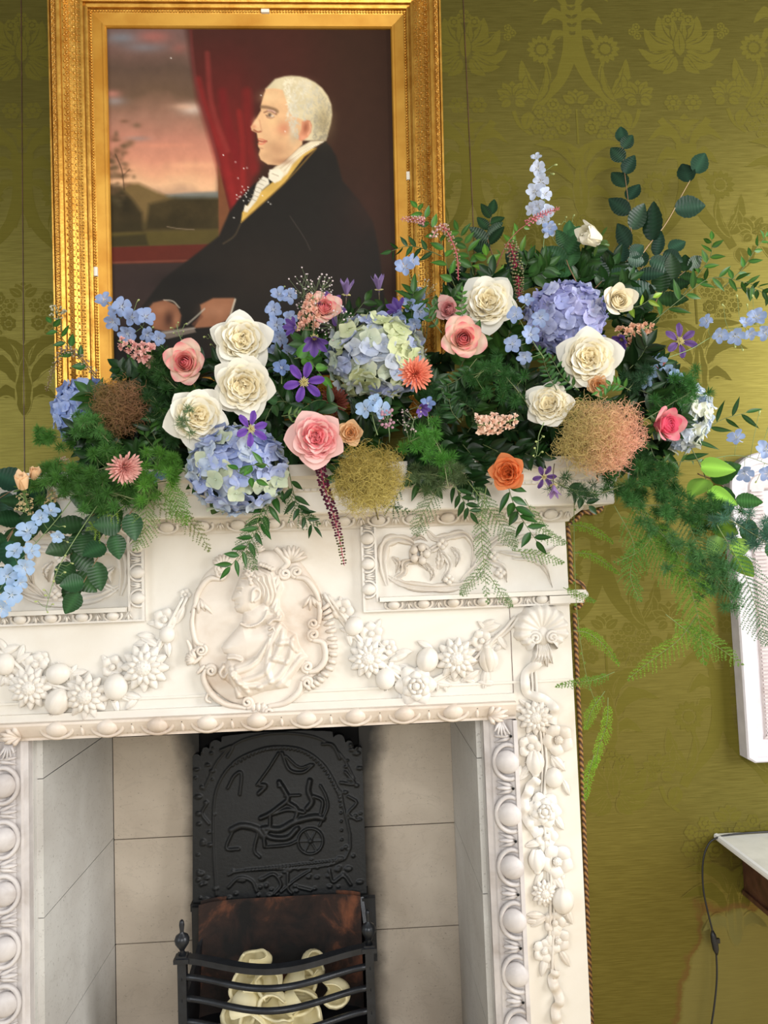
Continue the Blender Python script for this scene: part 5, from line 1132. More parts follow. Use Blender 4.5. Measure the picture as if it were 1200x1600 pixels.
def puffs(pts, Y, label, rad=.020, npuff=16, spread=.035, col=(64, 112, 40), nl=.0125, K=150, name='ming_fern_sprig', w_=.00115, group='tufted fern in the arrangement'):
    SPR['n'] += 1; r_ = np.random.default_rng(SPR['n'] * 17 + 5); Y0, Y1 = Y if isinstance(Y, tuple) else (Y, Y); c = smoothpath(px_path(pts, Y0, Y1), 40); st = MB(); fo = MB(); base = lin(col)
    st.tube(c, .0012, 5, lin((110, 120, 76)))
    for k in range(npuff):
        i = min(39, int((.15 + .85 * (k + .5) / npuff) * 39)); off = r_.normal(0, 1, 3); off = nrm(off) * spread * r_.uniform(.3, 1); cen = c[i] + off
        st.tube(np.array([c[i], (c[i] + cen) / 2 + (0, 0, -.003), cen]), .0006, 4, lin((100, 116, 66)))
        dv = nrm(r_.normal(0, 1, (K, 3)) + np.array([0, -.25, .2])); P = cen + dv * (rad * r_.uniform(.0, .62, (K, 1))); needles(fo, P, dv * nl * r_.uniform(.7, 1.25, (K, 1)) + r_.normal(0, .002, (K, 3)), w_, base * r_.uniform(.7, 1.35, (K, 1)) * r_.uniform(.85, 1.15))
    o = relbuild((('stem', st, 'plant_stem'), ('needles', fo, 'needle')), name, c[0]); return tag(o, label, 'fern', group)
# ---- delphinium
def floret_mesh(ca, cb, seed=0, openn=1.0):
    mb = MB(); a, b_ = lin(ca), lin(cb); r_ = np.random.default_rng(seed)
    for k in range(5):
        P, T, s = rpetal(k * 1.2566 + r_.normal(0, .06), .05, 1.0, D(30 * openn + 18), D(80 * openn + r_.normal(0, 12)), .84, .42, 2.0, 7, 9, .08, .0, 1.2, sd=r_.random(), zb=.0 + .01 * k)
        mb.grid(P, mixc(a, b_, np.clip(T, 0, 1)))
    for k in range(4):
        P, T, s = rpetal(k * 1.57 + .6, .02, .32, D(10), D(46), .5, .3, 2, 5, 5, .03, 0, 1.2, zb=.05); mb.grid(P, lin((240, 240, 226)))
    mb.tube(np.array([(0, 0, .05), (.05, 0, -.3), (.2, .02, -.62), (.34, .03, -.72)]), [.13, .10, .06, .03], 6, mixc(b_, lin((225, 228, 235)), .5)); mb.tube(np.array([(0, 0, 0), (-.1, 0, -.4), (-.3, 0, -.85)]), .035, 5, lin((116, 140, 80))); return mb
def bud_mesh(c=(196, 206, 140)):
    mb = MB(); mb.ell((0, 0, .4), (.30, .30, .5), lin(c), 7, 8); mb.tube(np.array([(0, 0, .1), (.25, 0, -.25), (.35, 0, -.6)]), [.12, .09, .03], 5, lin(c)); return mb
FM = {}
def delphinium(pts, Y, florets, buds, label, kind='blue', stemc=(118, 138, 84), stemr=.0013, name='delphinium_spray'):
    """florets: (px, py, radius px, dx, dz); buds: (px, py, radius px)"""
    Y0, Y1 = Y if isinstance(Y, tuple) else (Y, Y); c = smoothpath(px_path(pts, Y0, Y1), 40); r_ = empty(name, c[0]); base = np.asarray(c[0]); st = MB(); st.tube(c - base, np.linspace(stemr, stemr * .5, 40), 5, lin(stemc))
    def nearest(p): return c[np.argmin(np.linalg.norm(c - p, axis=1))]
    jobs = []
    for x, y, r, *dd in florets:
        i = np.argmin([np.hypot(*(np.array(proj2(q)) - (x, y))) for q in c]); Yl = c[i][1] - .014; jobs.append((x, y, Yl, r, dd[0] if dd else 0., dd[1] if len(dd) > 1 else 0., 0))
    for x, y, r in buds:
        i = np.argmin([np.hypot(*(np.array(proj2(q)) - (x, y))) for q in c]); jobs.append((x, y, c[i][1] - .004, r, (x - proj2(c[i])[0]) / 12, -.6 * (y - proj2(c[i])[1]) / 12, 1))
    for k, (x, y, Yl, r, dx, dz, isb) in enumerate(jobs):
        key = ('bud', kind) if isb else (kind, k % 3)
        if key not in FM:
            pal = {'blue': ((188, 200, 230), (150, 174, 220)), 'pale': ((222, 226, 242), (208, 220, 242)), 'deep': ((130, 150, 200), (120, 146, 196)), 'sky': ((190, 210, 238), (160, 192, 230))}[kind]
            o = bud_mesh().build('bud', 'petal', r_) if isb else floret_mesh(*pal, seed=k).build('floret', 'petal', r_); FM[key] = o
        else: o = FM[key].copy(); COL.objects.link(o); o.parent = r_
        p = at(x, y, Yl); n = facing(p, dx + (0 if isb else .25 * math.sin(k * 2.3)), dz + (0 if isb else .25 * math.cos(k * 1.7))); place(o, p - base, roll(basis(n), k * 1.9), r * mpp(Yl))
        q = nearest(p + np.array([0, 0, -.01])); st.tube(np.array([q - base, (p + q) / 2 - base + (0, .004, -.004), p - n * r * mpp(Yl) * .3 - base]), .0006, 4, lin(stemc))
    st.build('stem', 'plant_stem', r_); return tag(r_, label, 'delphinium', 'delphinium in the mantel arrangement')
def proj2(p):
    c = RW.T @ (np.asarray(p) - CAM); return 600 + F * c[0] / c[2], 800 + F * c[1] / c[2]
# ---- clematis
def clem_proto(key):
    if key in PROTO: return PROTO[key], True
    a0, a1, ca, cb = {'open': (66, 96, (92, 52, 152), (134, 92, 184)), 'half': (24, 62, (96, 66, 150), (146, 118, 186)), 'pale': (16, 30, (140, 116, 168), (176, 156, 196)), 'bell': (6, 50, (160, 128, 186), (188, 162, 206)), 'dark': (60, 100, (84, 54, 118), (132, 100, 160))}[key]
    r_ = np.random.default_rng(len(key)); pet = MB()
    for k in range(6):
        P, T, s = rpetal(k * math.pi / 3 + r_.normal(0, .06), .06, 1.08, D(a0), D(a1 + r_.normal(0, 7)), {'open': .56, 'dark': .56}.get(key, 1.0), .62, 1.5, 10, 9, .03, -.04, 1.2, sd=r_.random(), zb=.012 * (k % 2)); P[..., 2] += .05 * np.cos(np.linspace(-1, 1, 9) * 9)[None] * T
        pet.grid(P, mixc(mixc(lin(ca), lin(cb), np.clip(np.abs(s) + 0 * T, 0, 1)), lin(ca) * .8, np.clip(1 - T * 2, 0, 1)))
    sm = MB()
    for k in range(34):
        q = k * GA; rr = .30 * math.sqrt(k / 34); sm.tube(np.array([(0, 0, .02), (rr * .6 * math.cos(q), rr * .6 * math.sin(q), .16), (rr * math.cos(q), rr * math.sin(q), .24 - rr * .3)]), [.012, .014, .024], 4, lin((226, 214, 150)))
    root = flower_root('clematis_flower', (('petals', pet, 'petal'), ('stamens', sm, 'petal', 'pale yellow stamens'), ('stem', stem_mesh(1.5, .035, (96, 84, 60)), 'plant_stem'))); PROTO[key] = root; return root, False
# ---- chrysanthemum
def mum_proto(key):
    if key in PROTO: return PROTO[key], True
    ca, cb = {'coral': ((226, 108, 84), (240, 152, 124)), 'pink': ((214, 128, 124), (238, 186, 178)), 'rust': ((84, 36, 28), (116, 56, 42))}[key]; r_ = np.random.default_rng(7); pet = MB(); n = 120
    for k in range(n):
        f = (k + .5) / n; P, T, s = rpetal(k * GA, .03, .42 + .62 * f + r_.uniform(-.05, .07), D(4 + 54 * f + r_.normal(0, 4)), D(14 + 82 * f + r_.normal(0, 8)), .13 + .10 * (1 - f), .34, 2, 7, 5, .0, -.05, 1.1, zb=.28 * (1 - f)); pet.grid(P, mixc(lin(ca), lin(cb), np.clip(T, 0, 1)) * r_.uniform(.9, 1.08))
    root = flower_root('chrysanthemum', (('petals', pet, 'petal'), ('calyx', calyx((86, 110, 56), .3), 'leaf'), ('stem', stem_mesh(1.4, .05), 'plant_stem'))); PROTO[key] = root; return root, False
# ---- stock, gypsophila, pokeweed, smoke bush
def stock(pts, Y, rad, n, ca, cb, label, name='stock_spike', fr=.0165, group='stock in the mantel arrangement'):
    SPR['n'] += 1; r_ = np.random.default_rng(SPR['n']); n = int(n * 1.5); c = smoothpath(px_path(pts, Y), 30); base = np.asarray(c[0]); fo = MB(); st = MB(); st.tube(c, .0018, 6, lin((132, 150, 92)))
    for k in range(n):
        i = min(29, int((k + .5) / n * 29)); T = nrm(c[min(29, i + 1)] - c[max(0, i - 1)]); q = k * GA; B = basis(T, view(c[i])); d = B[:, 0] * math.cos(q) + B[:, 1] * math.sin(q); taper = 1 - .45 * k / n
        cen = c[i] + d * rad * taper * r_.uniform(.5, 1); nn = nrm(d + view(cen) * .9 + T * .3); M = basis(nn); w_ = r_.random(); st.tube(np.array([c[i], cen]), .0007, 4, lin((140, 156, 100)))
        for j in range(9):
            P, T2, s = rpetal(j * GA, .04, .55 + .5 * (j / 9), D(10 + 34 * j / 9), D(30 + 70 * j / 9), .62, .2, 2, 5, 6, .12, 0, 1.2, sd=r_.random()); fo.grid(P * fr * taper * r_.uniform(.85, 1.15), mixc(mixc(lin(ca), lin(cb), w_), lin(cb), np.clip(T2, 0, 1)), M=M, o=cen)
    return tag(relbuild((('stem', st, 'plant_stem'), ('florets', fo, 'petal')), name, c[0]), label, 'flower', group)
def gyp(px, py, Y, rpx, n, label, col=(236, 222, 222), br=.0021, up=(0, 0, 1), name='gypsophila_sprig'):
    SPR['n'] += 1; r_ = np.random.default_rng(SPR['n'] + 90); c = at(px, py, Y); R = rpx * mpp(Y); root = c - np.asarray(up) * R * 1.7 + np.array([0, .03, 0]); st = MB(); fo = MB(); hubs = [c + nrm(r_.normal(0, 1, 3)) * R * .5 * r_.uniform(.2, 1) - np.asarray(up) * R * .25 for _ in range(max(3, n // 8))]
    for h in hubs: st.tube(np.array([root, (root + h) / 2 + r_.normal(0, .004, 3), h]), .0006, 4, lin((120, 140, 96)))
    for k in range(n):
        p = c + nrm(r_.normal(0, 1, 3)) * R * r_.uniform(.2, 1) ** .5; h = min(hubs, key=lambda q: np.linalg.norm(q - p)); st.tube(np.array([h, (h + p) / 2 + r_.normal(0, .002, 3), p]), .00035, 3, lin((128, 146, 104))); b_ = br * r_.uniform(.75, 1.35)
        fo.ell(p, (b_, b_, b_ * .9), lin(col) * r_.uniform(.85, 1.05), 5, 7)
    return tag(relbuild((('stem', st, 'plant_stem'), ('blossoms', fo, 'petal')), name, root), label, 'flower', 'small filler blossoms in the arrangement')
def raceme(pts, Y, n, rad, br, ca, cb, stemc, label, name='pokeweed_raceme', group='pokeweed racemes in the arrangement', ends=None):
    SPR['n'] += 1; r_ = np.random.default_rng(SPR['n'] + 40); Y0, Y1 = Y if isinstance(Y, tuple) else (Y, Y); c = smoothpath(px_path(pts, Y0, Y1), 40); st = MB(); fo = MB(); st.tube(c, np.linspace(.0015, .0008, 40), 5, lin(stemc))
    for k in range(n):
        u = (k + .5) / n; i = min(39, int(u * 39)); T = nrm(c[min(39, i + 1)] - c[max(0, i - 1)]); B = basis(T, view(c[i])); q = k * GA; d = B[:, 0] * math.cos(q) + B[:, 1] * math.sin(q) + T * .25; tp = 1 - .5 * u ** 2; p = c[i] + d * rad * tp
        st.tube(np.array([c[i], p]), .0005, 4, lin(stemc)); b_ = br * tp * r_.uniform(.85, 1.15); fo.ell(p, (b_, b_, b_ * .85), mixc(lin(ca), lin(cb if ends is None or u < .75 else ends), r_.random()), 6, 8)
    return tag(relbuild((('stem', st, 'plant_stem'), ('berries', fo, 'petal')), name, c[0]), label, 'flower', group)
def smoke(px, py, Y, rx, ry, n, cfun, label, seed):
    r_ = np.random.default_rng(seed); c = at(px, py, Y); k = mpp(Y); R = np.array([rx * k, min(rx, ry) * k * .8, ry * k]); fo = MB(); st = MB()
    for _ in range(n):
        d = nrm(r_.normal(0, 1, 3)); lump = .86 + .10 * math.sin(5 * d[0] + 3 * d[2] + seed) + .08 * math.sin(7 * d[2] - 4 * d[0]); p = d * R * lump * r_.uniform(.05, 1.08) ** .5; v = nrm(d * .45 + r_.normal(0, 1, 3)); w2 = nrm(r_.normal(0, 1, 3)); pts = [p]; ln = r_.uniform(.0038, .0068)
        for j in range(6): v = nrm(v + .55 * np.cross(w2, v) + r_.normal(0, .15, 3)); p = p + v * ln; pts.append(p)
        pts = np.array(pts); u = pts / R; w_ = .00075
        s = nrm(np.cross(np.gradient(pts, axis=0), view(c))) * w_ / 2; fo.grid(np.stack([pts - s, pts + s], 1), np.repeat(cfun(u, r_)[:, None], 2, 1))
    for _ in range(40):
        d = nrm(r_.normal(0, 1, 3)); st.tube(np.array([(0, R[1] * .2, -R[2] * .3), d * R * .4, d * R * .85]), [.0009, .0006, .0003], 4, lin((126, 100, 66)))
    st.tube(np.array([(0, R[1] * .2, -R[2] * .3), (.01, .06, -.05), (.02, .09, -.09)]), .002, 6, lin((96, 84, 54)))
    r0 = empty('smoke_bush_plume', c); st.build('stem', 'plant_stem', r0); fo.build('plume', 'needle', r0); return tag(r0, label, 'smoke bush', 'smoke bush plumes in the arrangement')
# ================================================================== the arrangement on the mantel shelf
R_ = 'roses in the mantel arrangement'
def rose(key, px, py, Y, rpx, dx, dz, rl, label): return inst(rose_proto, key, px, py, Y, rpx * (1.16 if key != 'bud' else 1.0), dx, dz, rl, label, 'rose', R_, .45)
rose('c1', 377, 532, -.20, 39, .05, .30, .3, 'cream garden rose topmost of three beside the pink-edged rose, under the painted hand')
rose('c2', 380, 603, -.24, 41, -.05, -.02, 1.2, 'cream garden rose in the middle of the three below the painted hands')
rose('c3', 309, 651, -.25, 39, .10, .12, 2.2, 'cream garden rose lowest of three, overlapped by fine fern, above the blue-green hydrangea')
rose('c1', 763, 473, -.14, 39, -.05, .35, 3.4, 'cream garden rose just above the pink-and-cream rose, beside the lilac hydrangea')
rose('c3', 920, 560, -.22, 41, .12, .10, 4.0, 'large cream garden rose directly under the lilac-blue hydrangea')
rose('c2', 858, 632, -.22, 32, -.15, .25, 5.0, 'cream rose tucked between the fern tufts and the orange-pink smoke bush')
rose('chalf', 966, 470, -.20, 31, .35, .25, .4, 'half-open ivory rose between the lilac hydrangea and the dark beech leaves')
rose('ctight', 922, 370, -.15, 38, -1.2, .75, .8, 'closed ivory rosebud nodding above the serrated leaves, topmost of all roses')
rose('p1', 290, 567, -.20, 33, -.25, .18, .5, 'pink-and-cream rose beside the painted hands, above the fern')
rose('p2', 724, 530, -.22, 34, .12, .20, 1.4, 'pink-edged cream rose between the bicolour hydrangea and the cream rose above it')
rose('pg', 494, 684, -.28, 37, .04, .10, 2.0, 'blush pink rosette rose with a deep pink heart above the olive smoke bush')
rose('r1', 702, 484, -.14, 25, -.3, .2, .7, 'small pale pink rose half hidden behind pinnate leaves')
rose('q2', 1040, 665, -.22, 35, .75, .05, 1.1, 'rich pink rose turned sideways near the pale hydrangea and the wall')
rose('p3', 507, 482, -.13, 27, .2, .5, 2.2, 'pale pink rose wrapped in tiny white gypsophila beside the peach stock')
rose('peach', 547, 676, -.26, 17, .05, .2, 0., 'tiny buff-peach spray rose beside the blush pink rosette')
rose('peach', 934, 602, -.22, 15, .2, .1, 1., 'tiny buff spray rose peeping out under the large cream rose')
rose('orange', 793, 738, -.24, 25, -.3, .05, .5, 'orange garden rose at the shelf edge below the peach stock')
rose('bud', 34, 752, -.26, 30, -.25, 1.5, .2, 'apricot rosebud at the end of the shelf, larger of the two')
rose('bud', 54, 740, -.23, 23, .45, 1.5, 1.2, 'small apricot rosebud behind the larger apricot bud')
def hyd_proto(key):
    pal, seed = {'g': (HG, 61), 'm': (HM, 62), 'b': (HB, 63), 'l': (HL, 64), 'p': (HP_, 65)}[key]; fl, core = hydrangea(pal, seed)
    lf = MB()
    for a in (0, 2.1, 4.2): leaf(lf, (.3 * math.cos(a), .3 * math.sin(a), -.75), (math.cos(a), math.sin(a), -.1), (0, 0, 1), 1.0, .62, lin((58, 86, 40)), .2, .2, .01, 2)
    return flower_root('hydrangea_head', (('florets', fl, 'petal'), ('core', core, 'petal'), ('leaves', lf, 'leaf'), ('stem', stem_mesh(2.0, .06), 'plant_stem'))), False
def hyd(key, px, py, Y, rpx, dx, dz, label, sx=1.0):
    o = inst(hyd_proto, key, px, py, Y, rpx, dx, dz, 0., label, 'hydrangea', 'hydrangeas in the mantel arrangement', .35)
    if sx != 1.0: o.matrix_basis = o.matrix_basis @ Matrix.Diagonal((sx, 1, 1, 1))
hyd('g', 588, 556, -.19, 62, .0, .12, 'bicolour hydrangea head of lilac and pale green, in the middle above the coral bloom', 1.16)
hyd('m', 373, 731, -.25, 65, .02, .05, 'blue and green hydrangea head overhanging the shelf edge above the medallion', 1.08)
hyd('b', 884, 494, -.15, 53, .05, .12, 'rounded lilac-blue hydrangea head between the cream roses', 1.1)
hyd('l', 128, 645, -.06, 50, -.25, .1, 'periwinkle hydrangea head beside the brown smoke bush, in front of the gilt frame', .85)
hyd('p', 1070, 650, -.10, 52, .35, .05, 'whitish-blue hydrangea head half veiled by fern near the sideways pink rose', .8)

# smoke bush
def c_olive(u, r_): return mixc(lin((150, 130, 58)), lin((186, 170, 96)), np.clip(.5 + .5 * u[:, 2] * -1 + r_.normal(0, .2), 0, 1)) * (.8 + .4 * r_.random())
def c_pink(u, r_): return mixc(mixc(lin((176, 158, 96)), lin((228, 176, 140)), np.clip(.45 + .75 * u[:, 0] + r_.normal(0, .2), 0, 1)), lin((226, 158, 142)), np.clip(u[:, 0] * .6 - u[:, 2] * .35 + r_.normal(0, .15), 0, 1)) * (.85 + .35 * r_.random())
def c_brown(u, r_): return mixc(lin((118, 98, 52)), lin((150, 108, 78)), np.clip(.5 + .5 * u[:, 0] + r_.normal(0, .25), 0, 1)) * (.7 + .4 * r_.random())
smoke(577, 748, -.24, 58, 56, 4200, c_olive, 'olive-yellow smoke bush plume hanging over the shelf edge in the middle', 1)
smoke(936, 684, -.24, 74, 64, 5200, c_pink, 'large orange-pink smoke bush plume under the big cream rose', 2)
smoke(184, 637, -.17, 44, 46, 2200, c_brown, 'brown-green smoke bush plume beside the periwinkle hydrangea', 3)

# chrysanthemums
def mum(key, px, py, Y, rpx, dx, dz, label): inst(mum_proto, key, px, py, Y, rpx, dx, dz, .4, label, 'chrysanthemum', 'chrysanthemums in the arrangement', .35)
mum('coral', 650, 584, -.30, 31, .30, .12, 'coral spiky chrysanthemum against the bicolour hydrangea')
mum('pink', 195, 732, -.27, 30, .3, -.5, 'dusty pink spiky chrysanthemum in fern above the shelf edge')
mum('rust', 522, 628, -.16, 26, .1, .1, 'dark rust chrysanthemum in the gap under the bicolour hydrangea')

# clematis
def clem(key, px, py, Y, rpx, dx, dz, rl, label): inst(clem_proto, key, px, py, Y, rpx * 1.12, dx, dz, rl, label, 'clematis', 'clematis in the arrangement', .1)
clem('open', 475, 597, -.30, 27, .05, .02, .2, 'purple clematis fully open with pale stamens beside the middle cream rose')
clem('half', 491, 527, -.25, 27, .15, -1.2, .5, 'violet clematis seen from behind, under the peach stock')
clem('half', 463, 512, -.22, 19, -.9, .3, 1., 'violet clematis turned aside, next to the blue delphinium column')
clem('dark', 515, 482, -.11, 24, .8, .1, 1., 'dark purple clematis edge-on behind the gypsophila')
clem('pale', 541, 462, -.06, 24, .15, 1.8, .3, 'mauve clematis bud pointing up in front of the painting, paler stem of the pair')
clem('pale', 592, 454, -.06, 23, .0, 2.0, 1.1, 'mauve clematis bud standing apart over the bicolour hydrangea')
clem('half', 625, 488, -.10, 22, -.6, .9, .8, 'purple clematis half open between the hydrangea and the gilt frame')
clem('open', 392, 670, -.31, 24, .65, .1, .4, 'purple clematis with pale stamens at the top of the blue-green hydrangea')
clem('dark', 1062, 533, -.08, 24, .5, .25, .6, 'purple star-shaped clematis standing out against the green wall')
clem('half', 972, 530, -.12, 20, -.6, -.6, .9, 'drooping dark violet clematis beside the peach stock near the wall')
clem('dark', 850, 745, -.20, 17, .4, -.3, .1, 'purple clematis under the smoke bush, at the shelf edge')
clem('bell', 865, 757, -.21, 21, .1, -2.2, .0, 'lilac bell-shaped clematis hanging upside down in front of the shelf')
clem('half', 656, 637, -.24, 16, .6, -.5, .2, 'small violet clematis below the coral chrysanthemum')

# delphiniums
delphinium([(268, 556), (235, 525), (200, 490), (160, 468)], (-.16, -.05), [(164, 471, 15, -.3, .3), (190, 480, 17, 0, .2), (178, 502, 15, -.2, 0), (205, 497, 17, .1, .2), (226, 496, 17, .4, .2), (200, 520, 16, 0, -.2), (228, 522, 14, .3, -.2), (246, 528, 13, .6, -.3), (180, 486, 12, -.5, .4)], [(215, 470, 5), (238, 512, 5)], 'pale blue delphinium spray in front of the gilt frame beside the painted hands', 'blue')
delphinium([(448, 600), (444, 540), (436, 490), (440, 450)], (-.12, -.10), [(436, 462, 15, 0, .3), (428, 484, 15, -.3, .1), (452, 462, 14, .3, .3), (432, 508, 16, -.2, 0), (452, 498, 14, .3, 0), (438, 528, 16, 0, 0), (428, 550, 14, -.4, -.2), (450, 552, 15, .3, -.1), (440, 574, 15, 0, -.3)], [(444, 448, 5)], 'blue delphinium column in front of the dark canvas beside the uppermost cream rose', 'blue')
delphinium([(848, 400), (852, 330), (846, 280), (838, 240)], (-.02, -.0), [(838, 248, 10, 0, .6), (840, 264, 14, -.1, .3), (846, 284, 15, .1, .2), (836, 300, 15, -.3, .1), (850, 304, 13, .5, .1), (842, 322, 14, -.1, -.1), (832, 326, 12, -.6, -.2), (854, 330, 13, .5, -.2), (848, 342, 12, .2, -.2), (856, 358, 14, .2, -.3)], [(866, 258, 6), (862, 272, 6)], 'tall white-blue delphinium spike rising highest against the silk wall', 'pale')
delphinium([(660, 520), (650, 470), (640, 430), (632, 405)], (-.10, -.04), [(632, 418, 17, 0, .1), (644, 408, 12, .5, .4), (652, 462, 16, .1, .2), (640, 476, 13, -.3, 0), (656, 488, 16, .2, 0), (648, 505, 13, 0, -.2), (622, 494, 13, -.1, -.3)], [(660, 405, 5)], 'blue delphinium spray in front of the inner edge of the gilt frame', 'blue')
delphinium([(850, 560), (830, 530), (812, 500), (800, 470)], (-.24, -.20), [(822, 472, 14, .1, .5), (806, 492, 15, -.4, .2), (845, 496, 16, .1, .1), (828, 524, 17, .1, .1), (802, 538, 16, -.2, -.1), (820, 556, 14, .1, -.4)], [(790, 530, 4)], 'sky-blue delphinium spray lying over the lilac hydrangea edge', 'blue')
delphinium([(1040, 560), (1080, 545), (1120, 522), (1160, 510), (1206, 506)], (-.10, -.06), [(1106, 503, 13, -.7, .1), (1126, 523, 14, -.2, -.2), (1150, 524, 16, .2, -.1), (1164, 506, 12, .2, .5), (1182, 497, 17, .1, .2), (1196, 518, 15, .3, -.1), (1172, 520, 12, 0, -.4)], [(1130, 478, 5), (1152, 464, 5), (1168, 478, 5), (1176, 464, 5), (1148, 540, 5), (1160, 545, 5)], 'pale blue delphinium branch reaching out over the green wall', 'blue')
delphinium([(1040, 640), (1034, 600), (1028, 565)], (-.14, -.10), [(1030, 566, 15, -.1, .3), (1018, 582, 14, -.4, 0), (1042, 582, 16, .3, .1), (1010, 596, 13, -.4, -.1), (1054, 590, 14, .5, .2)], [], 'white-blue delphinium cluster above the pink sideways rose', 'sky')
delphinium([(1100, 720), (1140, 712), (1172, 715), (1210, 730)], (-.12, -.12), [(1152, 686, 16, -.4, .5), (1140, 734, 14, -.4, -.3), (1164, 738, 16, .2, -.3), (1196, 704, 18, .1, .2), (1200, 740, 15, 0, -.2)], [(1182, 752, 5), (1186, 646, 6), (1200, 670, 6)], 'pale blue delphinium spray hanging in front of the white wall frame', 'blue')
delphinium([(120, 770), (90, 810), (55, 850), (20, 890), (-12, 940)], (-.20, -.26), [(78, 800, 15, .5, .6), (64, 810, 14, -.3, .3), (44, 832, 19, -.1, .8), (48, 862, 15, .3, .2), (24, 862, 15, -.3, .1), (38, 886, 17, .3, 0), (10, 900, 19, 0, .1), (18, 930, 18, .2, -.2), (4, 950, 16, -.2, -.3), (30, 910, 13, .5, -.2), (90, 838, 11, .2, -.2)], [(20, 866, 7), (100, 822, 5), (104, 846, 5)], 'light blue delphinium spray trailing down over the end of the chimneypiece', 'sky')
delphinium([(152, 790), (125, 830), (95, 880), (80, 920), (72, 952)], (-.22, -.26), [], [(102, 868, 6), (88, 890, 6), (84, 908, 7), (72, 930, 6), (58, 940, 5), (82, 944, 5), (74, 956, 5), (100, 894, 6), (112, 880, 5), (70, 922, 5)], 'greenish delphinium stem with buds only, dangling before the carved relief', 'blue')
delphinium([(440, 600), (440, 585), (440, 572)], -.18, [(440, 576, 15, 0, .1)], [], 'single blue delphinium floret beside the purple open clematis', 'deep')
delphinium([(590, 680), (584, 660), (580, 640)], -.25, [(572, 640, 17, -.3, 0), (594, 640, 17, .2, .2), (586, 626, 12, .2, .5)], [], 'grey-blue delphinium pair under the bicolour hydrangea', 'sky')
delphinium([(670, 665), (668, 645), (664, 630)], -.22, [(668, 632, 13, .2, .2)], [], 'single blue delphinium floret under the coral chrysanthemum', 'deep')
delphinium([(170, 740), (220, 760), (250, 750)], -.20, [(240, 745, 12, 0, 0), (252, 742, 9, .3, .1)], [], 'grey-blue delphinium floret low in the shadowed leaves beside the dusty pink chrysanthemum', 'deep')
delphinium([(860, 400), (900, 360), (880, 345)], -.02, [(858, 358, 13, .2, .1)], [(884, 340, 5), (896, 338, 5), (874, 350, 5), (888, 352, 5)], 'budded delphinium side shoot beside the closed ivory rosebud', 'blue')
delphinium([(300, 560), (283, 530), (275, 506)], -.16, [], [(268, 512, 4.5), (278, 504, 4.5), (290, 506, 4.5), (272, 520, 4), (286, 518, 4)], 'greenish bud sprig over the painted letter', 'blue')
delphinium([(345, 560), (338, 540), (325, 522)], -.16, [], [(320, 526, 6), (336, 524, 6), (340, 534, 6), (330, 538, 5), (346, 530, 6)], 'greenish-white bud sprig beside the uppermost cream rose', 'blue')
delphinium([(850, 660), (842, 680), (840, 700), (838, 712)], -.25, [], [(838, 690, 6), (848, 682, 6), (836, 700, 6), (846, 706, 6), (834, 712, 5)], 'pale bud sprig hanging between cream rose and smoke bush', 'blue')

# stock
stock([(238, 556), (215, 548), (185, 532)], -.18, .022, 16, (226, 140, 140), (240, 186, 176), 'pink stock spike in front of the gilt frame foot, beside the pink-and-cream rose')
stock([(482, 512), (484, 485), (490, 462)], -.14, .024, 18, (234, 160, 140), (244, 196, 172), 'peach-pink stock spike dusted with gypsophila in front of the canvas')
stock([(746, 664), (775, 662), (808, 655)], -.24, .022, 20, (236, 180, 156), (246, 212, 190), 'peach stock spike above the orange rose')
stock([(972, 528), (995, 518), (1018, 508)], -.12, .020, 14, (222, 156, 126), (238, 188, 156), 'salmon stock spike beside the drooping violet clematis')
stock([(1026, 590), (1034, 570), (1038, 556)], -.10, .014, 8, (226, 110, 100), (238, 160, 148), 'coral stock tip behind the white-blue delphinium cluster', fr=.009)
stock([(36, 800), (42, 785), (30, 772)], -.22, .020, 20, (214, 184, 128), (226, 204, 160), 'beige sedum-like seed head under the apricot rosebuds', fr=.006, name='seed_head')
stock([(80, 786), (80, 774), (82, 765)], -.20, .014, 14, (200, 170, 110), (220, 196, 150), 'beige seed head in fern near the apricot rosebuds', fr=.005, name='seed_head')
stock([(100, 722), (102, 714)], -.17, .012, 8, (190, 150, 130), (214, 180, 160), 'faded pinkish seed head above the tufted fern', fr=.005, name='seed_head')
# gypsophila and berry-like filler
gyp(490, 456, -.13, 44, 80, 'gypsophila sprig of white dots wreathing the pale pink rose'); gyp(525, 505, -.18, 34, 34, 'thin gypsophila sprig below the dark purple clematis')
gyp(660, 470, -.06, 44, 70, 'gypsophila sprig of white dots against the gilt frame', (226, 214, 196), .0017); gyp(608, 655, -.27, 20, 26, 'pinkish gypsophila buds beside the grey-blue delphinium pair', (206, 160, 176), .0034); gyp(640, 656, -.26, 22, 24, 'pale gypsophila specks near the small violet clematis', (220, 196, 200), .002)
gyp(90, 490, -.02, 15, 28, 'whitish pokeweed blossom tuft above its drooping raceme', (214, 208, 176), .0028)
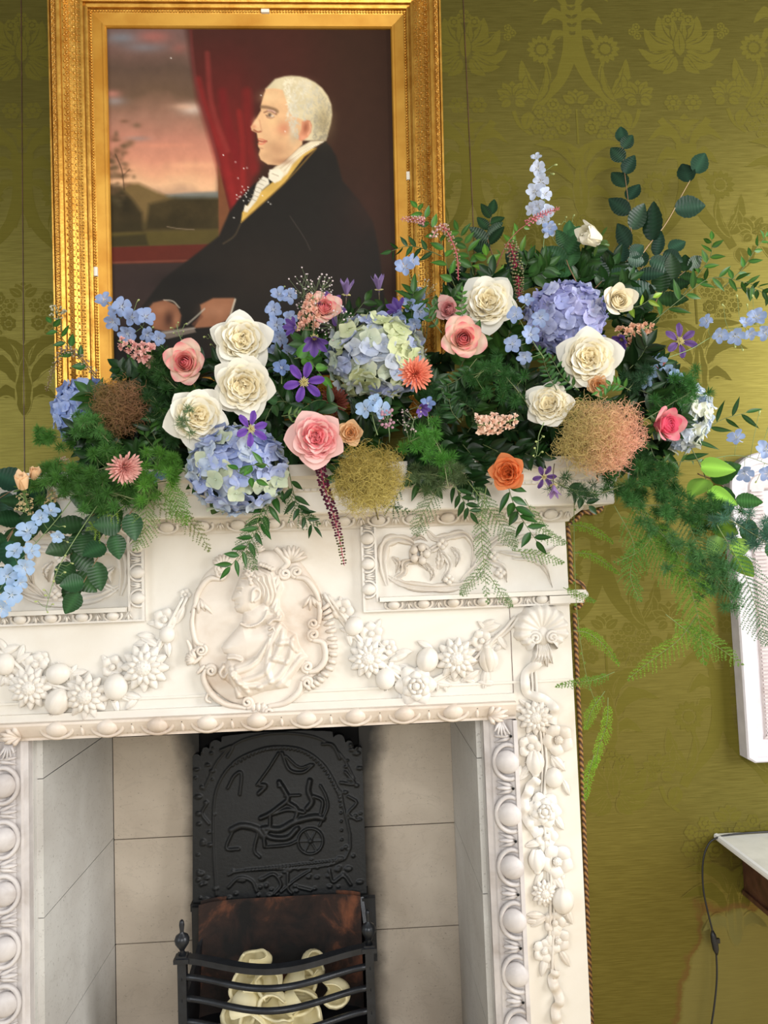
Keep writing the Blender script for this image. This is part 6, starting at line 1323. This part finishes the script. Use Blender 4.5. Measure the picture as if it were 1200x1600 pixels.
# pokeweed racemes
GN = (150, 150, 110)
raceme([(150, 585), (118, 552), (98, 548), (84, 575), (72, 612)], (-.14, -.06), 90, .009, .0026, (196, 186, 156), (176, 150, 130), (120, 96, 70), 'drooping pale pokeweed raceme hanging beside the gilt frame')
raceme([(664, 346), (650, 343), (626, 342)], (-.06, -.06), 46, .009, .0026, (226, 170, 176), (232, 196, 190), (200, 110, 120), 'short pink pokeweed raceme crossing the gilt frame')
raceme([(676, 372), (684, 356), (700, 352)], -.08, 20, .008, .0034, (236, 216, 200), (226, 190, 180), (200, 130, 130), 'cream-pink pokeweed tip beside the frame edge')
raceme([(690, 352), (702, 368), (714, 400), (716, 438)], (-.08, -.10), 70, .0085, .0027, (206, 150, 150), (176, 168, 128), (206, 90, 106), 'pink pokeweed raceme hanging down above the pale pink rose')
raceme([(822, 350), (845, 336), (874, 325)], (-.05, -.05), 60, .008, .0026, (236, 176, 178), (224, 130, 146), (190, 90, 104), 'pink pokeweed raceme arching in front of the tall delphinium')
raceme([(796, 380), (806, 410), (810, 440), (812, 470)], (-.08, -.10), 150, .016, .0030, (150, 168, 110), (176, 150, 120), (190, 62, 92), 'green-and-crimson pokeweed raceme beside the lilac hydrangea')
raceme([(500, 728), (508, 765), (520, 800), (530, 840), (538, 884)], (-.24, -.22), 130, .0105, .0040, (72, 24, 46), (110, 34, 66), (190, 70, 100), 'dark purple berry raceme dangling below the shelf', ends=(120, 130, 70))
# ================================================================== foliage
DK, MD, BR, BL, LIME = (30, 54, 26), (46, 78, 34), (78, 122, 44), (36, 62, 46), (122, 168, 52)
def ruscus(pts, Y, n, label, col=MD, L=.052, W=.017, **k): sprig('ruscus_sprig', pts, Y, n, L, W, col, label, **k)
def beech(pts, Y, n, label, col=BL, L=.066, W=.044, **k): sprig('beech_branch', pts, Y, n, L * 1.22, W * 1.15, col, label, shape=1, pleat=.0016, fold=.12, curl=.1, stemc=k.pop('stemc', (120, 92, 62)), stemr=.0018, ang=k.pop('ang', 45), jit=.22, **k)
def pinnate(pts, Y, n, label, col=MD, L=.024, W=.010, **k): sprig('jasmine_sprig', pts, Y, n, L, W, col, label, pair=True, ang=58, jit=.15, **k)
beech([(962, 470), (985, 380), (982, 320), (976, 270), (972, 222)], (-.02, .02), 8, 'upright branch of dark serrated leaves rising tallest against the green silk', ang=38, L=.06, W=.042, sizes=(1.15, .7), t0=.2)
beech([(985, 440), (1005, 395), (1040, 350), (1068, 300), (1085, 270)], (-.02, .02), 3, 'bare twig with two big serrated leaves and one at its tip, leaning over the wall', L=.074, W=.048, sizes=(1.1, .9), t0=.25, stemc=(170, 140, 106))
beech([(960, 500), (985, 450), (1010, 410), (1045, 390)], (-.04, 0), 8, 'cluster of dark serrated leaves behind the half-open ivory rose', L=.07)
beech([(900, 440), (885, 405), (888, 372)], (-.10, -.08), 6, 'pleated green leaf fan directly above the lilac hydrangea', col=(48, 84, 50), L=.062, W=.036, ang=34)
beech([(930, 450), (955, 425), (985, 400)], (-.06, -.04), 6, 'dark pleated leaves between the closed rosebud and the half-open one', L=.06)
beech([(850, 450), (830, 425), (810, 410)], (-.06, -.04), 5, 'dark pleated leaves between the green-and-crimson raceme and the lilac hydrangea', L=.05)
beech([(1005, 500), (1040, 450), (1075, 420)], (-.02, 0), 7, 'shadowed beech-like leaves against the wall beside the salmon stock', col=DK)
beech([(770, 400), (762, 370), (768, 335)], (0, .02), 7, 'dark upright leaves against the wall between the frame and the tall delphinium', L=.056, W=.03, col=(32, 58, 34))
beech([(200, 770), (150, 800), (115, 850), (112, 905)], (-.18, -.2), 9, 'hanging branch of dark oval leaves in front of the upper carved panel', L=.07, W=.05, col=(40, 68, 36))
beech([(110, 770), (60, 790), (30, 815), (5, 850)], (-.16, -.18), 6, 'oval-leaved branch over the end of the shelf behind the light blue spray', L=.07, W=.05, col=(36, 66, 38))
beech([(220, 780), (190, 820), (160, 860), (122, 925)], (-.2, -.22), 6, 'oval-leaved twig with one round leaf at its low tip', L=.062, W=.048, col=(38, 70, 40))
beech([(70, 740), (30, 760), (-20, 790)], (-.14, -.14), 4, 'broad dark leaves at the extreme end of the shelf', L=.08, W=.054, col=(30, 62, 44))
beech([(20, 830), (5, 860), (-10, 900)], (-.2, -.22), 3, 'broad blue-green leaf pair lowest at the shelf end beside the light blue delphinium', L=.08, W=.056, col=(40, 76, 56))
beech([(1090, 740), (1130, 760), (1180, 820), (1215, 850)], (-.12, -.12), 6, 'broad green leaves hanging before the white wall frame', L=.072, W=.05, col=(56, 98, 48))
sprig('lime_leaf_shoot', [(1080, 700), (1100, 740), (1110, 780), (1120, 830), (1150, 870)], (-.16, -.18), 7, .085, .066, (116, 156, 58), 'lime-green shoot of big soft leaves near the white frame', shape=2, curl=.1, fold=.06)
sprig('lime_leaf_shoot', [(940, 470), (990, 480), (1020, 465)], (-.12, -.12), 4, .042, .018, (120, 150, 50), 'yellow-green leaf tip beside the half-open ivory rose', shape=0)
ruscus([(1000, 520), (1060, 470), (1110, 435), (1160, 440), (1200, 455)], (-.06, -.02), 16, 'long glossy ruscus stem stretching over the wall above the delphinium branch', sizes=(1.1, .7), col=(52, 88, 36))
ruscus([(1060, 470), (1090, 430), (1110, 400), (1112, 375)], (-.02, .02), 9, 'glossy ruscus tip pointing up beside the long ruscus stem', L=.05, W=.018, col=(62, 104, 40))
ruscus([(1130, 450), (1160, 420), (1180, 390), (1196, 370)], (-.0, .02), 9, 'small ruscus tip at the edge over the bare wall', L=.042, W=.014, col=(66, 110, 48))
ruscus([(1150, 450), (1180, 452), (1215, 470)], -.02, 7, 'dangling ruscus leaflets by the delphinium buds', L=.036, W=.015)
ruscus([(720, 470), (700, 420), (690, 380), (668, 345), (652, 325)], (-.08, -.04), 12, 'bright green leafy shoot climbing over the gilt frame corner', L=.046, W=.019, col=(70, 116, 46))
ruscus([(690, 400), (660, 388), (635, 385), (612, 392)], (-.06, -.08), 9, 'dark pointed shoot crossing the inside of the gilt frame', L=.042, W=.015, col=(40, 72, 36))
ruscus([(740, 430), (730, 390), (716, 360)], (-.04, -.02), 9, 'leafy green shoot right beside the gilt frame against the wall', col=(64, 106, 44), L=.05, W=.02)
ruscus([(790, 470), (765, 430), (760, 400)], (-.08, -.06), 7, 'broad fresh green leaves above the cream rose near the racemes', col=(84, 124, 42), L=.055, W=.024)
ruscus([(865, 430), (820, 400), (800, 380)], (-.06, -.04), 6, 'light green lance leaves in front of the pink arching raceme', col=(88, 128, 44), L=.052, W=.018)
ruscus([(150, 590), (120, 555), (98, 530), (80, 505)], (-.12, -.05), 8, 'pokeweed leaves on the stem beside the drooping raceme', L=.046, W=.018, col=(58, 102, 44))
ruscus([(440, 740), (420, 790), (395, 840), (360, 885)], (-.18, -.2), 18, 'ruscus stem hanging over the medallion crown', L=.052, W=.017, col=(44, 84, 34))
ruscus([(450, 730), (460, 775), (470, 800), (490, 822)], (-.2, -.2), 10, 'ruscus stem hanging beside the dark berry raceme', L=.046, W=.014, col=(36, 66, 32))
ruscus([(790, 740), (800, 780), (815, 810), (838, 845)], (-.22, -.22), 11, 'ruscus stem hanging below the orange rose', L=.056, W=.021, col=(38, 72, 30))
ruscus([(700, 740), (720, 775), (735, 800)], (-.18, -.18), 9, 'ruscus tip hanging over the cornice between fern fronds', L=.05, W=.016, col=(34, 64, 28))
ruscus([(480, 640), (430, 630), (400, 700)], (-.2, -.2), 9, 'glossy round-leaved shoot between the cream roses and the purple clematis', L=.04, W=.024, col=(36, 66, 30), shape=2)
ruscus([(540, 640), (500, 625), (470, 640)], (-.2, -.22), 8, 'glossy dark leaves under the open purple clematis', L=.048, W=.026, col=(34, 62, 30), shape=2)
ruscus([(560, 560), (545, 510), (570, 470)], (-.1, -.06), 10, 'mid-green leaves under the two mauve clematis buds', L=.06, W=.024, col=(46, 72, 32))
ruscus([(640, 560), (620, 505), (598, 480)], (-.1, -.06), 9, 'mid-green leaves between the lone mauve bud and the hydrangea', L=.055, W=.022, col=(44, 70, 32))
ruscus([(460, 560), (480, 560), (505, 590)], (-.22, -.2), 6, 'fresh green clematis leaves below the violet clematis', L=.044, W=.026, col=(70, 118, 46), shape=2)
ruscus([(420, 730), (410, 725), (370, 735), (400, 750)], -.32, 6, 'three or four green leaves lying across the blue-green hydrangea', L=.04, W=.018, col=(58, 100, 40))
ruscus([(250, 700), (230, 660), (210, 640)], (-.16, -.14), 10, 'dark leaves between the brown smoke bush and the lowest cream rose', col=DK)
ruscus([(300, 740), (260, 720), (225, 680)], (-.18, -.16), 12, 'curling green vine leaves left of the blue-green hydrangea', L=.045, W=.016, col=(54, 88, 38), curl=.5)
ruscus([(1050, 760), (1075, 700), (1120, 660), (1165, 645)], (-.1, -.08), 10, 'long narrow leaves fanning from the pale hydrangea toward the wall', L=.075, W=.016, col=(48, 82, 40))
ruscus([(980, 720), (1010, 690), (1030, 720), (1090, 720)], (-.18, -.16), 12, 'twining small-leaved vine under the sideways pink rose', L=.03, W=.012, col=(60, 92, 44))
ruscus([(880, 760), (900, 770), (920, 790)], -.2, 5, 'dark leaf by the hanging lilac clematis', L=.04, W=.02, col=DK)
pinnate([(735, 530), (722, 490), (722, 455)], (-.18, -.16), 8, 'pinnate sprig crossing between the two pink roses', col=(64, 104, 44))
pinnate([(690, 520), (670, 490), (685, 470)], (-.16, -.14), 7, 'pinnate leaves beside the pale pink rose and the blue delphinium', col=(52, 86, 38))
pinnate([(745, 560), (720, 590), (690, 610), (720, 640)], (-.2, -.2), 11, 'pinnate sprig below the pink-edged cream rose', col=(40, 74, 34), L=.03, W=.012)
pinnate([(870, 610), (855, 580), (845, 548)], (-.24, -.22), 8, 'pinnate sprig between the two cream roses by the lilac hydrangea', col=(46, 82, 36))
pinnate([(905, 610), (880, 590), (862, 560)], (-.24, -.24), 6, 'short pinnate sprig touching the large cream rose', col=(50, 84, 38))
pinnate([(985, 610), (960, 600), (935, 612)], (-.24, -.24), 6, 'fresh pinnate sprig above the orange-pink smoke bush', col=(66, 112, 44))
pinnate([(720, 660), (705, 640), (700, 600)], (-.2, -.2), 10, 'fern-like pinnate leaves between coral bloom and peach stock', col=(34, 64, 30), L=.034, W=.011)
pinnate([(400, 560), (400, 640), (370, 680)], (-.19, -.2), 9, 'small dark pinnate leaves between the cream roses and hydrangea', col=(36, 64, 32))
pinnate([(440, 650), (470, 650), (450, 690)], (-.22, -.24), 9, 'yellowish-edged pinnate leaves above the blush rosette', col=(86, 112, 58), L=.022, W=.007)

sprig('raceme_stalk', [(770, 430), (790, 385), (808, 362), (824, 350)], (-.05, -.05), 4, .03, .012, (80, 120, 50), 'reddish pokeweed stalk leading to the pink tip in front of the tall delphinium', stemc=(150, 84, 70), stemr=.0018)
# dense background leaves that fill the arrangement; nothing in the photo tells them apart
ENV = [(118, 700), (150, 600), (235, 570), (330, 545), (420, 560), (445, 500), (540, 490), (600, 480), (680, 470), (700, 420), (760, 420), (840, 400), (930, 400), (1000, 440), (1035, 500), (1040, 580), (1075, 640), (1070, 700), (1000, 730), (900, 735), (850, 740), (700, 752), (520, 745), (440, 770), (300, 755), (200, 770), (110, 770)]
r6 = np.random.default_rng(77); cnt = 0
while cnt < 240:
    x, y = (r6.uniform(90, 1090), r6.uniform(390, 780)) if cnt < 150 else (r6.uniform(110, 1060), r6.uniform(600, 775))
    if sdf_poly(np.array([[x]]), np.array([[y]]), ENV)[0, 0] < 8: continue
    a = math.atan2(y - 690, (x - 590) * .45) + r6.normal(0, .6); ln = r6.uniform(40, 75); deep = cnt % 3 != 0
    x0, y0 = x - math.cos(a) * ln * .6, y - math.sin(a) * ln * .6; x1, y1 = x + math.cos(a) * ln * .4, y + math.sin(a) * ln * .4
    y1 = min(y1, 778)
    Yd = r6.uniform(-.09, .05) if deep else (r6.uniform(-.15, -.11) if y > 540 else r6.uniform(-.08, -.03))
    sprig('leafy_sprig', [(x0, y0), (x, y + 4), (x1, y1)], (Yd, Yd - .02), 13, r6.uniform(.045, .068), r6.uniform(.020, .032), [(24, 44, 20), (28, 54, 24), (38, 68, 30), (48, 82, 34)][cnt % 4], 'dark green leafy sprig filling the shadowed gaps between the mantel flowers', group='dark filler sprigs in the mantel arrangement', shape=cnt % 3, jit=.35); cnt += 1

# feathery asparagus ferns
puffs([(830, 640), (800, 600), (770, 575), (740, 590)], (-.2, -.22), 'dark tufted fern below the sky-blue delphinium and beside the cream rose', npuff=26, spread=.05, col=(47, 91, 39))
puffs([(700, 760), (690, 710), (670, 680), (640, 690)], (-.22, -.25), 'bright tufted fern beside the olive smoke bush', npuff=24, spread=.042, col=(71, 127, 46))
puffs([(720, 770), (690, 745), (650, 740)], (-.2, -.2), 'greyish tufted fern above the cornice beside the bright tufts', npuff=20, spread=.045, col=(79, 98, 60))
puffs([(320, 620), (280, 610), (250, 580), (225, 560)], (-.18, -.16), 'dark feathery fern under the pink-and-cream rose', npuff=26, spread=.045, col=(45, 83, 34))
puffs([(280, 700), (262, 660), (240, 620)], (-.2, -.18), 'dark feathery fern between smoke bush and lowest cream rose', npuff=20, spread=.04, col=(41, 75, 34))
puffs([(200, 720), (150, 735), (100, 750), (60, 760)], (-.2, -.2), 'light green tufted fern around the apricot buds', npuff=60, spread=.055, col=(69, 115, 46))
puffs([(160, 700), (120, 690), (80, 680), (64, 672)], (-.12, -.08), 'thin tufted fern against the wall above the apricot buds', npuff=18, spread=.03, col=(79, 131, 53))
puffs([(210, 780), (170, 770), (130, 775)], (-.22, -.22), 'tufted fern low at the shelf edge under the dusty pink chrysanthemum', npuff=40, spread=.055, col=(60, 103, 41))
puffs([(170, 690), (140, 660), (125, 670)], (-.2, -.18), 'fine fern veiling the lower part of the periwinkle hydrangea', npuff=14, spread=.035, col=(78, 127, 60))
puffs([(300, 680), (292, 660), (286, 640)], -.31, 'wisp of fern lying on the lowest cream rose', npuff=6, spread=.02, col=(95, 119, 81), K=60, rad=.015)
puffs([(1000, 660), (1050, 630), (1080, 610), (1070, 590)], (-.16, -.16), 'feathery fern veiling the whitish-blue hydrangea', npuff=30, spread=.045, col=(62, 115, 51))
puffs([(980, 610), (1000, 590), (1010, 600)], (-.16, -.14), 'dark feathery fern between cream rose and delphinium cluster', npuff=16, spread=.04, col=(43, 77, 46))
puffs([(860, 750), (895, 765), (930, 770)], (-.2, -.2), 'dark fern tufts in front of the shelf end', npuff=14, spread=.032, col=(43, 75, 39), K=70)
puffs([(940, 770), (985, 755), (1020, 745), (1060, 750)], (-.2, -.2), 'rich green fern mass below the orange-pink smoke bush', npuff=56, spread=.055, col=(51, 95, 41))
puffs([(980, 790), (1030, 790), (1080, 800), (1130, 810)], (-.2, -.2), 'rich green fern mass hanging lower toward the wall frame', npuff=54, spread=.055, col=(58, 104, 48))
puffs([(1000, 800), (1060, 860), (1110, 900), (1140, 930)], (-.19, -.19), 'soft green fern cloud between the braid corner and the white frame', npuff=50, spread=.06, col=(71, 115, 62))
puffs([(930, 720), (970, 720), (1010, 700)], (-.16, -.16), 'deep green fern tufts behind the orange-pink smoke bush', npuff=24, spread=.045, col=(43, 81, 37))
puffs([(300, 740), (250, 730), (215, 770)], (-.22, -.23), 'bright green fern plume between the dusty pink chrysanthemum and the blue-green hydrangea', npuff=30, spread=.045, col=(82, 133, 46))
puffs([(640, 640), (700, 620), (740, 640)], (-.17, -.17), 'dark fern behind the peach stock and coral chrysanthemum', npuff=24, spread=.05, col=(38, 73, 34))
puffs([(1120, 800), (1170, 830), (1200, 850)], (-.24, -.24), 'blurred blue-green fern tufts in front of the white frame', npuff=20, spread=.05, col=(76, 119, 97))
G2 = 'asparagus fern trailing from the arrangement'
frond([(980, 770), (1010, 830), (1040, 880), (1090, 930)], -.18, .075, 'wide fern frond spreading over the wall below the lime leaves', (96, 142, 54), dens=1.2)
frond([(1060, 780), (1090, 850), (1120, 900), (1160, 950)], -.2, .08, 'blue-green fern frond reaching the edge of the white frame', (78, 124, 72), dens=1.2)
frond([(1010, 800), (1060, 870), (1090, 960), (1100, 1040)], -.19, .07, 'long fern frond drooping straight down the wall beside the white frame', (104, 150, 50), dens=1.2)
frond([(1120, 820), (1160, 890), (1185, 960), (1200, 1010)], -.24, .07, 'cool green fern frond hanging in front of the white frame', (84, 132, 86), dens=1.1)
frond([(1040, 960), (1080, 990), (1120, 1010), (1160, 1040)], -.18, .05, 'thin fern tip beside the lower moulding of the white frame', (120, 160, 60))
frond([(1090, 960), (1060, 1000), (1020, 1030), (980, 1062)], -.18, .042, 'yellow-green fern tip trailing toward the chimneypiece', (126, 160, 50))
frond([(1000, 790), (1020, 830), (1000, 860), (960, 880)], -.18, .05, 'fern frond curving back beneath the rich green mass', (88, 136, 50))
frond([(960, 790), (990, 850), (985, 900), (1000, 940)], -.18, .05, 'loose fern frond hanging beside the braid corner', (96, 140, 56))
frond([(888, 820), (910, 822), (935, 832), (958, 848)], -.1, .020, 'short bright fern tip just under the shelf corner', (116, 158, 44), dens=1.6)
frond([(895, 864), (920, 866), (945, 880), (966, 896)], -.1, .018, 'short bright fern tip second below the shelf corner', (116, 158, 44), dens=1.6)
frond([(880, 918), (905, 930), (930, 940)], -.1, .018, 'short fern tip lying across the rounded ledge end', (110, 150, 52), dens=1.6)
frond([(896, 985), (920, 990), (945, 1010), (968, 1040)], -.1, .024, 'bright fern spray at the height of the scallop shell', (118, 160, 44), dens=1.6)
frond([(960, 1050), (930, 1062), (900, 1066), (868, 1072)], -.1, .022, 'fern spray crossing the carved leg edge under the shell', (110, 150, 56), dens=1.6)
frond([(945, 1080), (925, 1110), (915, 1140)], -.1, .026, 'light fern spray lower on the braid, above the last tips', (124, 164, 48), dens=1.6)
frond([(950, 1090), (948, 1130), (935, 1170), (930, 1200)], -.1, .024, 'lime fern tassel hanging beside the braid', (134, 176, 50), dens=1.8)
frond([(928, 1180), (920, 1210), (915, 1250)], -.1, .020, 'last lime fern tassel lowest on the wall by the braid', (130, 172, 48), dens=1.8)
frond([(900, 742), (897, 800), (898, 880), (902, 960), (915, 1050), (935, 1110)], -.1, .006, 'long bare fern stem running down the end of the chimneypiece', (120, 150, 60), dens=.25)
frond([(760, 760), (752, 820), (756, 880), (762, 945)], (-.2, -.12), .035, 'hanging fern spray in front of the acanthus relief', (110, 140, 84), dens=1.0)
frond([(690, 750), (675, 780), (656, 812), (650, 836)], (-.18, -.14), .045, 'flat grey-green fern frond over the cornice', (116, 136, 96), dens=1.3)
frond([(730, 750), (760, 790), (790, 830), (806, 858)], (-.18, -.14), .045, 'flat fern frond pointing down toward the middle of the relief', (104, 134, 80), dens=1.2)
frond([(760, 880), (735, 910), (720, 930)], (-.14, -.12), .026, 'small fern tip over the egg-and-dart ledge', (112, 140, 88), dens=1.3)
frond([(765, 900), (785, 930), (800, 948)], (-.14, -.12), .024, 'small fern tip pointing at the carved swag', (112, 140, 88), dens=1.3)
frond([(820, 780), (850, 830), (885, 850)], (-.18, -.12), .03, 'fern tip in front of the cornice end', (104, 140, 70), dens=1.2)
frond([(800, 860), (845, 868), (882, 880)], (-.14, -.12), .026, 'fern wisp lying over the relief end', (112, 148, 70), dens=1.2)
frond([(240, 760), (280, 800), (310, 830), (328, 862)], (-.2, -.16), .035, 'thin wiry fern strand over the plain frieze beside the medallion', (120, 128, 72), dens=.8)
frond([(220, 760), (260, 800), (300, 812)], (-.2, -.16), .03, 'thin wiry fern strand against the cornice', (126, 134, 80), dens=.8)
frond([(240, 740), (230, 790), (225, 830), (210, 860)], (-.22, -.18), .05, 'soft fern frond hanging over the upper panel corner', (110, 140, 72), dens=1.1)
frond([(260, 745), (275, 780), (290, 820)], (-.24, -.2), .045, 'bright curved fern frond beside the blue-green hydrangea', (98, 150, 44), dens=1.5)
frond([(330, 720), (340, 760), (350, 800)], (-.22, -.2), .035, 'fern tip hanging under the blue-green hydrangea', (76, 116, 52), dens=1.2)
frond([(420, 770), (400, 820), (385, 860), (400, 890)], (-.2, -.18), .05, 'misty fern frond veiling the medallion crown', (96, 126, 76), dens=1.3)
frond([(450, 760), (465, 800), (500, 820)], (-.2, -.18), .04, 'fern frond hanging between hydrangea and dark berries', (70, 104, 54), dens=1.2)
frond([(630, 760), (612, 790), (640, 800)], (-.22, -.2), .03, 'dark fern wisp beside the olive smoke bush', (52, 84, 44), dens=1.1)
frond([(195, 790), (150, 830), (170, 800)], (-.22, -.22), .04, 'yellow-green wiry fern among the hanging oval leaves', (120, 150, 56), dens=.9)
